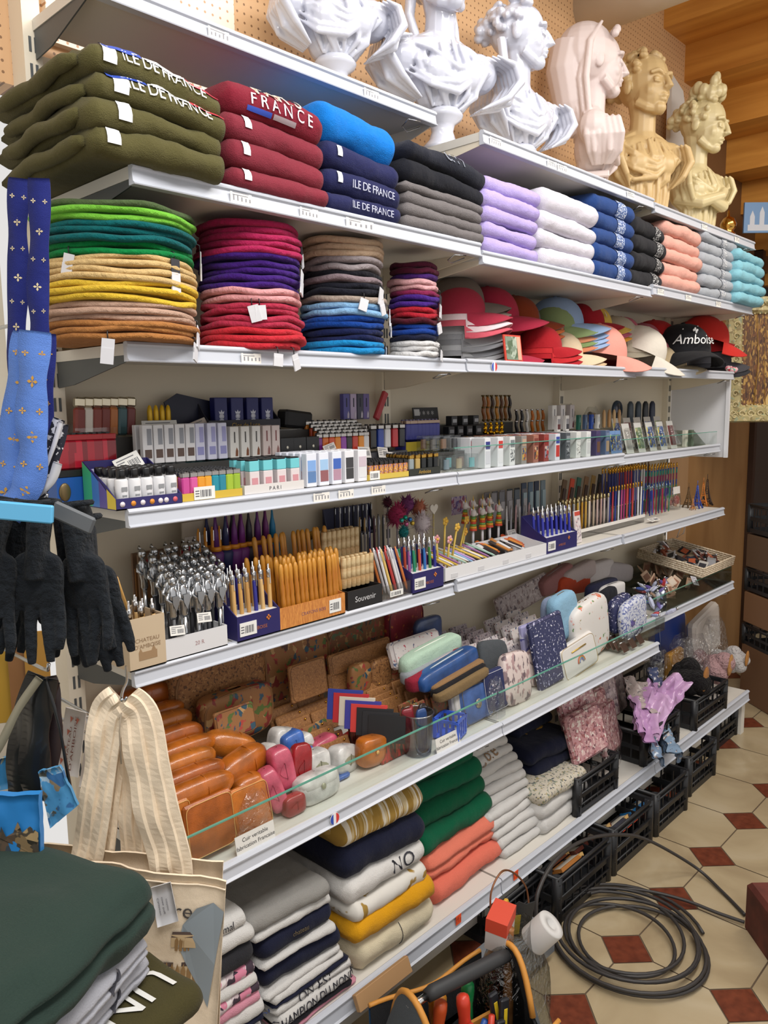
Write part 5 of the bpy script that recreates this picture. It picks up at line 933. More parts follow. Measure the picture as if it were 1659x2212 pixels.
def tower():
    g = G(); L = []
    for s in ((-1, -1), (1, -1), (1, 1), (-1, 1)):
        g.tube([(s[0]*a, s[1]*a, z) for a, z in ((.021, 0), (.0145, .018), (.009, .042), (.0045, .075), (.002, .112))], [.0045, .0035, .0028, .002, .0014], 4)
    for a, z, h in ((.0155, .022, .005), (.0085, .048, .004), (.003, .1, .003)): g.box(-a, a, -a, a, z, z+h)
    for z in (.058, .07, .082, .092): a = .0075-(z-.055)*.13; g.box(-a, a, -a, a, z, z+.0015)
    for s in range(4): g.tube([((.018*math.cos(t)), -.0165, .016*math.sin(t)) for t in [PI*k/8 for k in range(9)]], .0015, 4, M=Rz(s*PI/2))
    g.tube([(0, 0, .11), (0, 0, .135)], .0012, 5); return g
kind('tower_figurine', ('tower', tower(), (0,)))
for k, (u, y, c, nm, s) in enumerate(((1506, -.21, '#3a52a8', 'blue', 1.0), (1519, -.2, '#c8742c', 'orange', 1.05), (1527, -.2, '#3c2c24', 'dark bronze', 1.15), (1497, -.22, '#c88a4c', 'small copper', .5), (1487, -.17, '#6a5238', 'brass', .9))):
    inst('tower_figurine', (P(c, .35, .4),), (xu(u, y, 1.1), y, LV['E'][2][3]+.001), (0, 0, .3*k), f'{nm} iron lattice tower figurine at the far end of the pen level', 'figurine', 'tower figurines at the shelf end', s*.95)
mk('white_wire_hook', G().tube([(0, 0, 0), (.03, -.02, -.05), (.06, 0, -.1), (.03, .02, -.12), (.0, 0, -.09), (.05, -.01, -.02)], .002, 5), P('#cfcfcf', .4), None, (2.93, -.12, 1.02), None, 'white wire hook hanging below the far pen shelf', 'hook')
# ================================================================== leather, cork and pouch level
def sp(a, e): return math.copysign(abs(a)**e, a)
def sell(w, d, h, e1=.5, e2=.5, nu=22, nv=12, m=0, nzs=0, taper=0):      # rounded pillow standing on z=0, front at y=0
    g = G()
    def f(a, b):
        th = 2*PI*a; ph = (b-.5)*PI*.998; c = abs(math.cos(ph))**e1; z = sp(math.sin(ph), e1)
        k = 1-taper*(z*.5+.5); x = w/2*c*sp(math.cos(th), e2)*k; y = d/2*c*sp(math.sin(th), e2)
        if nzs: q = 1+nzs*nz(x*30, y*30, z*2+w*99); x *= q; y *= q
        return (x, y+d/2, h/2+h/2*z)
    return g.grid(f, nu, nv, m, cu=True)
def outline(w, h, e, n=26, y=0): return [(w/2*sp(math.cos(2*PI*k/n), e), y, h/2+h/2*sp(math.sin(2*PI*k/n), e)) for k in range(n)]
def B_pouch(w, d, h): return [('body', sell(w, d, h, .45, .5, nzs=.06), (0,)), ('zip', G().tube([(w*.42*t, d*.5, h*.985-abs(t)**3*h*.12) for t in [-1+k/6 for k in range(13)]], min(d, h)*.06, 6), (1,)), ('zip_pull', G().box(w*.40, w*.43, d*.3, d*.42, h*.72, h*.9), (1,))]
def B_case(w, d, h): return [('case', sell(w, d, h, .75, .7), (0,)), ('flap_seam', G().tube([(w*.12, d*.5+d*.52*math.cos(t), h*.5+h*.51*math.sin(t)) for t in [2*PI*k/18 for k in range(18)]], h*.025, 5, closed=True), (0,))]
def B_slab(w, d, h): return [('body', G().box(-w/2, w/2, 0, d, 0, h, 0, min(d, h)*.3), (0,)), ('stitched_edge', G().tube([(x*.94, -.0004, z*.94+h*.03) for x, y, z in outline(w, h, .25)], .0008, 4, closed=True), (1,))]
def B_bag(w, d, h): return [('body', sell(w, d, h, .3, .4, nzs=.04), (0,)), ('piping', G().tube([(x*.97, d*.12, z*.97+h*.015) for x, _, z in outline(w, h, .55)], min(w, h)*.018, 6, closed=True), (1,))]
def B_purse(w, d, h): return [('body', sell(w, d, h, .6, .6, taper=-.1), (0,)), ('flap', sell(w*1.03, d*1.08, h*.56, .55, .6, 20, 9).tr(Matrix.Translation((0, -d*.04, h*.46))), (0,)), ('snap_button', G().ball((0, -d*.04, h*.55), (w*.06, d*.05, w*.06), 7), (1,))]
def B_slip(w, d, h): return [('body', sell(w, d, h, .5, .45), (0,)), ('gold_print', G().prism([(w*.2*math.cos(t)+.1*w*math.cos(3*t), h*.5+h*.2*math.sin(t)) for t in [2*PI*k/14 for k in range(14)]], -.0012, -.0004), (1,))]
def B_book(w, d, h): return [('cover', G().box(-w/2, w/2, 0, d*.15, 0, h, 0, .0006).box(-w/2, w/2, d*.85, d, 0, h, 0, .0006).box(-w/2, -w/2+.0015, d*.15, d*.85, 0, h), (0,)), ('pages', G().box(-w/2+.002, w/2-.003, d*.15, d*.85, .001, h-.003), (1,))]
def fit(B, nm, mats, u, vt, vb, wpx, d, y, label, cat, group=None, rz=0, tilt=0, roll=0, L='F', b=None):
    x = xu(u, y, .8)
    for _ in range(4): x = xu(u, y, zv((vt+vb)/2, x, y))
    zm = zv((vt+vb)/2, x, y); w = xu(u+wpx/2, y, zm)-xu(u-wpx/2, y, zm); zb = zv(vb, x, y); zt = zv(vt, x, y); bb = b if b is not None else 0 if x < 1 else 1 if x < 2 else 2
    zb = max(zb, LV[L][bb][3]+.001); h = max(.012, zt-zb); t = thing(nm, label, cat, (x, y, zb), (math.radians(tilt), math.radians(roll), math.radians(rz)), group)
    done = {}
    for pn, g, ix in B(w, d, h): done[pn] = mk(pn, g, [mats[i] for i in ix], done.get(OWNER.get(pn), t))
    return t
TAN = LEA('#b0601a'); TAN2 = LEA('#a4551a'); TAN3 = LEA('#b86a22'); STI = P('#d8a860', .6); CRY = CLEAR('#fff4e6', .5, .1, .8)
CORK = PAT('#8f6238', ['#5a3a22', '#a87a4a', '#6e4526'], 170, .4, .6); CORKF = PAT('#8c5f36', ['#7a2a24', '#2c4a5a', '#50622c', '#a03a30', '#54342a', '#b08a5a'], 48, .42, .6); CORKP = PAT('#94653a', ['#7c5230', '#a87848'], 260, .4, .55); CORKD = PAT('#6e4424', ['#3a2c22', '#8a3a2a', '#4a5a3a', '#8f6a3c'], 60, .45, .6)
CKE = P('#7a5430', .6)
# rolled leather pencil cases, front to back
for k, (u, vt, vb, wp, y) in enumerate(((432, 1692, 1752, 178, -.385), (420, 1664, 1712, 160, -.345), (408, 1633, 1684, 142, -.305), (404, 1606, 1652, 150, -.262), (388, 1574, 1634, 124, -.215), (370, 1545, 1592, 112, -.17), (358, 1525, 1560, 100, -.125), (312, 1487, 1545, 150, -.075))):
    fit(B_case, 'leather_case', [(TAN, TAN2, TAN3)[k % 3]], u, vt, vb, wp, .046, y, f'shiny tan leather pencil case, {"first" if k == 0 else "longest, at the back" if k == 7 else ORD[k]} going back in the leather row', 'pencil case', 'leather pencil cases')
for k, (u, vt, vb, wp, y) in enumerate(((432, 1745, 1822, 170, -.372), (418, 1702, 1760, 150, -.332), (405, 1672, 1730, 140, -.292), (400, 1640, 1700, 140, -.245), (385, 1600, 1660, 120, -.2), (368, 1575, 1630, 110, -.155))):
    fit(B_slab, 'leather_wallet', [(TAN2, TAN3, TAN)[k % 3], STI], u, vt, vb, wp, .03, y, f'tan leather wallet under the rolled cases, {ORD[k]} going back', 'wallet', 'leather wallets under the cases')
fit(B_slab, 'leather_wallet', [TAN2, STI], 462, 1728, 1842, 104, .016, -.415, 'large upright tan wallet behind the glass edge', 'wallet', tilt=-8); fit(B_slab, 'leather_wallet', [TAN3, STI], 402, 1735, 1850, 40, .016, -.405, 'narrow tan wallet beside the large upright one', 'wallet', tilt=-8)
fit(B_slab, 'leather_wallet', [TAN3, STI], 552, 1700, 1800, 84, .022, -.40, 'tan wallet in crackling clear film behind the sign', 'wallet', tilt=-14); fit(B_case, 'leather_case', [TAN], 550, 1680, 1732, 66, .05, -.375, 'rounded tan purse standing above the film wrapped wallet', 'purse')
t = mk('clear_film', bag_geo(.085, .03, .105, 4), CRY, None, (xu(556, -.43, .73), -.435, .676), None, 'crackling clear film around a tan wallet', 'film')
fit(B_case, 'leather_case', [TAN3], 494, 1592, 1650, 104, .06, -.265, 'tan spectacle case lying behind, beside cork wallets', 'spectacle case', rz=-20, roll=22); fit(B_case, 'leather_case', [TAN], 545, 1625, 1695, 118, .06, -.335, 'tan spectacle case with gold shine before the other', 'spectacle case', rz=10, roll=-6)
mk('white_foam_block', G().box(-.05, .05, 0, .05, 0, .07, 0, .003), P('#cfcdca', .6), None, (xu(480, -.25, .72), -.25, .675), None, 'white foam block under the spectacle cases', 'block')
# soft little purses
WH = LEA('#d2d0cc', .35); PK = LEA('#c8566e', .35); RD = LEA('#9a1e24', .32); BL = LEA('#3d68b4', .35); GP = P('#a8a890', .4, .4)
for k, (nm, m, u, vt, vb, wp, y, rz, ro) in enumerate((('white', WH, 603, 1610, 1682, 56, -.30, 20, -14), ('white', WH, 620, 1578, 1640, 54, -.27, 0, 18), ('blue', BL, 645, 1583, 1632, 44, -.29, 0, -6), ('white', WH, 668, 1590, 1640, 46, -.26, 0, -12), ('blue', BL, 668, 1616, 1652, 40, -.31, 10, 8), ('pink', PK, 716, 1594, 1650, 54, -.28, 0, -8), ('red', RD, 762, 1587, 1630, 48, -.25, 0, -10), ('pink', PK, 627, 1618, 1712, 40, -.37, -10, -8), ('red', RD, 654, 1614, 1722, 40, -.355, -5, 8), ('white', WH, 697, 1625, 1690, 52, -.35, 0, 0), ('white', WH, 757, 1614, 1702, 56, -.36, 12, 14), ('pink', PK, 613, 1660, 1758, 34, -.40, -20, -18), ('red', RD, 645, 1720, 1778, 44, -.415, 0, 0), ('blue', BL, 745, 1690, 1722, 34, -.37, 0, 0))):
    fit(B_slip, 'baby_slipper', [m, GP if nm == 'white' else m], u, vt, vb, wp, .05 if nm != 'red' else .03, y, f'{nm} leather soft purse, {["large pale one at the heap edge", "tallest behind the blue", "beside the silver shine", "right of the blue one", "small one in the heap centre", "round one beside the red", "round one topping the heap", "slim one before the red", "tall slim one at the front", "upright one behind the flowered", "leaning one before the cone purse", "lowest slanting one", "lying lowest at the glass", "peeping under the leaning white"][k]}', 'purse', 'soft leather purses', rz, -6, ro)
fit(B_purse, 'leather_purse', [WH, GP], 704, 1672, 1750, 84, .05, -.415, 'round white purse printed with golden flowers at the glass', 'purse', tilt=-12)
fit(B_purse, 'leather_purse', [LEA('#b5651c'), STI], 812, 1598, 1688, 52, .045, -.385, 'orange leather cone purse beside the tartan wallets', 'purse', roll=8)
card('F', 0, 548, -.28, .085, .052, .028, 'white barcode card lying on cork wallets', tilt=-50, roll=-18)
# cork
fit(B_bag, 'cork_bag', [CORK, CKE], 488, 1412, 1590, 200, .07, -.105, 'large round cork handbag with dark flecks at the back', 'handbag', 'cork goods'); fit(B_bag, 'cork_bag', [CORKF, CKE], 522, 1492, 1600, 150, .05, -.175, 'flowered cork shoulder bag before the large round one', 'handbag', 'cork goods')
fit(B_bag, 'cork_bag', [CORKF, CKE], 645, 1372, 1505, 148, .06, -.09, 'flowered cork handbag with red blooms in the rear centre', 'handbag', 'cork goods'); fit(B_bag, 'cork_bag', [CORKD, CKE], 785, 1335, 1455, 140, .06, -.075, 'dark flowered cork handbag left of the burgundy bag', 'handbag', 'cork goods')
fit(B_slab, 'cork_wallet', [CORKF, CKE], 515, 1530, 1590, 84, .014, -.225, 'cork wallet printed with blue flowers', 'wallet', 'cork goods', tilt=-12); fit(B_slab, 'cork_wallet', [CORKP, CKE], 672, 1430, 1508, 78, .012, -.165, 'plain cork wallet standing upright in the centre', 'wallet', 'cork goods', tilt=-8)
fit(B_slab, 'cork_wallet', [CORKP, CKE], 785, 1396, 1440, 132, .016, -.15, 'long plain cork wallet, upper of two at the rear', 'wallet', 'cork goods', tilt=-10); fit(B_slab, 'cork_wallet', [CORKP, CKE], 782, 1436, 1478, 128, .016, -.155, 'long plain cork wallet, lower of two at the rear', 'wallet', 'cork goods', tilt=-10)
for k, (u, vt, vb, m) in enumerate(((784, 1434, 1500, CORKF), (829, 1423, 1490, CORK), (868, 1412, 1472, PAT('#a8704c', ['#a83a30', '#6a6a4a', '#c89a70'], 90, .45)))): fit(B_pouch, 'cork_pouch', [m, CKE], u, vt, vb, 44, .03, -.19, f'small oval cork pouch, {nth(k, 3)} of the three oval ones', 'pouch', 'oval cork pouches')
kind('cork_card_wallet', ('body', G().box(-.05, .05, 0, .011, 0, .062, 0, .003), (0,)), ('clasp', G().ball((.03, -.001, .052), .0035, 6), (1,)))
kind('wallet', ('body', G().box(-.043, .043, 0, .012, 0, .095, 0, .003), (0,)), ('flap', G().box(-.0435, .0435, -.0012, .0, .05, .0955, 0, .0005), (1,)), ('snap', G().ball((0, -.0016, .056), .003, 6), (2,)))
CM = [CORKP, CORKF, CORKP, CORKD]
block('cork_card_wallet', lambda i, r: (CM[(i+r) % 4], GOLD), 'F', 0, 566, 770, -.30, 3, 4, .028, .0, 'cork card wallet with brass clasp', 'the cork wallet rows', 'wallet', 'cork card wallets', tilt=-22, jit=.004, dz=.006, sc=.95)
block('cork_card_wallet', (CORKP, GOLD), 'F', 0, 620, 740, -.18, 2, 4, .025, .03, 'plain brown cork wallet', 'the raised cork wallet rows', 'wallet', 'cork card wallets', tilt=-22, jit=.004, dz=.012, sc=.95)
block('cork_card_wallet', (CORKP, GOLD), 'F', 0, 825, 975, -.27, 3, 5, .024, .045, 'light cork purse', 'the stepped cork purse rows', 'purse', 'cork purses', tilt=-20, jit=.004, dz=.008, sc=.8)
block('cork_card_wallet', (CORKD, GOLD), 'F', 0, 880, 985, -.36, 2, 2, .024, .055, 'woven cork purse', 'the cork pair behind the cup', 'purse', tilt=-15, jit=.003, sc=.75)
TART = PAT('#6a3428', ['#a83a30', '#3a3c30', '#8a4a34', '#5a2a24'], 120, .6, .6, stretch=(1, 1, .3))
block('cork_card_wallet', (TART, P('#8a5a3c', .5)), 'F', 0, 812, 905, -.385, 1, 6, .021, .0, 'red tartan wallet', 'the tartan row', 'wallet', 'tartan wallets', tilt=-12, jit=.003, sc=1.05)
NB = ['#2c3a8c', '#b0282c', '#c9bfae', '#3a3890', '#c83a34', '#1c1c20', '#202024', '#17171a']; NN = ['blue', 'red', 'cream', 'indigo', 'scarlet', 'black', 'charcoal', 'jet black']
for k in range(8): fit(B_book, 'notebook', [P(NB[k], .45), P('#d8d4ca', .6)], 742+13*k, 1494+8*k, 1556+7*k, 56, .011, -.27-.016*k, f'{NN[k]} notebook, {nth(k, 8)} in the slanted notebook row', 'notebook', 'slanted notebooks', rz=-58, tilt=-14)
# clear cup of spectacle sleeves
o = thing('clear_cup', 'tall clear plastic cup holding red and blue spectacle sleeves', 'cup', (xu(905, -.405, .72), -.40, .6755)); g = G()
for r0, r1 in ((.036, .042), (.034, .040)): g.grid(lambda a, b, r0=r0, r1=r1: ((r0+(r1-r0)*b)*math.cos(2*PI*a), (r0+(r1-r0)*b)*math.sin(2*PI*a), .002+.105*b), 24, 2, 0, cu=True)
mk('cup_wall', g, CLEAR('#dfe4ea', .5, .06), o); mk('rim', G().tube([(.042*math.cos(2*PI*k/24), .042*math.sin(2*PI*k/24), .107) for k in range(24)], .002, 6, closed=True), CLEAR('#f4f4f4', .9, .1), o); mk('cup_bottom', G().lathe([(.033, 0), (.035, .002)], 20), CLEAR('#dfe4ea', .5), o)
for k, (c, n_, dx, dy) in enumerate((('#8c2a34', 'wine red', -.014, .01), ('#2c4a80', 'blue', .002, -.012), ('#2a2426', 'black', .018, .008), ('#9a3438', 'red', -.002, .018))): mk('spectacle_sleeve', G().join(sell(.034, .012, .115, .4, .5)), LEA(c), None, (o.location.x+dx, o.location.y+dy-.006, .679), (0, (-.12, -.02, .14, .02)[k], .4*k-.6), f'{n_} spectacle sleeve standing in the clear cup', 'spectacle sleeve', 'sleeves in the clear cup')
g = G(); bm = G()
for s in range(4): M = Rz(s*PI/2); [g.box(-.032+.016*k, -.026+.016*k, -.034, -.031, .004, .05, M=M) for k in range(5)]; g.box(-.036, .036, -.035, -.030, .048, .056, M=M); g.box(-.034, .034, -.034, -.031, 0, .006, M=M)
g.box(-.034, .034, -.034, .034, 0, .003)
for k, (u, y, n_) in enumerate(((972, -.40, 'before the blue purse, nearer the cup'), (1000, -.33, 'tucked behind the other blue basket'))): mk('plastic_basket', g, P('#3c62cc', .4), None, (xu(u, y, .7), y, .6755), (0, 0, .3), f'small blue slotted plastic basket {n_}', 'basket')
def sign(u, txt, label):
    y = -.449; b = 0; t = thing('sign', label, 'sign', (xu(u, y, .7), y+.004, .6765), (math.radians(-10), 0, 0)); mk('panel', G().box(-.048, .048, -.001, .001, 0, .036), P('#d6d4ce', .5), t); g = G()
    for k, s in enumerate(txt): lettering(g, s, .0115, lambda p, q, k=k: (p, -.0014, .025-.0135*k+q))
    mk('printed_lettering', g, P('#2a2a2c', .6), t)
sign(556, ['Cuir veritable', 'fabrication Francaise'], 'white sign about French leather before the tan wallets'); sign(972, ['Cuir veritable', 'fabrication Francaise'], 'white sign about French leather before the blue basket')
t = fit(B_slab, 'leather_purse', [LEA('#3c5c98', .4), P('#8a7a50', .4, .5)], 1040, 1478, 1560, 62, .03, -.405, 'blue leather purse with round lily emblem', 'purse', tilt=-12); mk('round_emblem', G().lathe([(.013, 0), (.013, .001)], 18, 0, Matrix.Translation((0, -.0012, .052))@Rx(PI/2)), PAT('#8a8070', ['#3a4a70', '#b8a880'], 160, .5), t, label='grey round emblem')
fit(B_slab, 'leather_purse', [LEA('#c9c5bf', .4), GP], 1000, 1482, 1556, 26, .03, -.39, 'white purse with chain beside the blue emblem purse', 'purse', tilt=-10)
# ------------------------------------------------------------------ pouches, middle bay
WS = PAT('#d2cac9', ['#8a5a5a', '#5a5668', '#b88f92', '#7a6a72'], 130, .27, .5); WS2 = PAT('#cdc5c6', ['#6e5a66', '#a8888a', '#4a4a5a'], 150, .3, .5); WR = PAT('#d8d0cd', ['#b8485a', '#4a5a7a', '#c88a8a'], 90, .2, .5); WSHADE = PAT('#ab9fa1', ['#7a6a72', '#8a7478', '#5a545e'], 130, .35, .5)  # last print is the white one darkened, painting shade on rear wallets
STAR = PAT('#2f3358', ['#d8d8e0', '#a8a8c8'], 130, .2, .4); ZIPG = P('#c8a858', .3, .8); PB = P('#a09498', .5)
fit(B_bag, 'cork_bag', [PAT('#7c1f2a', ['#a8602c', '#9a3a34'], 70, .22, .5), P('#5a1a20', .5)], 882, 1305, 1395, 74, .05, -.10, 'burgundy bag dotted with gold under the pen shelf', 'handbag', b=0)
fit(B_pouch, 'oval_pouch', [LEA('#34466e', .4), P('#8a96a8', .4)], 932, 1334, 1390, 56, .03, -.17, 'blue oval pouch edged in grey beside the burgundy bag', 'pouch')
fit(B_slab, 'flowered_wallet', [WR, PB], 912, 1372, 1428, 104, .03, -.225, 'white wallet sprinkled with red flowers lying at the left', 'wallet', tilt=-20)
block('wallet', lambda i, r: ((WS, WS2, WR)[(i+r) % 3] if r < 4 else WSHADE, (WS, WR, WS2)[(i+r) % 3] if r < 4 else WSHADE, GOLD), 'F', 1, 1010, 1150, -.315, 3, 8, .031, .025, 'white sketch printed wallet', 'the leaning wallet rows', 'wallet', 'printed wallets in rows', tilt=-24, jit=.004, dz=.004)
block('wallet', lambda i, r: ((WR, WS)[(i+r) % 2], (WS2, WR)[(i+r) % 2], GOLD), 'F', 1, 1135, 1215, -.26, 2, 5, .034, .035, 'white flowered wallet', 'the second wallet rows', 'wallet', 'printed wallets in rows', tilt=-22, jit=.004, dz=.004)
block('wallet', (WSHADE, WSHADE, GOLD), 'F', 0, 936, 985, -.20, 1, 5, .03, .04, 'white printed wallet in painted shade', 'the shaded wallet row', 'wallet', 'printed wallets in rows', tilt=-20, jit=.003)
fit(B_slab, 'printed_bag', [PAT('#b3a6a4', ['#8a7674', '#c8bcba', '#6a5e64'], 80, .4), PB], 1142, 1262, 1312, 108, .02, -.08, 'flat white printed bag above the wallet rows', 'bag', tilt=-14, roll=-8)
fit(B_pouch, 'zip_pouch', [FAB('#a9c2ae'), P('#c9d2c4', .4)], 948, 1392, 1438, 122, .05, -.305, 'mint green zip pouch lying flat', 'pouch', roll=-6); fit(B_pouch, 'zip_pouch', [FAB('#8f9498'), P('#b8b8b8', .4)], 944, 1425, 1458, 112, .05, -.315, 'grey zip pouch under the mint one', 'pouch', roll=-6)
fit(B_pouch, 'zip_pouch', [FAB('#8c2436'), P('#b0a0a0', .4)], 960, 1430, 1468, 120, .05, -.335, 'crimson zip pouch behind the blue one', 'pouch', roll=-8); fit(B_pouch, 'zip_pouch', [LEA('#1f4a86', .45), P('#b0b8c0', .4)], 985, 1424, 1468, 122, .05, -.355, 'blue zip pouch with steel pull', 'pouch', roll=-8)
for k, (n_, c) in enumerate((('tan and black', '#8a6a48'), ('black', '#1e1c1e'), ('khaki', '#7a6444'))): fit(B_pouch, 'zip_pouch', [FAB(c), P('#b89858', .4, .5)], 1000+5*k, 1450+9*k, 1474+9*k, 110, .04, -.37-.012*k, f'{n_} flat zip purse lying below the blue pouch', 'purse', 'flat zip purses', roll=-6)
fit(B_pouch, 'spectacle_pouch', [FAB('#4a4e52'), P('#c8c8c8', .5)], 1078, 1385, 1475, 62, .03, -.345, 'dark grey spectacle pouch in clear film', 'pouch', tilt=-14, roll=10); mk('clear_film', bag_geo(.085, .04, .115, 6), CLEAR('#f4f4f4', .5, .1, .8), None, (xu(1080, -.37, .74), -.375, .674), (0, .2, 0), 'clear film around the grey spectacle pouch', 'film')
fit(B_slab, 'wrapped_pouch', [FAB('#2c3258'), P('#c8c8d0', .4)], 1080, 1450, 1535, 50, .03, -.405, 'navy pouch in crinkled film by the glass joint', 'pouch', tilt=-10); mk('clear_film', bag_geo(.075, .045, .11, 7), CLEAR('#f4f4f8', .6, .1, 1), None, (xu(1080, -.425, .72), -.43, .674), None, 'crinkled film around the navy pouch', 'film')
PH = PAT('#cdbdb8', ['#6a5a60', '#a88a8a', '#8a7478'], 60, .4, .45, stretch=(1, 1, .6))
fit(B_pouch, 'spectacle_pouch', [PH, P('#c9a860', .35, .6)], 1130, 1412, 1532, 58, .04, -.415, 'tall cream pouch with pink town print at the glass', 'pouch', tilt=-10, roll=4); fit(B_pouch, 'spectacle_pouch', [PH, P('#b89868', .35, .5)], 1178, 1400, 1502, 46, .035, -.375, 'second town print pouch behind the tall cream one', 'pouch', tilt=-10)
fit(B_slab, 'starry_pouch', [STAR, P('#2a2e50', .4)], 1206, 1333, 1482, 66, .02, -.40, 'tall navy pouch scattered with white stars', 'pouch', tilt=-10, roll=-4); fit(B_slab, 'starry_pouch', [PAT('#9f9cc4', ['#5a5a98', '#d0d0e0'], 40, .4), P('#8a8ab0', .4)], 1168, 1345, 1440, 52, .02, -.345, 'lilac hazy pouch beside the starry one', 'pouch', tilt=-10)
t = fit(B_slab, 'rainbow_pouch', [P('#d4d0cc', .5), ZIPG], 1262, 1382, 1468, 72, .03, -.41, 'white pouch with a rainbow and golden zip', 'pouch', tilt=-12, roll=-6); g = G()
for k in range(4): g.tube([(.021*(1-.16*k)*math.cos(a), -.002, .036+.021*(1-.16*k)*math.sin(a)) for a in [PI*j/12 for j in range(13)]], .0016, 5, k)
mk('rainbow_print', g, [P('#c8564a', .5), P('#d8a84a', .5), P('#6a9ab8', .5), P('#8a7ab0', .5)], t); mk('golden_zip', G().tube([(-.045, -.001, .082), (.045, -.001, .082)], .0025, 6), ZIPG, t)
t = fit(B_pouch, 'zip_pouch', [FAB('#86aec8'), P('#b08a3a', .3, .8)], 1232, 1280, 1382, 50, .05, -.345, 'sky blue standing pouch with golden zip', 'pouch', roll=-8)
t = fit(B_pouch, 'zip_pouch', [PAT('#d6d2ce', ['#c86a4a', '#6a8a5a', '#d8a8a0'], 45, .16, .5), P('#b08a3a', .3, .8)], 1292, 1292, 1424, 74, .06, -.375, 'large white standing pouch with animal print', 'pouch', roll=-10)
fit(B_pouch, 'zip_pouch', [FAB('#8a98b4'), P('#c8c8d0', .4)], 1205, 1290, 1360, 40, .04, -.30, 'hazy blue pouch left of the sky blue one', 'pouch')
for k, (u, vt, vb, w_, y, m, n_) in enumerate(((1326, 1270, 1352, 34, -.30, FAB('#1d1e26'), 'black and white striped standing purse'), (1352, 1286, 1362, 40, -.365, STAR, 'navy standing purse dotted white'), (1380, 1292, 1376, 50, -.40, PAT('#c9ccd6', ['#54609a', '#8a90b8'], 140, .4), 'white and blue lace print purse'), (1310, 1255, 1290, 62, -.22, FAB('#20223a'), 'navy purse lying behind the animal pouch'), (1332, 1262, 1300, 48, -.25, P('#cfcccb', .5), 'white purse with black zip behind'))):
    t = fit(B_pouch, 'zip_pouch', [m, P('#2a2a34', .4)], u, vt, vb, w_, .04, y, n_, 'purse', roll=-8 if k < 3 else 0)
    if k == 2: g = G().box(-.04, .04, -.0045, -.003, .012, .03); lettering(g, 'PARIS', .018, lambda p, q: (p, -.005, .021+q), 1); mk('paris_band', g, [P('#23284c', .5), P('#d8d8e0', .5)], t, None, (0, math.radians(-20), 0))
kind('metal_clip', ('clip', G().box(-.018, .018, 0, .003, 0, .035, 0, .001).tube([(-.018, 0, .035), (.018, 0, .035)], .0022, 6, 1), (0, 1)))
block('metal_clip', (P('#6a4a44', .3, .6), CHROME), 'F', 1, 1345, 1398, -.43, 3, 4, .022, .01, 'small bronze metal clip', 'the clip bundle by the glass', 'clip', 'bronze clips', tilt=-35, jit=.003)
for k, (u, v, s, c, n_) in enumerate(((1215, 1250, .05, '#9a6a68', 'dusty red'), (1262, 1238, .05, '#b8a8a4', 'pale grey'), (1300, 1232, .045, '#c4bcba', 'whitish'), (1248, 1262, .035, '#b8482c', 'orange red'), (1340, 1235, .05, '#a8a0a0', 'grey'))): fit(B_pouch, 'soft_pouch', [FAB(c), P('#8a7a78', .5)], u, v-18, v+22, 66, .05, -.1-.02*(k % 2), f'{n_} soft bundle at the back of the pouch shelf', 'bundle', 'soft bundles at the back', roll=6*(k-2))
# keyrings with glass pendants, wooden magnets, basket
kind('pendant', ('crystal', G().lathe([(.0005, 0), (.006, .01), (.007, .024), (.004, .034), (.002, .036)], 6, 0, None, False), (0,)), ('metal_cap', G().lathe([(.004, .0365), (.004, .042), (.001, .044)], 8), (1,)))
q = random.Random(8); zF = LV['F'][1][3]; zG3 = LV['F'][2][3]
for k in range(64):
    u = 1334+q.uniform(0, 104); y = -.385+q.uniform(0, .2); c = ['#b8bcd4', '#a0a4d0', '#6a5aa0', '#ccd0dc', '#9aa0c8', '#b03a40', '#44589c'][k % 7 if k % 5 else k % 4]
    b_ = 1 if xu(u, y, .75) < 2 else 2; inst('pendant', (P(c, .12, 0, .8), CHROME), (xu(u, y, .75), y, zF+.045+q.uniform(0, .045)), (q.uniform(-1.4, 1.4), q.uniform(-1.4, 1.4), q.uniform(0, 6)), 'small glass pendant keyring in the heaped clear bin', 'keyring', 'glass pendants heaped in the clear bin', q.uniform(1.0, 1.5))
def bin_(u0, u1, y0, y1, h, label, b=2, mat=None, z=0):
    zd = LV['F'][b][3]+.0008+z; xa, xb = xu(u0, y0, zd), xu(u1, y0, zd); w = xb-xa; d = y1-y0; t = thing('clear_bin', label, 'bin', (xa, y0, zd)); C_ = mat or CLEAR('#e8ecea', .5, .06)
    for nm, a in (('front_wall', (0, w, 0, .003, 0, h)), ('back_wall', (0, w, d-.003, d, 0, h*1.2)), ('side_wall', (0, .003, .003, d-.003, 0, h)), ('side_wall', (w-.003, w, .003, d-.003, 0, h))): mk(nm, G().box(*a), C_, t)
    mk('bin_floor', G().box(.003, w-.003, .003, d-.003, 0, .003), C_, t); return xa, xb
bin_(1336, 1436, -.40, -.16, .05, 'clear bin of glass pendant keyrings', 1)
kind('wooden_magnet', ('magnet', G().box(-.016, .016, 0, .005, 0, .04, 0, .001).box(-.012, .012, -.0006, 0, .006, .03, 1), (0, 1)))
for k in range(44):
    u = 1428+q.uniform(0, 82); y = -.345+q.uniform(0, .27); lf = (y+.345)/.27
    inst('wooden_magnet', (P(['#c4a48a', '#b8947a', '#cbb29c', '#a8866c'][k % 4], .5), P(['#8a6450', '#a0705a', '#d0bfae'][k % 3], .5)), (xu(u-lf*40, y, .76), y, zG3+.012+q.uniform(0, .055)), (q.uniform(-1.5, .3), q.uniform(-.8, .8), q.uniform(-1, 1)), 'pale wooden souvenir magnet heaped in the far clear bin', 'magnet', 'wooden magnets heaped in the far bin', q.uniform(.9, 1.3))
bin_(1432, 1528, -.352, -.06, .05, 'clear bin of pale wooden magnets')
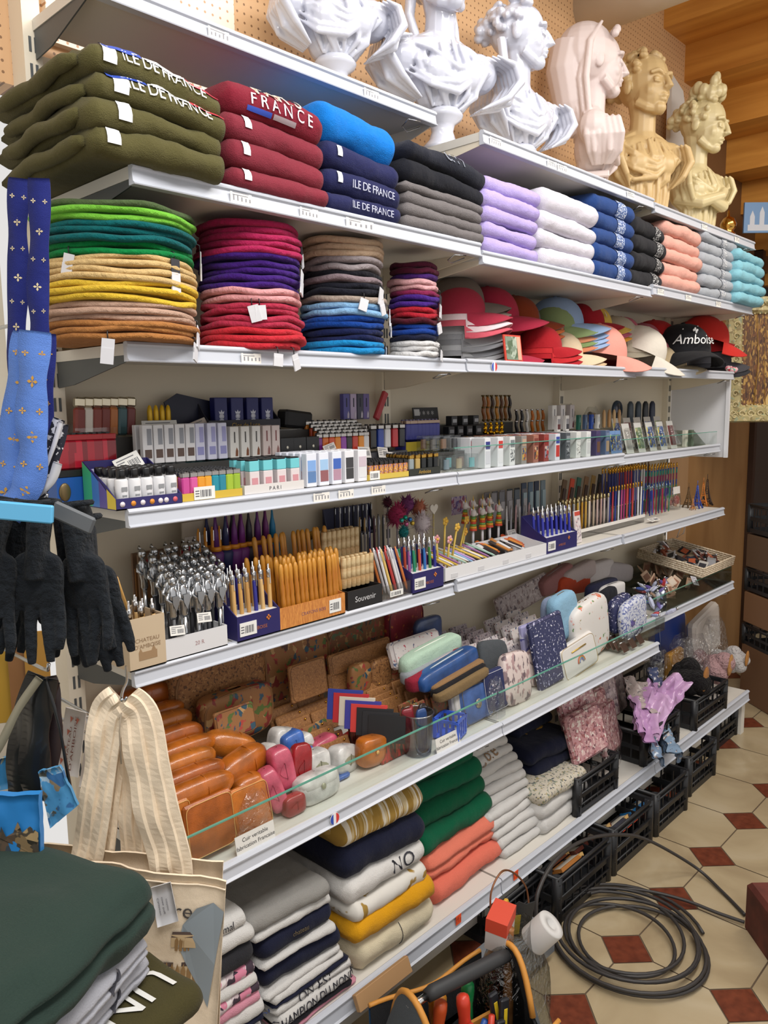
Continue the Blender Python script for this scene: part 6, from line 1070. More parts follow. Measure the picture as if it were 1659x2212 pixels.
card('F', 2, 1505, -.355, .055, .06, .04, 'white handwritten tag on the magnet bin', tilt=-30, roll=14, col='#cfcdd6')
t = thing('wicker_basket', 'sloping whitewashed basket of mixed keyrings at the far end', 'basket', (2.62, -.36, .80), (math.radians(10), 0, 0)); g = G(); w, d = .36, .3
for k in range(5): g.tube([(0, 0, .009*k), (w, 0, .009*k), (w, d, .009*k), (0, d, .009*k)], .005, 6, closed=True)
mk('woven_rim', g, PAT('#c9b8a0', ['#a8947a', '#dccfb8'], 200, .5), t); mk('base', G().box(0, w, 0, d, -.006, -.002), P('#b8a88e', .6), t)
for k in range(36):
    x, y = .02+q.uniform(0, w-.04), .02+q.uniform(0, d-.04); p = t.location+Vector((x, y*.985, .005+y*.17+q.uniform(0, .02))); c = ['#1e1e22', '#c8c8cc', '#8a4a34', '#2a2a30', '#b8b4ae', '#5a3028', '#303440'][k % 7]
    inst('wooden_magnet' if k % 3 else 'pendant', (P(c, .3, .2), P(['#a8a8ac', '#c86a4a', '#3a3a40'][k % 3], .3, .4)), p, (q.uniform(-1.6, -.6), q.uniform(-.5, .5), q.uniform(-2, 2)), 'dark or silvery keyring tag lying in the whitewashed basket', 'keyring', 'keyrings in the basket', 1.25)
bin_(1440, 1580, -.36, -.05, .075, 'empty clear bin holding up the whitewashed basket')
# ================================================================== bottom shelf: folded shirts and crates
def shirts(u0, u1, vt, uz, items, where, yo=0, d=.36, b=0, kind='shirt', step=(0, 0), hs=None, amp=.006, rz=0, z0=None, sag=.01, name='folded_shirt'):
    x0_, x1_, yf, z = LV['G'][b]; z = z if z0 is None else z0; y = yf+yo; x0, x1 = xu(u0, y, z+.02), xu(u1, y, z+.02); wd = x1-x0; xc = (x0+x1)/2; n = len(items)
    H = zv(vt, xu(uz, y+step[1]*n, z+.25), y+step[1]*n)-z; tot = sum(hs) if hs else n; zz = z+.001; out = []
    for k, (m, cw, ly) in enumerate(items):
        h = H*(hs[k] if hs else 1)/tot; q = random.Random(k*17+u0); g, S = garment_geo(wd*q.uniform(.93, 1.03), d*q.uniform(.94, 1), h*1.04, q.uniform(0, 90), ly, amp, sag=sag*(k+.5)/n)
        o = mk(name, g, m, None, (xc+step[0]*k+q.uniform(-.006, .006), y+step[1]*k+q.uniform(-.005, .004), zz), (0, 0, rz+q.uniform(-.03, .03)), f'{cw} folded {kind}, {lev(k, n)} of {where}', kind.split()[-1], f'{kind}s of {where}')
        out.append((o, S, wd, h)); zz += h
    return out
WF = FAB('#c9c7c4', mott=.05); NF = FAB('#191c30'); GF = FAB('#8a8884'); PF = FAB('#c8899a'); BF = FAB('#1c1b20'); CF = FAB('#cdc2a6', mott=.06); INK = P('#23242e', .7); INKB = P('#3a4a7a', .7)
PAT1 = PAT('#b9a8ac', ['#3a2c38', '#c87a92', '#d8d0d0', '#5a4a52'], 50, .6, .9)
p = shirts(420, 588, 1990, 490, [(WF, 'white lettered', 1), (WF, 'white printed', 1), (NF, 'navy edged', 1), (WF, 'white ringer', 1), (PF, 'pink', 1), (PAT1, 'pink and black', 1), (WF, 'white and pink', 1), (PAT1, 'dark patterned', 1), (FAB('#2a2a2e'), 'charcoal', 1), (WF, 'cool white', 1), (WF, 'white grey lettered', 1)], 'the mixed pile behind the tote bag', hs=[1.3, 1.3, .5, .9, .7, .6, .6, .7, 1.5, 1, 1], step=(-.003, .001))
for k, t_ in ((0, 'DU MONDE'), (1, 'ON DU MONDE'), (10, 'minimal')): o, S, wd, h = p[k]; print_on(o, S, t_, .02, h*.05, .032 if k < 2 else .02, INKB if k < 2 else INK)
p = shirts(612, 775, 1955, 612, [(PF, 'pink', 1), (BF, 'black', 1), (WF, 'white champion lettered', 1), (WF, 'white lettered', 1), (NF, 'thin navy', 1), (WF, 'white striped', 1), (WF, 'pale striped', 1), (NF, 'navy', 1), (WF, 'white', 1), (NF, 'deep navy', 1), (WF, 'cream white', 1), (GF, 'grey marl', 1)], 'the navy and grey pile', hs=[.5, .4, 1.2, .9, .4, .7, .7, 2, .8, 2, .9, 1.5], step=(-.006, .001), yo=.01)
for k, t_ in ((2, 'CHAMPION DU MONDE'), (3, 'ON EST'), (9, 'chateau')): o, S, wd, h = p[k]; print_on(o, S, t_, .0, h*.05, .023 if k == 2 else .03 if k == 3 else .014, INK if k < 9 else P('#6a5c40', .6))
STR = PAT('#c4b28a', ['#9a7a34', '#d8d0c0', '#b08f4a'], 40, .7, .9, stretch=(3, .2, .2))
p = shirts(782, 950, 1765, 770, [(CF, 'cream fleece', 1), (FAB('#cf9418'), 'mustard yellow', 1), (PAT('#d0ccc4', ['#9a7a34', '#c8c4bc'], 30, .2, .9), 'white and gold patched', 1), (FAB('#d2cfcb', mott=.05), 'white lettered', 1), (NF, 'navy knit', 1), (STR, 'gold and cream striped', 1)], 'the pile with mustard in it', hs=[1.25, .9, .8, 1.0, 1.3, 1.3], step=(-.007, .004), yo=.012, kind='sweater', name='folded_sweater', amp=.008)
o, S, wd, h = p[3]; print_on(o, S, 'NO', .05, h*.1, .05, INK); o, S, wd, h = p[0]; g = G().tube([S(.0, -h*.4+h*.1*k, .001) for k in range(9)], .001, 4); mk('seam_line', g, INK, o)
p = shirts(940, 1098, 1650, 915, [(FAB('#d8705c'), 'coral', 1), (FAB('#dc7862'), 'coral', 2), (FAB('#0a5a3c'), 'forest green', 1), (FAB('#085638'), 'forest green', 1), (FAB('#0b5e40'), 'forest green', 1), (FAB('#0a5a3c'), 'forest green', 1)], 'the green and coral pile', yo=.05, d=.28, hs=[1, 1.4, 1.2, 1, 1, 1], step=(-.012, .014), kind='sweater', name='folded_sweater', amp=.009)
p = shirts(1090, 1192, 1628, 1010, [(WF, 'white', 1)]*11, 'the tall white pile', b=1, yo=.04, d=.29, step=(-.008, .010), amp=.006)
o, S, wd, h = p[9]; print_on(o, S, 'Joie', .0, h*.6, .05, P('#8a6a4a', .6), a=.1)
shirts(1170, 1270, 1690, 1215, [(WF, 'white', 1), (WF, 'white', 1), (PAT('#c0b8a8', ['#7a8474', '#5a5c60', '#a89a70'], 130, .35, .9), 'green patterned', 1)], 'the low pile before the crate', b=1, yo=.03, d=.2, hs=[1, 1, 1])
shirts(1168, 1262, 1608, 1185, [(BF, 'black', 1), (CF, 'cream', 1), (NF, 'navy padded', 1), (NF, 'midnight padded', 1)], 'the dark pile beside the crate', b=1, yo=.09, d=.25, hs=[.8, .5, 1.6, 1.6], step=(-.008, .006), z0=.206+.085, kind='sweater', name='folded_sweater', amp=.008)
shirts(1118, 1200, 1563, 1150, [(FAB('#8c1c24'), 'red', 1), (FAB('#c08a24'), 'ochre', 1), (NF, 'large navy', 1)], 'the pile behind under the glass', b=1, yo=.20, d=.2, hs=[.7, .5, 1.2], z0=.40, kind='sweater', name='folded_sweater')
shirts(1040, 1140, 1690, 1100, [(FAB('#a8a6a4'), 'grey', 1)]*6, 'the grey pile at the back', b=1, yo=.24, d=.16)
shirts(880, 990, 1640, 930, [(FAB('#7a1a24'), 'dark red', 1)]*5, 'the red pile at the back', b=0, yo=.26, d=.14)
# crates
CRM = P('#1b1c1f', .42)
def crate_parts(w, d, h):
    g = G(); t = .006
    for (x0, x1, y0, y1) in ((0, w, 0, t), (0, w, d-t, d), (0, t, t, d-t), (w-t, w, t, d-t)):
        for z0, z1 in ((0, h*.16), (h*.44, h*.58), (h*.9, h)): g.box(x0, x1, y0, y1, z0, z1)
        L = (x1-x0) if x1-x0 > t*2 else y1-y0; n = max(3, int(L/.045))
        for k in range(n+1):
            a = (L-.006)*k/n
            if x1-x0 > t*2: g.box(x0+a, x0+a+.006, y0+.0008, y1-.0008, h*.1, h*.95)
            else: g.box(x0+.0008, x1-.0008, y0+a, y0+a+.006, h*.1, h*.95)
    for x in (0, w):
        for y in (0, d): g.lathe([(.016, 0), (.016, h*1.02)], 10, 0, Matrix.Translation((x+(.008 if x == 0 else -.008), y+(.008 if y == 0 else -.008), 0)))
    g.tube([(0, 0, h), (w, 0, h), (w, d, h), (0, d, h)], .007, 6, closed=True)
    g2 = G().box(t, w-t, t, d-t, .004, .008); g3 = G()
    for k in range(3): g3.tube([(0, -.004, h*(.3+.3*k)), (w, -.004, h*(.3+.3*k))], .0035, 5)
    return [('slatted_sides', g), ('crate_bottom', g2), ('ribs', g3)]
def crate(x, y, z, w, d, h, label, rz=0):
    t = thing('plastic_crate', label, 'crate', (x, y, z), (0, 0, rz), 'black plastic crates')
    for nm, g in crate_parts(w, d, h): mk(nm, g, CRM, t)
    return t
cx = [xu(1262, -.44, .25), 0, 0]
crate(xu(1248, -.44, .25), -.44, .2072, .27, .33, .125, 'black crate of pink flowered bags on the base shelf'); crate(xu(1392, -.44, .25), -.44, .2072, .30, .33, .125, 'black crate under the lilac satin bags'); crate(xu(1496, -.44, .25), -.45, .2072, .34, .36, .125, 'black crate of plush at the far end of the base shelf')
for k, (u0, u1, y, h) in enumerate(((1072, 1190, -.46, .14), (1205, 1318, -.53, .15), (1326, 1408, -.53, .155), (1418, 1484, -.53, .155), (1490, 1545, -.50, .155), (1550, 1592, -.42, .14))):
    a, b_ = xu(u0, y, .1), xu(u1, y, .1); crate(a, y, 0, b_-a, .34, h, f'black crate on the floor under the base shelf, {nth(k, 6)} of six')
# goods in the crates
def satin(u, v, y, L_, wd, a, col, label, group, seed, hgt=.02):       # loose glossy folded bag or fabric
    x = xu(u, y, .35); z = zv(v, x, y); g = G(); q = random.Random(seed)
    def f(s, t):
        X = (s-.5)*L_; Y = (t-.5)*wd; zz = .018*nz(X*14+seed, Y*20, seed)+.012*nz(X*40, Y*50+seed)+.014*math.sin(t*9+seed)*(1-.3*s)
        return (X, Y*(1+.15*nz(s*3, seed)), zz)
    g.grid(f, 22, 14); n = len(g.v); g.add([(p[0], p[1], p[2]-.006) for p in g.v], [tuple(reversed(fc)) for fc in g.f], 0, True)
    return mk('satin_bag', g, col, None, (x, y, z), (math.radians(q.uniform(20, 50)), math.radians(-20+q.uniform(-8, 8)), math.radians(a)), label, 'bag', group)
FL = PAT('#b8868a', ['#d8b8b4', '#7a4a54', '#c8a0a0', '#9a5a5c', '#dcd0c8'], 85, .5, .35, coat=.4); SATL = P('#b48ab8', .28, 0, .6, .3); SATG = PAT('#a89898', ['#c8b8b8', '#7a6a74'], 60, .5, .3, coat=.5)
for k, (u, v, y, m) in enumerate(((1268, 1545, -.36, FL), (1300, 1560, -.36, FL), (1330, 1585, -.39, FL), (1285, 1595, -.41, FL), (1318, 1520, -.30, SATG), (1345, 1500, -.25, SATG))):
    t = fit(B_slab, 'flowered_bag', [m, P('#8a5a60', .5)], u, v-62, v+40, 56, .03, y, f'shiny pink flowered bag standing in the first crate, {nth(k, 6)}', 'bag', 'pink flowered bags', rz=12*(k % 3)-10, tilt=-12, L='G', b=1, roll=8*(k % 3-1))
mk('clear_film', bag_geo(.2, .12, .2, 13), CLEAR('#faf6f6', .5, .1, .9), None, (xu(1300, -.36, .4), -.42, .26), None, 'clear film around the pink flowered bags', 'film')
for k in range(8):
    satin(1386+8*k, 1556-10*(k % 4)-4*k, -.42+.02*(k % 4), .22, .09, 36-7*k, SATL if k % 3 != 1 else P('#c29cc4', .25, 0, .6, .3), f'lilac satin bag fanned over the second crate, {ORD[k]} in the fan', 'lilac satin bags', k)
for k, (u, v, c) in enumerate(((1400, 1520, '#a89890'), (1385, 1500, '#b0a2a0'), (1425, 1488, '#3a4668'), (1410, 1600, '#7088a4'), (1440, 1590, '#8098b0'))): satin(u, v, -.34 if k < 3 else -.45, .2, .1, 40, PAT(c, ['#c8c0bc', '#6a6468'], 70, .25, .3, coat=.5), f'{["taupe", "mauve grey", "dark blue", "pale blue", "blue grey"][k]} filmy bag around the lilac fan', 'filmy bags around the lilac fan', 20+k)
def plush(u, v, y, r, col, seed, label, ears=None):
    x = xu(u, y, .35); z = zv(v, x, y); q = random.Random(seed); g = G(); g.ball((0, 0, 0), (r, r*.8, r*.7), 14)
    for k in range(9): d = Vector((q.gauss(0, 1), q.gauss(0, 1), q.gauss(0, 1))).normalized(); g.ball(d*r*.6, r*q.uniform(.4, .6), 9)
    t = thing('plush_toy', label, 'plush toy', (x, y, z)); mk('furry_body', g, FAB(col, 60, 1, .1, 90), t)
    if ears: g = G().ball((-r*.35, -r*.85, r*.25), (r*.3, r*.12, r*.62), 10); mk('ear', g, FAB(ears, 60, .6), t, None, (0, .3, 0))
    return t
plush(1490, 1470, -.38, .085, '#1a1719', 1, 'black furry plush toy with tan ear in the third crate', '#9a6a3c'); plush(1548, 1440, -.36, .08, '#c09a9c', 2, 'dusty pink furry plush toy with tan tag', '#a87a48'); plush(1592, 1425, -.38, .06, '#d0cccb', 3, 'white furry plush toy at the end of the base shelf', '#a8743c')
plush(1440, 1455, -.24, .05, '#cfc9c4', 4, 'small white plush toy behind the lilac bags', '#a87a48'); plush(1515, 1435, -.28, .06, '#b88e92', 5, 'rosy plush hood behind the black plush'); plush(1560, 1420, -.22, .05, '#c8c4c2', 6, 'off white plush at the back of the last crate', '#c8c4c2')
fit(B_slab, 'wrapped_item', [P('#1e3a86', .3), P('#c8d0e0', .3)], 1462, 1330, 1440, 60, .06, -.2, 'deep blue item in clear film behind the plush', 'parcel', tilt=-6, L='G', b=2); fit(B_slab, 'wrapped_item', [P('#cdc5bd', .4), P('#d8d0c8', .3)], 1535, 1318, 1420, 52, .05, -.26, 'long white filmed parcel leaning at the end', 'parcel', roll=-12, L='G', b=2); fit(B_slab, 'wrapped_item', [P('#a8782c', .4), P('#d0b070', .4)], 1462, 1405, 1470, 30, .03, -.28, 'golden strip in film beside the blue item', 'parcel', L='G', b=2)
for k, (u, y, s) in enumerate(((1470, -.28, 1), (1540, -.3, 1.1), (1420, -.25, .9), (1500, -.32, 1.0))): mk('clear_film', bag_geo(.2*s, .12, .22*s, 30+k), CLEAR('#f6f6f6', .6, .1, 1), None, (xu(u, y, .4), y-.06, .30), None, f'crinkled clear film over the crate goods, {nth(k, 4)}', 'film')
# goods in the floor crates
for k, (u, v, y, c, n_) in enumerate(((1208, 1860, -.42, '#7a3c24', 'brown'), (1240, 1825, -.46, '#b8783a', 'orange sun'), (1270, 1800, -.44, '#5a2c22', 'dark'), (1300, 1775, -.44, '#6a4034', 'russet'), (1352, 1735, -.48, '#2a2c7a', 'indigo'), (1372, 1715, -.49, '#c84a30', 'orange red'), (1390, 1698, -.46, '#2a7ab8', 'sky blue'), (1340, 1760, -.46, '#3a3a44', 'grey'))):
    x = xu(u, y, .15); fit(B_book, 'picture_book', [PAT(c, ['#d8b070', '#3a2a24', c], 30, .25, .4), P('#cfc8ba', .6)], u, v-10, v+28, 46, .05, y, f'{n_} covered booklet standing in the floor crates', 'booklet', 'booklets in the floor crates', tilt=-30, L='G', b=1).location.z = .075
# ================================================================== on the floor
CAB = P('#33302f', .5)
def fl(u, v, z=.008): return on(u, v, z=z)
c = fl(1352, 2032); ra = (fl(1528, 2032)-fl(1178, 2032)).length/2; q = random.Random(2); pts = []
for k in range(6*40+1):
    a = 2*PI*k/40; lp = k/40; r = (.78+.2*math.sin(lp*2.1+1)*.6+.12*math.cos(lp*1.3))
    ox, oy = .02*math.sin(lp*1.7), .025*math.cos(lp*2.3); dx = RT.normalized(); r2 = ra*min(1.02, r)
    e = Vector((RT.x, RT.y, 0)).normalized(); f_ = Vector((FW.x, FW.y, 0)).normalized()
    pts.append(c+e*(r2*math.cos(a)+ox)+f_*(r2*1.05*math.sin(a)+oy)+Vector((0, 0, .002+.0035*lp+.002*math.sin(3*a))))
def bez(P_, n=12):                      # smooth line through points
    o = []
    for i in range(len(P_)-1):
        p0, p1, p2, p3 = P_[max(i-1, 0)], P_[i], P_[i+1], P_[min(i+2, len(P_)-1)]
        for k in range(n): t = k/n; o.append(.5*((2*p1)+(p2-p0)*t+(2*p0-5*p1+4*p2-p3)*t*t+(3*p1-p0-3*p2+p3)*t**3))
    return o+[P_[-1]]
t = thing('cable_coil', 'dark hose coiled on the tiled floor beside the tool bag', 'hose', (c.x, c.y, 0)); T_ = lambda L_: [p-t.location for p in L_]
mk('coil', G().tube(T_(pts), .0052, 8), CAB, t)
arc = [on(1158, 1985, y=-.64), on(1163, 1925, y=-.63), on(1200, 1858, y=-.615), on(1262, 1815, y=-.61), on(1335, 1803, y=-.62), on(1400, 1815, y=-.64), fl(1500, 1872, .03), fl(1560, 1926), fl(1609, 1976)]
mk('loose_loop', G().tube(T_(bez(arc)), .0052, 8), CAB, t); t2 = [fl(1275, 1930, .02), fl(1330, 1920, .02), fl(1400, 1925, .02), fl(1480, 1945, .015), fl(1550, 1972, .012), fl(1608, 1992, .012)]
mk('loose_end', G().tube(T_(bez(t2)), .0052, 8), CAB, t)
p0, p1, p3 = fl(1609, 2003, 0), fl(1662, 2080, 0), fl(1650, 1960, 0)
e1 = (p1-p0).normalized(); e2 = Vector((-e1.y, e1.x, 0)); e2 = e2 if e2.x > 0 else -e2
Q = [p0, p0+e1*.3, p0+e1*.3+e2*.26, p0+e2*.26]; g = G(); hh = zv(1902, p0.x, p0.y); ct = sum(Q, Vector())/4
V = []; rings = ((1, 0), (1, hh*.9), (.93, hh))
for s, z in rings: V += [ct+(p-ct)*s+Vector((0, 0, z)) for p in Q]
g.add(V, [(a+4*i, (a+1) % 4+4*i, (a+1) % 4+4*i+4, a+4*i+4) for i in range(2) for a in range(4)]+[(8, 9, 10, 11), (3, 2, 1, 0)])
m, nt, b = nodes('chipped_red'); n = N(nt, 'ShaderNodeTexNoise'); n.inputs['Scale'].default_value = 14; n.inputs['Detail'].default_value = 6; nt.links.new(coords(nt), n.inputs['Vector'])
nt.links.new(ramp(nt, n.outputs[0], [(.3, '#4a2018'), (.68, '#6e3428'), (.74, '#9a8478')]), b.inputs['Base Color']); b.inputs['Roughness'].default_value = .7; bump(nt, b, n.outputs[0], .3)
mk('stone_block', g, m, label='chipped red brown block on the tiles where the hose ends', cat='block')
# tool bag
ORG = P('#c98a3a', .6); BLU = FAB('#2f567c', 100, .4); GRF = FAB('#4d5358', 100, .4); BLKF = FAB('#1e1f22', 100, .4)
A, B_ = atd(880, 2205, .98), atd(1105, 2090, 1.12); A.z = B_.z = .30
A = on(868, 2215, z=.27); B_ = on(1118, 2085, z=.27); ax = (B_-A); ln = ax.length; ang = math.atan2(ax.y, ax.x); mid = (A+B_)/2
t = thing('tool_bag', 'open blue and grey tool bag with orange piping and black bar handle', 'tool bag', (mid.x, mid.y, 0), (0, 0, ang)); L2 = ln/2; W2 = .135
def side(s):
    g = G()
    def f(a, b): x = (a-.5)*2*L2; return (x, s*(W2-.012*(1-b)+.006*math.sin(a*9)), .005+.20*b+.02*b*(2*a-1)**2)
    g.grid(f, 14, 7); n = len(g.v); g.add([(x, y-s*.008, z) for x, y, z in g.v], [tuple(reversed(k)) for k in g.f], 1, True)
    tr = G().tube([(lambda p: (p[0], p[1]-s*.004, p[2]))(f(k/13, 1)) for k in range(14)], .0055, 6); return g, tr
for s in (-1, 1): g, tr = side(s); mk('side_wall', g, [BLU, BLKF], t); mk('orange_piping', tr, ORG, t)
def endp(s):
    g = G(); n = 13
    def top(u): return .215+.115*(1-abs(2*u-1)**2.2)
    def f(a, b): y = (a-.5)*2*W2; return (s*(L2+.012*math.sin(a*PI))-s*.03*b*b, y*(1-.35*b*b), .005+(top(a)-.005)*b)
    g.grid(f, n, 9); k0 = len(g.v); g.add([(x-s*.008, y, z) for x, y, z in g.v], [tuple(reversed(k)) for k in g.f], 1, True)
    return g, G().tube([(lambda p: (p[0]-s*.004, p[1], p[2]))(f(k/12, 1)) for k in range(13)], .007, 6)
for s in (-1, 1): g, tr = endp(s); mk('end_panel', g, [GRF, BLKF], t); mk('orange_piping', tr, ORG, t)
mk('bag_base', G().box(-L2, L2, -W2, W2, 0, .01), BLKF, t)
mk('bar_handle', G().tube([(-L2+.015, 0, .30), (-L2*.6, 0, .308)], .008, 10, 1).tube([(-L2*.6, 0, .308), (-L2*.5, 0, .311), (L2*.6, 0, .311), (L2*.8, 0, .308)], [.014, .0165, .0165, .014], 12).tube([(L2*.8, 0, .308), (L2-.01, 0, .30)], .008, 10, 1), [P('#2e2f31', .6), CHROME], t)
mk('inner_strap', G().box(-L2*.9, L2*.9, -.004, .004, .15, .19), ORG, t)
mk('outer_pocket', G().box(L2*.1, L2*.95, -W2-.03, -W2-.004, .02, .15, 0, .01).tube([(L2*.1, -W2-.02, .15), (L2*.95, -W2-.02, .15)], .005, 6, 1), [BLU, ORG], t)
MB = t.matrix_basis
def tool(nm, parts, lx, ly, z, lean, roll, label, cat):
    o = thing(nm, label, cat, t.location+Rz(ang)@Vector((lx*L2, ly, z)), (lean, roll, ang))
    for pn, g, m in parts: mk(pn, g, m, o)
def driver(col): return [('handle', G().lathe([(.008, .1), (.014, .105), (.0155, .13), (.013, .16), (.0155, .19), (.014, .207), (.006, .212)], 10), P(col, .35)), ('steel_shaft', G().lathe([(.003, 0), (.0035, .1)], 8), CHROME)]
tool('screwdriver', driver('#c8542a'), -.45, .02, .06, .05, .1, 'orange red screwdriver beside the bar handle', 'screwdriver'); tool('screwdriver', driver('#c83c28'), -.02, -.03, .075, -.06, -.05, 'bright red screwdriver under the bar handle', 'screwdriver')
tool('screwdriver', driver('#d8922c'), -.28, .055, .05, .1, .05, 'yellow orange screwdriver at the far side of the bag', 'screwdriver'); tool('screwdriver', driver('#d0841f'), -.1, .06, .06, .02, -.12, 'orange screwdriver leaning on the shelf side', 'screwdriver'); tool('screwdriver', driver('#1f8a4c'), .18, .03, .05, .0, .05, 'green handled screwdriver in the middle of the bag', 'screwdriver')
tool('screwdriver', driver('#c86a2a'), -.75, -.05, .03, -.1, -.1, 'short orange screwdriver in the near end', 'screwdriver')
def cutter(): return [('body', G().box(-.012, .012, -.006, .006, 0, .15, 0, .003), P('#24252a', .4)), ('yellow_inlay', G().box(-.005, .005, -.0075, -.006, .02, .13, 0, .001), P('#d8b82a', .4))]
tool('utility_knife', cutter(), .42, -.055, .10, -.1, .12, 'black and yellow utility knife nearest the bag side', 'knife'); tool('utility_knife', cutter(), .55, -.03, .11, -.05, -.15, 'black and yellow utility knife beside the hammer', 'knife'); tool('utility_knife', cutter(), .2, -.07, .07, -.1, .2, 'yellow inlaid utility knife leaning low', 'knife')
def pliers(col): return [('red_grips', G().tube([(-.03, 0, .2), (-.024, 0, .14), (-.012, 0, .08), (0, 0, .06)], [.007, .008, .007, .006], 8).tube([(.03, 0, .2), (.024, 0, .14), (.012, 0, .08), (0, 0, .06)], [.007, .008, .007, .006], 8), P(col, .4)), ('jaws', G().lathe([(.004, 0), (.012, .03), (.014, .055), (.006, .062)], 8, sy=.5), CHROME)]
tool('pliers', pliers('#c8402c'), .0, -.07, .03, -.15, .1, 'red gripped pliers standing in the tool bag', 'pliers'); tool('pliers', pliers('#2a54a0'), -.18, -.01, .02, .1, .5, 'blue gripped pliers lying across the tools', 'pliers'); tool('pliers', pliers('#d8721f'), -.55, -.02, .01, 0, -.4, 'orange gripped pliers in the near end', 'pliers')
tool('hammer', [('wooden_handle', G().lathe([(.011, 0), (.012, .05), (.009, .14), (.011, .25), (.012, .255)], 10, sy=1.3), WOOD('#8a5a34', '#b07a48')), ('steel_head', G().box(-.05, .05, -.012, .012, -.03, .0, 0, .004), P('#4a4846', .4, .8))], .78, -.005, .10, -.12, .12, 'wooden handled hammer by the grey end panel', 'hammer')
# clear carrier behind the bag, with its goods
bp = on(1108, 2110, z=.15); bx_, by_ = bp.x+.05, min(-.60, bp.y)
def near(u, v, y): x = xu(u, y, .3); return Vector((x, y, zv(v, x, y)))
o = mk('clear_carrier', bag_geo(.24, .15, .34, 41), CLEAR('#cfd2d2', .6, .1, .6), None, near(1112, 2175, -.70)-Vector((0, .07, 0)), None, 'cloudy clear carrier bag standing behind the tool bag', 'carrier bag'); o.location.z = .0
p = near(1100, 2042, -.70); t3 = thing('blade_box', 'red and white cardboard box poking out of the clear carrier', 'box', p, (.1, -.12, .3)); mk('carton', G().box(-.035, .035, 0, .05, 0, .085, 0, .001), P('#c8c0bc', .5), t3); mk('red_sleeve', G().box(-.0356, .0356, -.0006, .0506, .05, .0856), P('#cf4a34', .5), t3); mk('red_label', G().box(-.028, .01, -.001, 0, .006, .04), P('#b83a34', .5), t3)
p = near(1150, 2000, -.72); mk('paper_roll', G().lathe([(.014, .0), (.034, 0), (.035, .004), (.035, .066), (.034, .07), (.014, .07), (.0135, .03)], 24, 0), P('#c9c7c4', .7), None, p-Vector((0, 0, .04)), (math.radians(35), math.radians(20), 0), 'white paper roll beside the red box', 'paper roll')
p = near(1118, 1985, -.66); mk('saw_blade', G().prism([(-.04, -.06), (.035, -.06), (.045, .04), (.02, .035), (.0, .045), (-.02, .03), (-.045, .035)], 0, .003).box(-.008, .008, -.001, 0, -.04, .01, 1), [P('#3a3c3e', .4, .4), P('#c8a82a', .5)], None, p, (0, .1, -.5), 'grey packed saw blade behind the red box', 'saw blade'); mk('yellow_tape', G().tube([(.03*math.cos(2*PI*k/20), 0, .03*math.sin(2*PI*k/20)) for k in range(20)], .006, 6, closed=True), P('#d8a83a', .5), None, near(1090, 1975, -.655), (0, 0, .4), 'yellow tape loop behind the red box', 'tape')
hk = [near(1062, 1995, -.66), near(1060, 1930, -.655), near(1082, 1884, -.65), near(1108, 1885, -.64), near(1135, 1915, -.64), near(1143, 1960, -.65)]; mk('copper_wire', G().tube(bez(hk), .0025, 6), P('#8a5a3c', .4, .6), None, None, None, 'bent copper wire rising from the carrier bag', 'wire')
x = xu(800, -.47, .2); mk('cardboard_strip', G().box(-.09, .09, -.014, .0, -.035, .003, 0, .001), P('#a8835a', .7), None, (xu(815, -.455, .2), -.4615, .2065), (math.radians(-25), 0, 0), 'brown cardboard strip over the base shelf edge', 'cardboard')
mk('metal_floor_rail', G().box(-.3, 1.05, -.60, -.585, .03, .10).box(-.3, 1.05, -.6, -.49, .095, .1), P('#8d9196', .35, .5), label='grey metal rail lying on the floor along the shelf foot', cat='rail')
# painting, plate picture, stacked boxes beyond
fr = thing('framed_painting', 'forest path painting in a carved gilt frame beyond the shelves', 'painting', on(1562, 913, y=-.16), (math.radians(-3), 0, -PI/4)); w, h, t_ = .52, .62, .085; g = G()
pr = [(0, -.004), (.006, -.03), (.03, -.036), (.05, -.022), (.07, -.026), (t_, -.008), (t_, 0)]
for i, (o_, y) in enumerate(pr[:-1]):
    o2, y2 = pr[i+1]; R1 = [(o_, o_), (w-o_, o_), (w-o_, h-o_), (o_, h-o_)]; R2 = [(o2, o2), (w-o2, o2), (w-o2, h-o2), (o2, h-o2)]
    for k in range(4): a, b2, c2, d2 = R1[k], R1[(k+1) % 4], R2[(k+1) % 4], R2[k]; g.add([(a[0], y, a[1]), (b2[0], y, b2[1]), (c2[0], y2, c2[1]), (d2[0], y2, d2[1])], [(0, 1, 2, 3)])
GILT = PAT('#b5a878', ['#9aa284', '#cdbd90', '#94845a'], 60, .45, .45, bmp=.6)
mk('gilt_frame', g, GILT, fr); g = G()
for k in range(11):
    for e in range(4):
        L_ = w if e % 2 == 0 else h; s = .03+k*(L_-.06)/10; cp = [(s, .042), (w-.042, s), (s, h-.042), (.042, s)][e]
        g.tube([(cp[0]+.017*math.cos(a)*(1-a/9), -.034, cp[1]+.017*math.sin(a)*(1-a/9)) for a in [j*.5 for j in range(14)]], .0042, 5)
mk('carved_scrolls', g, P('#c2b488', .4, .2), fr); g = G()
for k in range(60): s = k/60*2*(w+h-4*t_); e = [(t_+s, t_) if s < w-2*t_ else (w-t_, t_+s-(w-2*t_)) if s < w+h-4*t_ else (w-t_-(s-(w+h-4*t_)), h-t_) if s < 2*w+h-6*t_ else (t_, h-t_-(s-(2*w+h-6*t_)))][0]; g.ball((e[0], -.012, e[1]), .0045, 5)
mk('beaded_edge', g, P('#d0c498', .4, .2), fr); mk('canvas', G().box(t_-.002, w-t_+.002, -.002, 0, t_-.002, h-t_+.002), PAT('#5c3c22', ['#8a6232', '#b08a48', '#44291a', '#6e4424', '#9a7438'], 120, .55, .5, stretch=(1, 1, .35)), fr); g = G()
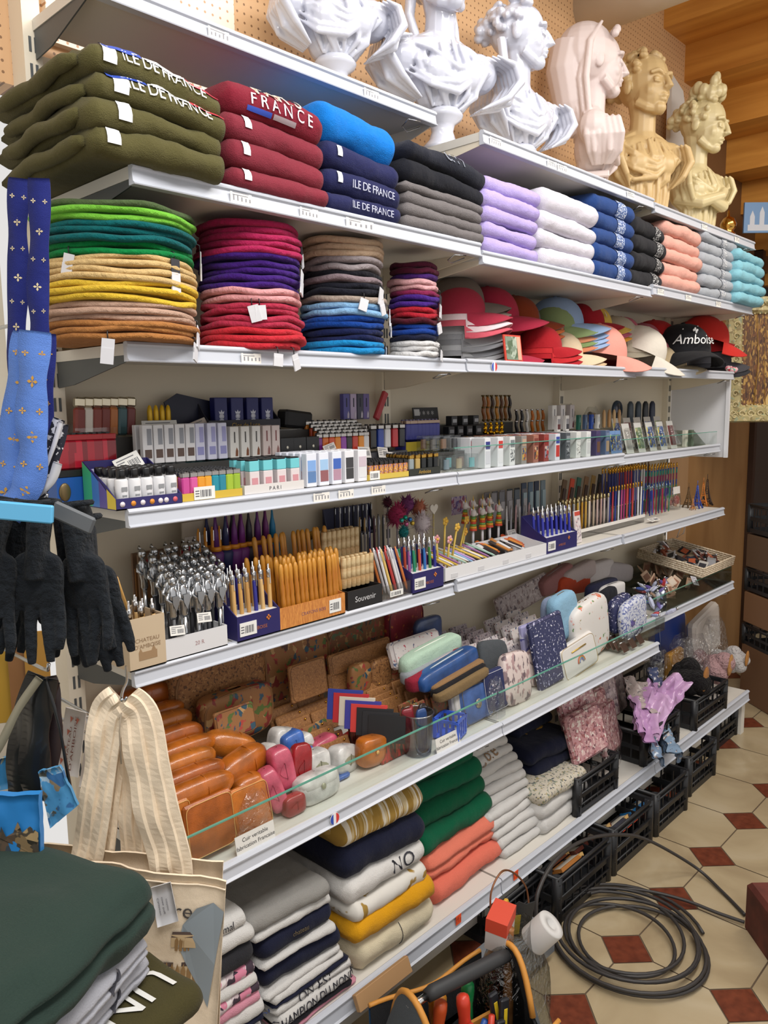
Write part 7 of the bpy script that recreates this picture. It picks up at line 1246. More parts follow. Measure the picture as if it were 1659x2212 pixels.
for x_, wd, le in ((.15, .012, .02), (.21, .006, -.01), (.32, .014, .03), (.38, .007, .0)): g.tube([(x_, -.0022, t_), (x_+le, -.0022, .3), (x_+le*.4, -.0022, h-t_)], [wd, wd*.7, wd*.4], 5, flat=.1)
g.add([(.2, -.0028, t_), (.36, -.0028, t_), (.3, -.0028, .26), (.27, -.0028, .26)], [(0, 1, 2, 3)], 1); mk('painted_trees', g, [P('#b08a4a', .5), P('#c8a868', .5)], fr)
bp_ = on(1606, 503, y=-.12); t = thing('castle_print', 'blue castle picture standing above the gilt frame', 'picture', bp_, (0, 0, -PI/4)); mk('board', G().box(0, .4, 0, .012, 0, .15), P('#6d92bd', .5), t); g = G()
for k in range(5): g.box(.03+.05*k, .055+.05*k, -.001, 0, .03, .08+.02*(k % 2)); g.prism([(.03+.05*k, .08+.02*(k % 2)), (.0425+.05*k, .11+.02*(k % 2)), (.055+.05*k, .08+.02*(k % 2))], -.001, 0)
mk('castle', g.box(.02, .28, -.0008, 0, .01, .04), P('#c9cdd6', .5), t)
for k, (z, h, nm, m, lab) in enumerate(((.0, .30, 'wine_carton', P('#6a4a30', .7), 'lower brown wine carton beyond the wooden panel'), (.30, .10, 'plastic_crate', CRM, 'black crate on the lower wine carton'), (.415, .16, 'wine_carton', P('#7a5638', .7), 'upper brown carton lettered Valde between the dark crates'), (.585, .11, 'plastic_crate', CRM, 'black crate above the upper wine carton'), (.705, .17, 'wine_carton', P('#5f4630', .7), 'topmost brown carton in the dark corner'), (.885, .14, 'plastic_crate', CRM, 'topmost black crate in the dark corner'))):
    p = on(1604, 1300, y=-.32); t = thing(nm, lab, 'crate' if nm == 'plastic_crate' else 'carton', (p.x, -.5, z), (0, 0, math.radians(-38)))
    if nm == 'plastic_crate': [mk(pn, g, m, t) for pn, g in crate_parts(.4, .3, h)]
    else:
        mk('carton', G().box(0, .4, 0, .3, 0, h, 0, .004), m, t); mk('pale_label', G().box(.02, .16, -.001, 0, h*.62, h*.9), P('#a8a49c', .6), t); g = G()
        for j, s in enumerate(('VALDE', 'LE CLOS')): lettering(g, s, .05, lambda a, b, j=j: (.16+a, -.0015, h*(.42-.28*j)+b))
        mk('printed_lettering', g, P('#3a2a20', .7), t)
# ================================================================== plaster busts on the top shelf
def bust_geo(seed, yaw=0, hair='curls', drape=1, slim=1.0, tilt=0, arms=False, mantle=1.0, hs=1.36, low=False):
    q = random.Random(seed); g = G(); T = lambda P_, r, n=8: g.tube(P_, r, n)
    g.ball((0, .01, .385), (.215*slim, .095, .085), 14); g.ball((0, .0, .30), (.165*slim, .105, .14), 14); g.ball((0, .005, .215), (.12*slim, .085, .07), 12)
    for s in (-1, 1): g.ball((s*.175*slim, .01, .36), (.075*mantle, .08, .085), 12); g.ball((s*.075, -.075, .30), (.07, .055, .065), 12); T([(s*.03, .02, .46), (s*.09, .015, .435), (s*.17*slim, .01, .40)], [.05, .045, .04])
    T([(0, .02, .40), (0, .018, .48), (0, .012, .56), (0, .02, .66)], [.095, .07, .066, .08], 14)
    if drape:
        for k in range(11):
            a = -.9+k*.17+.05*math.sin(k*4+seed); x0 = a*.24*slim; zt = .44-abs(a)*.07
            T([(x0*.7, -.055-.03*math.cos(a*1.6), zt), (x0*.85+.02, -.115*math.cos(a), .33), (x0*.5+.05*math.sin(k), -.10*math.cos(a), .22), (x0*.35, -.07*math.cos(a), .165)], [.006, .016+.004*math.sin(k*2.3), .014, .005], 8)
        for k in range(5): T([(-.2*slim, -.03, .42-.03*k), (-.12, -.105, .36-.035*k+.01*math.sin(k*3+seed)), (.0, -.122, .30-.02*k+.012*math.sin(k*2+seed)), (.12*slim, -.1, .34-.006*k), (.19*slim, -.03, .42-.008*k)], [.004, .012, .016, .012, .004], 8)
        for s in (-1, 1):
            for k in range(7): T([(s*(.16+.006*k)*slim, .06-.028*k, .44-.006*k), (s*.222*slim*mantle, .05-.026*k, .385), (s*.236*slim*mantle, .045-.028*k, .31), (s*(.2+.02*math.sin(k*2))*slim*mantle, .03-.025*k, .235), (s*.14*slim, .01-.015*k, .18)], [.006, .017, .021, .016, .005], 8)
    if arms:
        T([(-.19*slim, .01, .37), (-.215*slim, -.02, .25), (-.1, -.13, .21), (.06, -.15, .26), (.1, -.13, .30)], [.055, .045, .038, .032, .03], 10); T([(.19*slim, .01, .37), (.215*slim, -.03, .24), (.09, -.135, .2), (-.03, -.14, .235)], [.055, .045, .036, .03], 10)
        for k in range(4): T([(.09+.012*k, -.145, .295+.006*k), (.13+.006*k, -.12, .32+.01*k)], [.011, .008], 6)
    if low:
        g.ball((0, .01, .13), (.15*slim, .095, .15), 14); g.lathe([(.13*slim, 0), (.14*slim, .02), (.15*slim, .12), (.15*slim, .2)], 20, sy=.62)
        for k in range(13): a = -1.2+.2*k; T([(.17*slim*math.sin(a), .01-.10*math.cos(a), .3), (.158*slim*math.sin(a+.1*math.sin(k*3)), .01-.10*math.cos(a), .16), (.15*slim*math.sin(a), .01-.092*math.cos(a), .004)], [.006, .014, .011], 8)
    h = G(); B = h.ball
    B((0, .012, .79), (.083, .105, .098), 16); B((0, -.03, .735), (.066, .07, .082), 14); B((0, -.068, .672), (.03, .03, .024), 10); h.tube([(0, -.094, .785), (0, -.108, .762), (0, -.12, .738), (0, -.100, .731)], [.009, .0105, .0145, .012], 8)
    for s in (-1, 1):
        h.tube([(s*.012, -.093, .79), (s*.035, -.092, .797), (s*.06, -.074, .788)], [.009, .0095, .008], 6); B((s*.033, -.083, .768), (.0165, .011, .0095), 8); B((s*.038, -.056, .733), (.026, .027, .03), 9); B((s*.012, -.108, .735), (.0075, .008, .006), 6)
        h.tube([(s*.018, -.094, .758), (s*.034, -.0955, .7545), (s*.05, -.084, .758)], .0035, 5); B((s*.088, .012, .757), (.012, .02, .03), 8); h.tube([(s*.06, -.01, .70), (s*.04, -.045, .675), (0, -.07, .666)], .017, 7)
    h.tube([(-.022, -.09, .7075), (-.008, -.1025, .7105), (0, -.102, .709), (.008, -.1025, .7105), (.022, -.09, .7075)], [.003, .0062, .0055, .0062, .003], 6); h.tube([(-.018, -.089, .697), (0, -.0985, .6945), (.018, -.089, .697)], [.0035, .0075, .0035], 6)
    if hair in ('curls', 'updo', 'band'):
        for k in range(80):
            z = q.uniform(-.25, 1); a = q.uniform(-2.35, 2.35)+PI/2; rr = math.sqrt(max(0, 1-z*z)); p = (.09*rr*math.cos(a), .018+.112*rr*math.sin(a), .80+.104*z)
            if p[1] < -.03 and p[2] < .85: continue
            B(p, (q.uniform(.013, .022), q.uniform(.013, .022), q.uniform(.01, .016)), 6)
        B((0, .125, .80), (.045, .045, .042), 10)
        for k in range(9): a = 2*PI*k/9; B((.035*math.cos(a), .14+.02*math.sin(a*2), .80+.035*math.sin(a)), .019, 7)
    if hair == 'curls':
        for s in (-1, 1): h.tube([(s*.07, .07, .74), (s*.085, .06, .66), (s*.075, .03, .58), (s*.09, -.01, .50)], [.02, .018, .016, .012], 7)
    if hair == 'updo':
        for k in range(12): a = 2*PI*k/12; B((.062*math.cos(a), .015+.062*math.sin(a), .91+.012*math.sin(3*a)), (.026, .026, .03), 7)
        for k in range(5): B((-.05+.025*k, -.02, .95+.02*math.sin(k*1.5)), (.022, .02, .028), 7)
    if hair == 'veil':
        B((0, .045, .80), (.105, .115, .118), 14); h.tube([(0, .09, .83), (0, .11, .74), (0, .09, .62), (0, .05, .52)], [.085, .082, .07, .045], 16)
        for k in range(11): s = -1+k/5; h.tube([(s*.07, .0, .895), (s*.106, .085-.03*abs(s), .81), (s*.098, .155-.09*abs(s), .69), (s*.09, .13-.08*abs(s), .58), (s*.06, .06, .50)], [.006, .013, .014, .012, .005], 8)
        for k in range(9): a = PI*k/8; B((.09*math.cos(a), -.045-.02*math.sin(a), .845+.035*math.sin(a)), .016, 6)
    if hair == 'crown':
        for k in range(13): a = PI*k/12; B((.088*math.cos(a), -.04-.03*math.sin(a), .84+.05*math.sin(a)), (.02, .018, .022), 7)
    M = Matrix.Translation((0, 0, .545))@Rz(yaw)@Rx(tilt)@Matrix.Scale(hs, 4)@Matrix.Translation((0, 0, -.645)); return g.join(h, M)
def bust(u, y, vt, vb, L, b, mat, label, facing, seed, socle='round', **kw):
    z = LV[L][b][3]+.001; x = xu(u, y, z+.2); H = zv(vt, x, y)-z; t = thing('plaster_bust', label, 'bust', (x, y, z), (0, 0, facing)); sm = H
    if socle == 'round': pr = [(.09, 0), (.095, .012), (.085, .025), (.06, .05), (.048, .085), (.055, .115), (.085, .135), (.092, .15), (.08, .17), (.06, .18)]; mk('socle', G().lathe([(r*H, q*H) for r, q in pr], 28), mat, t)
    elif socle == 'square': g = G(); [g.box(-a*H, a*H, -a*H*.9, a*H*.9, z0*H, z1*H, 0, .006*H) for a, z0, z1 in ((.085, 0, .03), (.07, .0302, .13), (.085, .1302, .165))]; mk('socle', g, mat, t)
    o = mk('figure', bust_geo(seed, **kw).tr(Matrix.Scale(H, 4)), mat, t); r = o.modifiers.new('r', 'REMESH'); r.mode = 'VOXEL'; r.voxel_size = .0048*H; r.use_smooth_shade = True; s = o.modifiers.new('s', 'SMOOTH'); s.factor = .5; s.iterations = 4; return t
GW = P('#c2c4d0', .16, 0, .5, .4); AL = P('#d0c0bc', .5); CRM1 = P('#c4a878', .42); CRM2 = P('#cabb90', .38)
bust(722, -.13, -330, 0, 'A', 0, GW, 'glossy white draped bust, first on the upper left top shelf', -.35, 1, hair='curls', mantle=1.15)
bust(955, -.185, -205, 0, 'A', 1, GW, 'large glossy white bust in deep cape, between the two top shelves', -.3, 2, hair='curls', mantle=1.3, slim=1.1)
bust(1122, -.17, -48, 0, 'A', 1, GW, 'glossy white bust with curled hair looking aside, third along', -.15, 3, hair='curls', yaw=.75, slim=1.15, mantle=1.1)
bust(1283, -.17, 12, 0, 'A', 1, AL, 'matt pinkish white veiled bust in profile, fourth along', .55, 4, hair='veil', socle='square', yaw=.25, slim=.82)
bust(1388, -.15, 64, 0, 'A', 1, CRM1, 'golden cream bust with waved hair facing the aisle, fifth along', -.55, 5, hair='band', socle='low', yaw=.3, slim=.9, low=True)
bust(1505, -.20, 172, 0, 'A', 2, CRM2, 'small cream bust with piled hair and folded arms, last along', -.35, 6, hair='updo', socle='low', yaw=.45, tilt=.18, slim=.85, drape=1, arms=True, low=True)
g = G().lathe([(.02, 0), (.034, .01), (.04, .035), (.032, .06), (.022, .07), (.032, .085), (.036, .10), (.026, .125), (.008, .135), (.004, .16), (.001, .165)], 20)
mk('golden_vase', g, P('#c8974a', .15, 1), None, (xu(1572, -.25, 2.3), -.25, LV['A'][2][3]+.001), None, 'shiny golden double bulb vase at the far end of the top shelf', 'vase')
# ================================================================== things hanging at the left end, and the garments in front
NH = Vector((FW.x, FW.y, 0)).normalized(); EH = Vector((RT.x, RT.y, 0)).normalized()
def pp(u, v, O): d = ray(u, v); return CAM+d*((O-CAM).dot(NH)/d.dot(NH))
def ribbon(name, label, cat, px, w, dist, mat, motif=None, group=None, step=.034, th=.0012, parent=None, mm=None):
    O = atd(60, 900, dist); P_ = bez([pp(u, v, O)+NH*(k if False else 0) for u, v in px], 8); t = thing(name, label, cat, P_[0], (0, 0, 0), group) if parent is None else parent; o = P_[0] if parent is None else parent.location
    V = []; n = len(P_)
    for i, p in enumerate(P_):
        tn = (P_[min(i+1, n-1)]-P_[max(i-1, 0)]).normalized(); s = tn.cross(NH).normalized(); tw = .25*math.sin(i*.5); s = (s+NH*tw).normalized()
        for a, c in ((-1, -1), (1, -1), (1, 1), (-1, 1)): V.append(p+s*a*w/2+NH*c*th-o)
    g = G().add(V, [(4*i+k, 4*i+(k+1) % 4, 4*i+4+(k+1) % 4, 4*i+4+k) for i in range(n-1) for k in range(4)]+[(0, 1, 2, 3), (4*n-1, 4*n-2, 4*n-3, 4*n-4)], 0, True); mk('band', g, mat, t)
    if motif:
        g = G(); acc = 0; c = 0
        for i in range(n-1):
            acc += (P_[i+1]-P_[i]).length
            if acc > step:
                acc = 0; c += 1; q0, q1, q2, q3 = [Vector(V[4*i+k]) for k in (0, 1, 2, 3)]; m = (q0+q1)/2; s = (q1-q0)/w; up = s.cross(NH).normalized(); m -= NH*.0006
                for dx in ((-.26*w, .26*w) if c % 2 else (0,)):
                    r = (w*.2 if c % 2 == 0 else w*.12)
                    for k in range(4): a = k*PI/2; d = s*math.cos(a)+up*math.sin(a); e = s*math.cos(a+PI/2)+up*math.sin(a+PI/2); b = m+s*dx; g.add([b, b+d*r*.6+e*r*.28, b+d*r, b+d*r*.6-e*r*.28], [(0, 1, 2, 3)])
        mk('lily_motifs', g, motif, t)
    return t
NVR = FAB('#232a6c', 120, .3); LBR = FAB('#5d82cc', 120, .3); GOM = P('#c8963c', .5); CRMO = P('#cdbd98', .5); BWR = PAT('#1c1e2c', ['#d8d8dc'], 130, .3, .7)
ribbon('ribbon_lanyard', 'navy lily printed ribbon nearest the white wall, under the olive pile', 'lanyard', [(42, 385), (38, 480), (40, 600), (36, 740), (48, 860)], .031, 1.22, NVR, CRMO, 'lily ribbons'); ribbon('ribbon_lanyard', 'navy lily printed ribbon beside the steel upright', 'lanyard', [(84, 385), (86, 500), (82, 620), (86, 720), (78, 800)], .031, 1.2, NVR, CRMO, 'lily ribbons')
ribbon('ribbon_lanyard', 'light blue ribbon with gold lilies drifting outward', 'lanyard', [(62, 722), (48, 800), (35, 920), (18, 1030), (5, 1105)], .042, 1.1, LBR, GOM, 'lily ribbons'); ribbon('ribbon_lanyard', 'light blue ribbon with gold lilies hanging straight down', 'lanyard', [(76, 715), (72, 800), (68, 900), (72, 985), (55, 1060), (15, 1110)], .042, 1.08, LBR, GOM, 'lily ribbons')
ribbon('ribbon_lanyard', 'dark blue ribbon behind the light blue pair', 'lanyard', [(98, 720), (96, 820), (92, 920), (88, 1010)], .03, 1.16, NVR, GOM, 'lily ribbons')
for k, (a, b, m, n_) in enumerate((([(128, 905), (110, 960), (85, 1030), (40, 1098)], .016, BWR, 'black and white dotted strap, outermost'), ([(136, 915), (122, 975), (98, 1045), (60, 1100)], .016, BWR, 'black and white dotted strap, inner one'), ([(132, 910), (112, 975), (80, 1045), (30, 1100)], .006, P('#cfcfd4', .5), 'thin white cord between dotted straps'), ([(125, 1000), (110, 1040), (75, 1070), (40, 1100)], .012, P('#c4c4c8', .5), 'white strap curling toward the blue card'))): ribbon('strap', n_+' at the shelf end', 'strap', a, b, 1.12-.01*k, m)
O = atd(50, 1100, 1.02); g = G().box(-.055, .04, -.004, .004, -.012, .012, 0, .002); mk('blue_card', g, P('#5fb0dc', .3), None, pp(48, 1106, O), (0, math.radians(6), math.radians(-46)), 'light blue plastic card hanging below the ribbons', 'card')
def hook(u, v, y, label): x = xu(u, y, 1.2); z = zv(v, x, y); mk('display_hook', G().tube([(0, .055-y, 0), (0, .02, 0), (0, 0, .002), (0, -.006, .014)], .0032, 7), STEEL, None, (x, y, z), None, label, 'hook')
hook(88, 700, -.36, 'steel display hook carrying the light blue ribbons'); hook(60, 395, -.30, 'steel display hook under the olive pile'); hook(118, 1085, -.40, 'steel display hook carrying the black gloves'); hook(96, 1450, -.38, 'steel display hook carrying the black bag'); hook(131, 900, -.34, 'steel display hook carrying the dotted straps')
# gloves
def glove_geo(seed):
    q = random.Random(seed); g = G(); g.join(sell(.088, .034, .10, .6, .6), Matrix.Translation((0, -.017, -.175))); g.tube([(0, 0, -.12), (0, 0, -.06), (.004, 0, -.01), (.0, 0, .015)], [.036, .033, .038, .036], 12, flat=.55)
    for k, (x, L_) in enumerate(((-.033, .066), (-.011, .08), (.012, .076), (.033, .058))): b = q.uniform(-.012, .012); g.tube([(x, 0, -.15), (x*1.25+b*.3, -.004, -.175-L_*.35), (x*1.45+b, -.012, -.175-L_*.85), (x*1.5+b*1.4, -.016, -.175-L_*1.25)], [.0115, .011, .0105, .0075], 9)
    g.tube([(-.03, 0, -.10), (-.052, -.012, -.135), (-.058, -.02, -.17), (-.052, -.024, -.19)], [.016, .015, .0135, .009], 9); return g
BKF = FAB('#1d2126', 90, .6, .15, 60)
def glove(u, v, dist, rz, roll, label, seed, sc=1, m=BKF):
    p = atd(u-30, v-22, dist); t = thing('fleece_glove', label, 'glove', p, (0, math.radians(roll), math.radians(rz)), 'black fleece gloves'); t.scale = (sc,)*3; o = mk('glove_body', glove_geo(seed), m, t); r = o.modifiers.new('r', 'REMESH'); r.mode = 'VOXEL'; r.voxel_size = .0034; r.use_smooth_shade = True; s = o.modifiers.new('s', 'SMOOTH'); s.factor = .5; s.iterations = 2
    mk('cuff_hem', G().tube([(.036*math.cos(2*PI*k/20), .0205*math.sin(2*PI*k/20), .014) for k in range(20)], .005, 6, closed=True), m, t); return t
glove(112, 1122, 1.10, -40, 4, 'black fleece glove hanging fingers down in the middle of the bunch', 1, .8); glove(190, 1128, 1.14, -62, -6, 'black fleece glove nearest the pen shelf, fingers down', 2, .82); glove(30, 1120, 1.08, -30, 12, 'black fleece glove cut by the photo edge beside the blue card', 3, .8)
glove(70, 1145, 1.2, -60, 10, 'black fleece glove hidden behind the middle one', 4, .82); glove(170, 1135, 1.22, -50, -4, 'black fleece glove behind, between the two front ones', 5, .86); glove(205, 1160, 1.21, -30, -8, 'black fleece glove hanging lowest at the back', 6, .84); glove(-30, 1150, 1.12, -50, 8, 'black fleece glove mostly outside the photo', 7, .82)
mk('grey_glove_tag', G().box(-.03, .03, -.003, .003, -.012, .012, 0, .004), P('#5a5e62', .5), None, atd(158, 1118, 1.05), (0, math.radians(25), math.radians(-50)), 'grey cuff tab sticking out above the gloves', 'tab')
for k, (u, v, c, n_) in enumerate(((15, 1430, '#b08a2c', 'mustard yellow'), (45, 1440, '#8a6038', 'brown'), (80, 1430, '#a87c34', 'ochre'), (-10, 1420, '#a8a098', 'pale grey'))): O = atd(u, v, 1.5); mk('hanging_card', G().box(-.022, .022, 0, .002, -.12, .06, 0, .001), P(c, .5), None, pp(u, v, O), (0, 0, math.radians(-30)), f'{n_} card hanging behind the black gloves', 'card', 'cards behind the gloves')
# black bag with blue castle print
BB = P('#1a1b1d', .3, 0, .5, .2)
t = ribbon('castle_bag', 'black strapped bag with bright blue castle print, hanging lowest at the end', 'bag', [(95, 1462), (60, 1560), (52, 1640), (48, 1730)], .05, 1.12, BB); ribbon('s', '', '', [(92, 1462), (78, 1560), (75, 1660), (82, 1730)], .045, 1.10, BB, parent=t); ribbon('s', '', '', [(98, 1465), (128, 1570), (148, 1680), (160, 1740)], .004, 1.09, BB, parent=t); ribbon('s', '', '', [(85, 1465), (40, 1530), (5, 1600), (-30, 1660)], .012, 1.08, P('#8a8470', .4), parent=t)
ribbon('s', '', '', [(100, 1462), (112, 1520), (112, 1600), (100, 1680)], .03, 1.13, P('#33282a', .4), parent=t)
def panel(pts, dist, nu, nv, th, seed, amp=.006):
    O = atd(sum(p[0] for p in pts)/4, sum(p[1] for p in pts)/4, dist); c = [pp(u, v, O) for u, v in pts]; g = G()
    def f(a, b): p = (c[0]*(1-a)+c[1]*a)*(1-b)+(c[3]*(1-a)+c[2]*a)*b; return p-NH*(amp*(nz(a*4+seed, b*4, seed)+.5*nz(a*11, b*9+seed)))
    g.grid(f, nu, nv); n = len(g.v); k = len(g.f); g.add([Vector(p)+NH*th for p in g.v], [tuple(reversed(x)) for x in g.f], 0, True)
    for i in range(nu-1): g.f += [(i*nv, (i+1)*nv, n+(i+1)*nv, n+i*nv), (i*nv+nv-1, n+i*nv+nv-1, n+(i+1)*nv+nv-1, (i+1)*nv+nv-1)]; g.m += [0, 0]; g.s += [False]*2
    for j in range(nv-1): g.f += [(j, n+j, n+j+1, j+1), ((nu-1)*nv+j, (nu-1)*nv+j+1, n+(nu-1)*nv+j+1, n+(nu-1)*nv+j)]; g.m += [0, 0]; g.s += [False]*2
    return g, f
def child(nm, g, m, t): return mk(nm, g.tr(Matrix.Translation(-t.location)), m, t)
g, f = panel([(-60, 1722), (84, 1716), (88, 1870), (-60, 1880)], 1.08, 12, 10, .012, 3); child('bag_front', g, P('#2d7fc4', .35), t)
CPH = PAT('#4a4238', ['#8a7454', '#2c2820', '#5a4a3c', '#a89068', '#38424a'], 60, .6, .4)
g2 = G().add([f(.3+.7*a, .38+.5*b)-NH*.002 for a, b in ((0, 1), (0, .3), (.15, .35), (.2, .05), (.3, .35), (.45, .25), (.55, -.05), (.65, .25), (.8, .1), (.97, .3), (.97, 1))], [tuple(range(11))]); child('castle_print', g2, CPH, t)
g, f = panel([(82, 1668), (128, 1655), (168, 1740), (108, 1790)], 1.14, 10, 8, .006, 5); t2 = mk('folded_scarf', g, PAT('#4f94c4', ['#8a7a60', '#3a6a9c', '#a8c0d0', '#5a5a50'], 55, .45, .4), label='light blue scarf printed with a chateau beside the black bag', cat='scarf')
mk('blue_pouch', panel([(0, 1640), (30, 1632), (34, 1700), (-10, 1710)], 1.2, 6, 6, .008, 7)[0], PAT('#3f8cc0', ['#a8a890', '#2a5a8a'], 55, .4, .4), label='small blue printed pouch behind the black bag strap', cat='pouch')
# white cards by the leather shelf end
for k, (c4, d_, n_, m, tx) in enumerate((([(142, 1528), (186, 1540), (168, 1680), (118, 1668)], 1.36, 'white souvenir card lettered Chateau d Amboise with red pennants', P('#cfcac6', .5), 'CHATEAU D\'AMBOISE'), ([(184, 1548), (218, 1552), (214, 1580), (190, 1576)], 1.42, 'small white barcode card behind the tote strap', P('#c8c4c0', .5), None), ([(186, 1592), (214, 1590), (205, 1700), (170, 1700)], 1.40, 'pale card with tricolour dot behind the tote strap', P('#c4bdb6', .5), None), ([(112, 1640), (140, 1668), (132, 1720), (98, 1710)], 1.38, 'white folded card edge under the pennant card', P('#c9c6c4', .5), None))):
    g, f = panel(c4, d_, 5, 5, .003, k, .001); o = mk('souvenir_card', g, m, label=n_, cat='card')
    if tx:
        gg = G(); lettering(gg, 'D\'AMBOISE', .17, lambda p, q: f(.62-q, .5-p)-NH*.002); lettering(gg, 'CHATEAU', .13, lambda p, q: f(.42-q, .55-p)-NH*.002); mk('printed_lettering', gg, P('#7a4a40', .6), o); gg = G()
        for a, b in ((.3, .1), (.25, .3), (.2, .55), (.15, .75), (.6, .1)): gg.add([f(a, b)-NH*.002, f(a+.14, b+.02)-NH*.002, f(a+.05, b+.1)-NH*.002], [(0, 1, 2)])
        mk('red_pennants', gg, P('#b06450', .6), o)
for u, v, d_ in ((200, 1556, 1.43), (192, 1598, 1.41)): hook(u, v, pp(u, v, atd(u, v, d_)).y, f'thin steel hook holding the {"small barcode" if v < 1570 else "tricolour dot"} card beside the tote')
# cream tote
COT = FAB('#ecdac0', 200, .25, .06, 30); D_ = 1.2
O = atd(280, 1850, D_); t = thing('cotton_tote', 'cream cotton tote bag with castle print hanging from the shelf hook', 'tote bag', pp(265, 1500, O))
g, f2 = panel([(78, 1822), (482, 1862), (470, 2400), (60, 2400)], D_+.03, 18, 18, .004, 2, .008); child('back_panel', g, COT, t)
g, f = panel([(84, 1848), (488, 1905), (455, 2420), (50, 2400)], D_, 22, 24, .004, 4, .008); child('front_panel', g, COT, t)
g = G(); [g.tube([f(i/20, .03)-NH*.002 for i in range(21)], .0015, 5)]; child('top_hem', g, COT, t)
def strap(px, w, dd, nm='strap'):
    O2 = atd(280, 1850, dd); Pp = bez([pp(u, v, O2) for u, v, _ in px], 8); ws = bez([Vector((k, 0, 0)) for _, _, k in px], 8); g = G(); V = []
    for i, p in enumerate(Pp):
        tn = (Pp[min(i+1, len(Pp)-1)]-Pp[max(i-1, 0)]).normalized(); s = tn.cross(NH).normalized(); ww = ws[i].x*w; rp = .003*math.sin(i*.6)
        V += [p+s*ww*a-NH*(c+rp*(a < 0)+.0015*math.sin(i*.8+a*3)) for a, c in ((-1, 0), (-.62, .004), (-.5, .0005), (-.05, .0045), (.05, .0), (.55, .005), (.62, .0015), (1, .001))]+[p+s*ww+NH*.003, p-s*ww+NH*.004]
    n = len(Pp); g.add(V, [(10*i+k, 10*i+(k+1) % 10, 10*i+10+(k+1) % 10, 10*i+10+k) for i in range(n-1) for k in range(10)], 0, False); child(nm, g, COT, t)
strap([(262, 1512, 1.1), (232, 1545, 1.15), (218, 1640, 1), (205, 1740, 1), (188, 1850, 1), (178, 1900, 1)], .024, D_-.008); strap([(270, 1512, 1.1), (300, 1550, 1.3), (320, 1660, 1.35), (340, 1760, 1.4), (365, 1850, 1.35), (372, 1900, 1.3)], .024, D_-.01)
strap([(262, 1518, 1), (258, 1570, .9), (246, 1650, .9), (236, 1740, .9), (224, 1850, .9)], .017, D_+.012); strap([(270, 1516, 1), (282, 1570, 1), (286, 1680, 1), (288, 1780, 1), (292, 1850, 1)], .022, D_+.014)
child('strap_seam', G().tube([pp(u, v, atd(280, 1850, D_-.018)) for u, v in ((262, 1540), (258, 1580), (262, 1650))], .0012, 5), P('#a89a86', .7), t)
g = G(); lettering(g, 'Loire', .16, lambda p, q: f(.70+p*.8, .14-q*.55)-NH*.002); child('printed_lettering', g, P('#4a4644', .7), t)
def poly(pts, lay=0): return G().add([f((u-84)/400-.0+.0*v, (v-1870)/540)-NH*(.0018+.0006*lay) for u, v in pts], [tuple(range(len(pts)))])
child('blue_hill_print', poly([(484, 1935), (460, 1920), (425, 1935), (398, 1975), (392, 2020), (410, 2060), (440, 2110), (462, 2150), (472, 2050)]), P('#8f9aa2', .8), t)
cs = G()
child('castle_wall_print', poly([(376, 1996), (454, 1990), (456, 2018), (376, 2024)]).join(poly([(340, 2072), (425, 2064), (428, 2112), (340, 2118)])), P('#c9b08a', .8), t)
for k in range(8): cs.join(poly([(384+9*k, 2008), (388+9*k, 2000), (392+9*k, 2008), (391+9*k, 2030), (385+9*k, 2030)], 1))
for k in range(7): cs.join(poly([(352+12*k, 2075), (357+12*k, 2058), (362+12*k, 2075), (361+12*k, 2105), (353+12*k, 2105)], 1))
child('castle_print', cs, P('#8f7048', .8), t); child('castle_roofs', poly([(378, 1990), (450, 1984), (455, 1996), (376, 2002)]).join(poly([(350, 2062), (420, 2056), (424, 2068), (350, 2076)])), P('#5a4a44', .8), t); child('tree_print', poly([(432+11*math.cos(a*.6), 2040+14*math.sin(a*.6)) for a in range(10)]), P('#6f7038', .8), t)
O = atd(358, 1950, D_-.03); g, f = panel([(326, 1918), (368, 1906), (385, 1990), (340, 2004)], D_-.03, 5, 5, .002, 9, .001); o = mk('paper_tag', g, P('#cfcfd2', .5), label='white paper tag hanging on the cream tote', cat='tag'); gg = G(); [lettering(gg, s, .13, lambda p, q, k=k: f(.25+k*.2-q, .5+p)-NH*.001) for k, s in enumerate(('Chateau', 'tote bag', 'coton'))]; mk('printed_lettering', gg, P('#7a7a84', .6), o)
mk('shelf_hook', G().tube(bez([pp(272, 1440, atd(270, 1480, 1.5)), pp(274, 1470, atd(270, 1480, 1.42)), pp(266, 1490, atd(270, 1480, 1.3)), pp(262, 1508, O), pp(268, 1514, O), pp(274, 1506, O)]), .0025, 6), STEEL, label='thin steel hook holding the cream tote on the pen shelf', cat='hook')
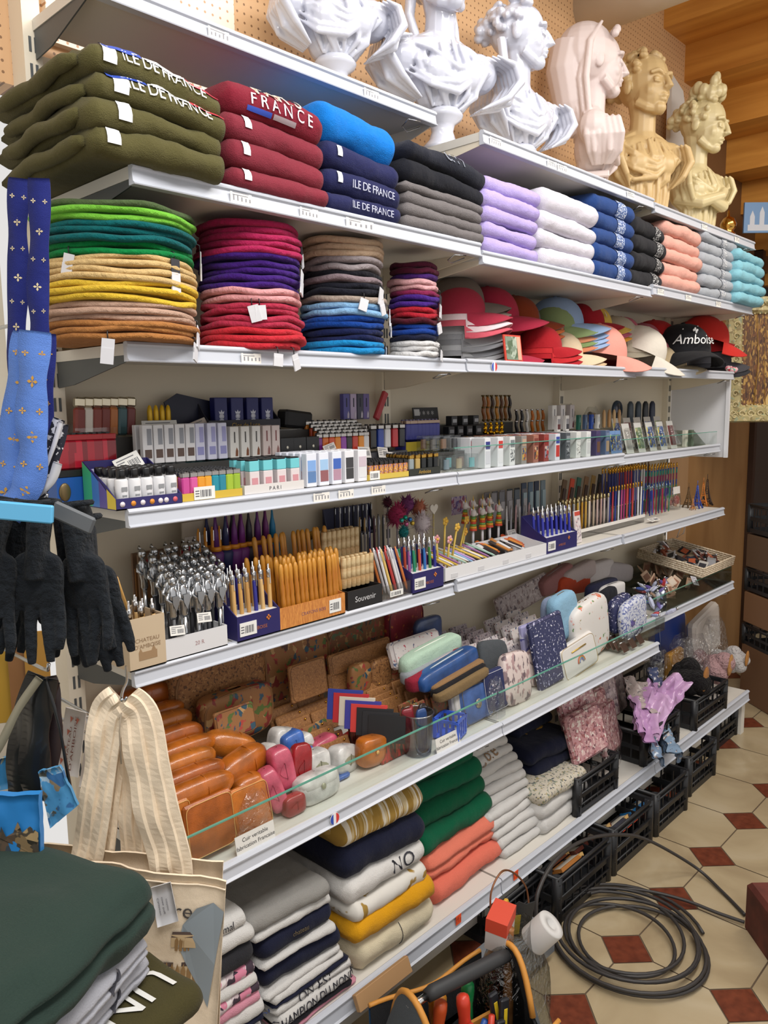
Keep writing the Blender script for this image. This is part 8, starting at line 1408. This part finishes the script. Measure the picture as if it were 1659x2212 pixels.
# pile of garments nearest the camera, on a small table
def pile_near(px, z, ang, w, d, h, m, label, seed, amp=.01, L_=1, hl=0):
    p = on(px[0], px[1], z=z+h/2); a = math.radians(ang); e = Vector((math.cos(a), math.sin(a), 0)); g, S = garment_geo(w, d, h, seed, L_, amp, 40); c = p-e*(w/2); return mk('folded_sweatshirt', g, m, None, (c.x, c.y, z), (math.radians(hl), 0, a), label, 'sweatshirt', 'garments on the near table'), S
OL = FAB('#413c22', 80, .3)
o, S = pile_near((455, 2150), .735, 12, .36, .30, .05, OL, 'olive sweatshirt with upside down white letters on the near table', 3, .008)
WL = P('#d6d6d2', .7); q_ = .05*PI/4
print_on(o, S, 'UNI', .09, q_+.035, .075, WL, a=PI); print_on(o, S, 'P', .12, q_+.115, .075, WL, a=PI); print_on(o, S, 'Paris', .13, q_+.185, .03, P('#b89a5a', .6), a=PI); print_on(o, S, 'F', .085, q_+.18, .035, WL, a=PI); sticker_on(o, S, .10, q_+.215, .10, .012, P('#2a4cae', .6), 'blue_band', cells=6)
GM = FAB('#a4a5ad', 80, .3, .12)
for k in range(2): o, S = pile_near((336-4*k, 2078-38*k), .79+.036*k, 24, .40, .28, .038, GM, f'pale grey marl sweatshirt on the near table, {"lower" if k == 0 else "upper"} of two under the green', 5+k, .008, 2); print_on(o, S, '~', .12, .005, .05, P('#3a3a42', .7), a=.8); print_on(o, S, '~', .02, .0, .05, P('#3a3a42', .7), a=.8)
pile_near((366, 1938), .868, 21, .62, .46, .085, FAB('#2b3a34', 80, .25, .12, 10), 'dark bottle green sweatshirt topping the pile on the near table', 9, .014, 2)
p = on(330, 2150, z=.73); t = thing('display_table', 'small dark table under the garments nearest the aisle', 'table', (p.x-.2, p.y+.12, 0), (0, 0, .3)); mk('table_top', G().box(-.22, .16, -.1, .16, .705, .73, 0, .003), P('#3a2e26', .5), t)
for x in (-.2, .13):
    for y in (-.09, .13): mk('leg', G().box(x, x+.025, y, y+.025, 0, .704), P('#3a2e26', .5), t)
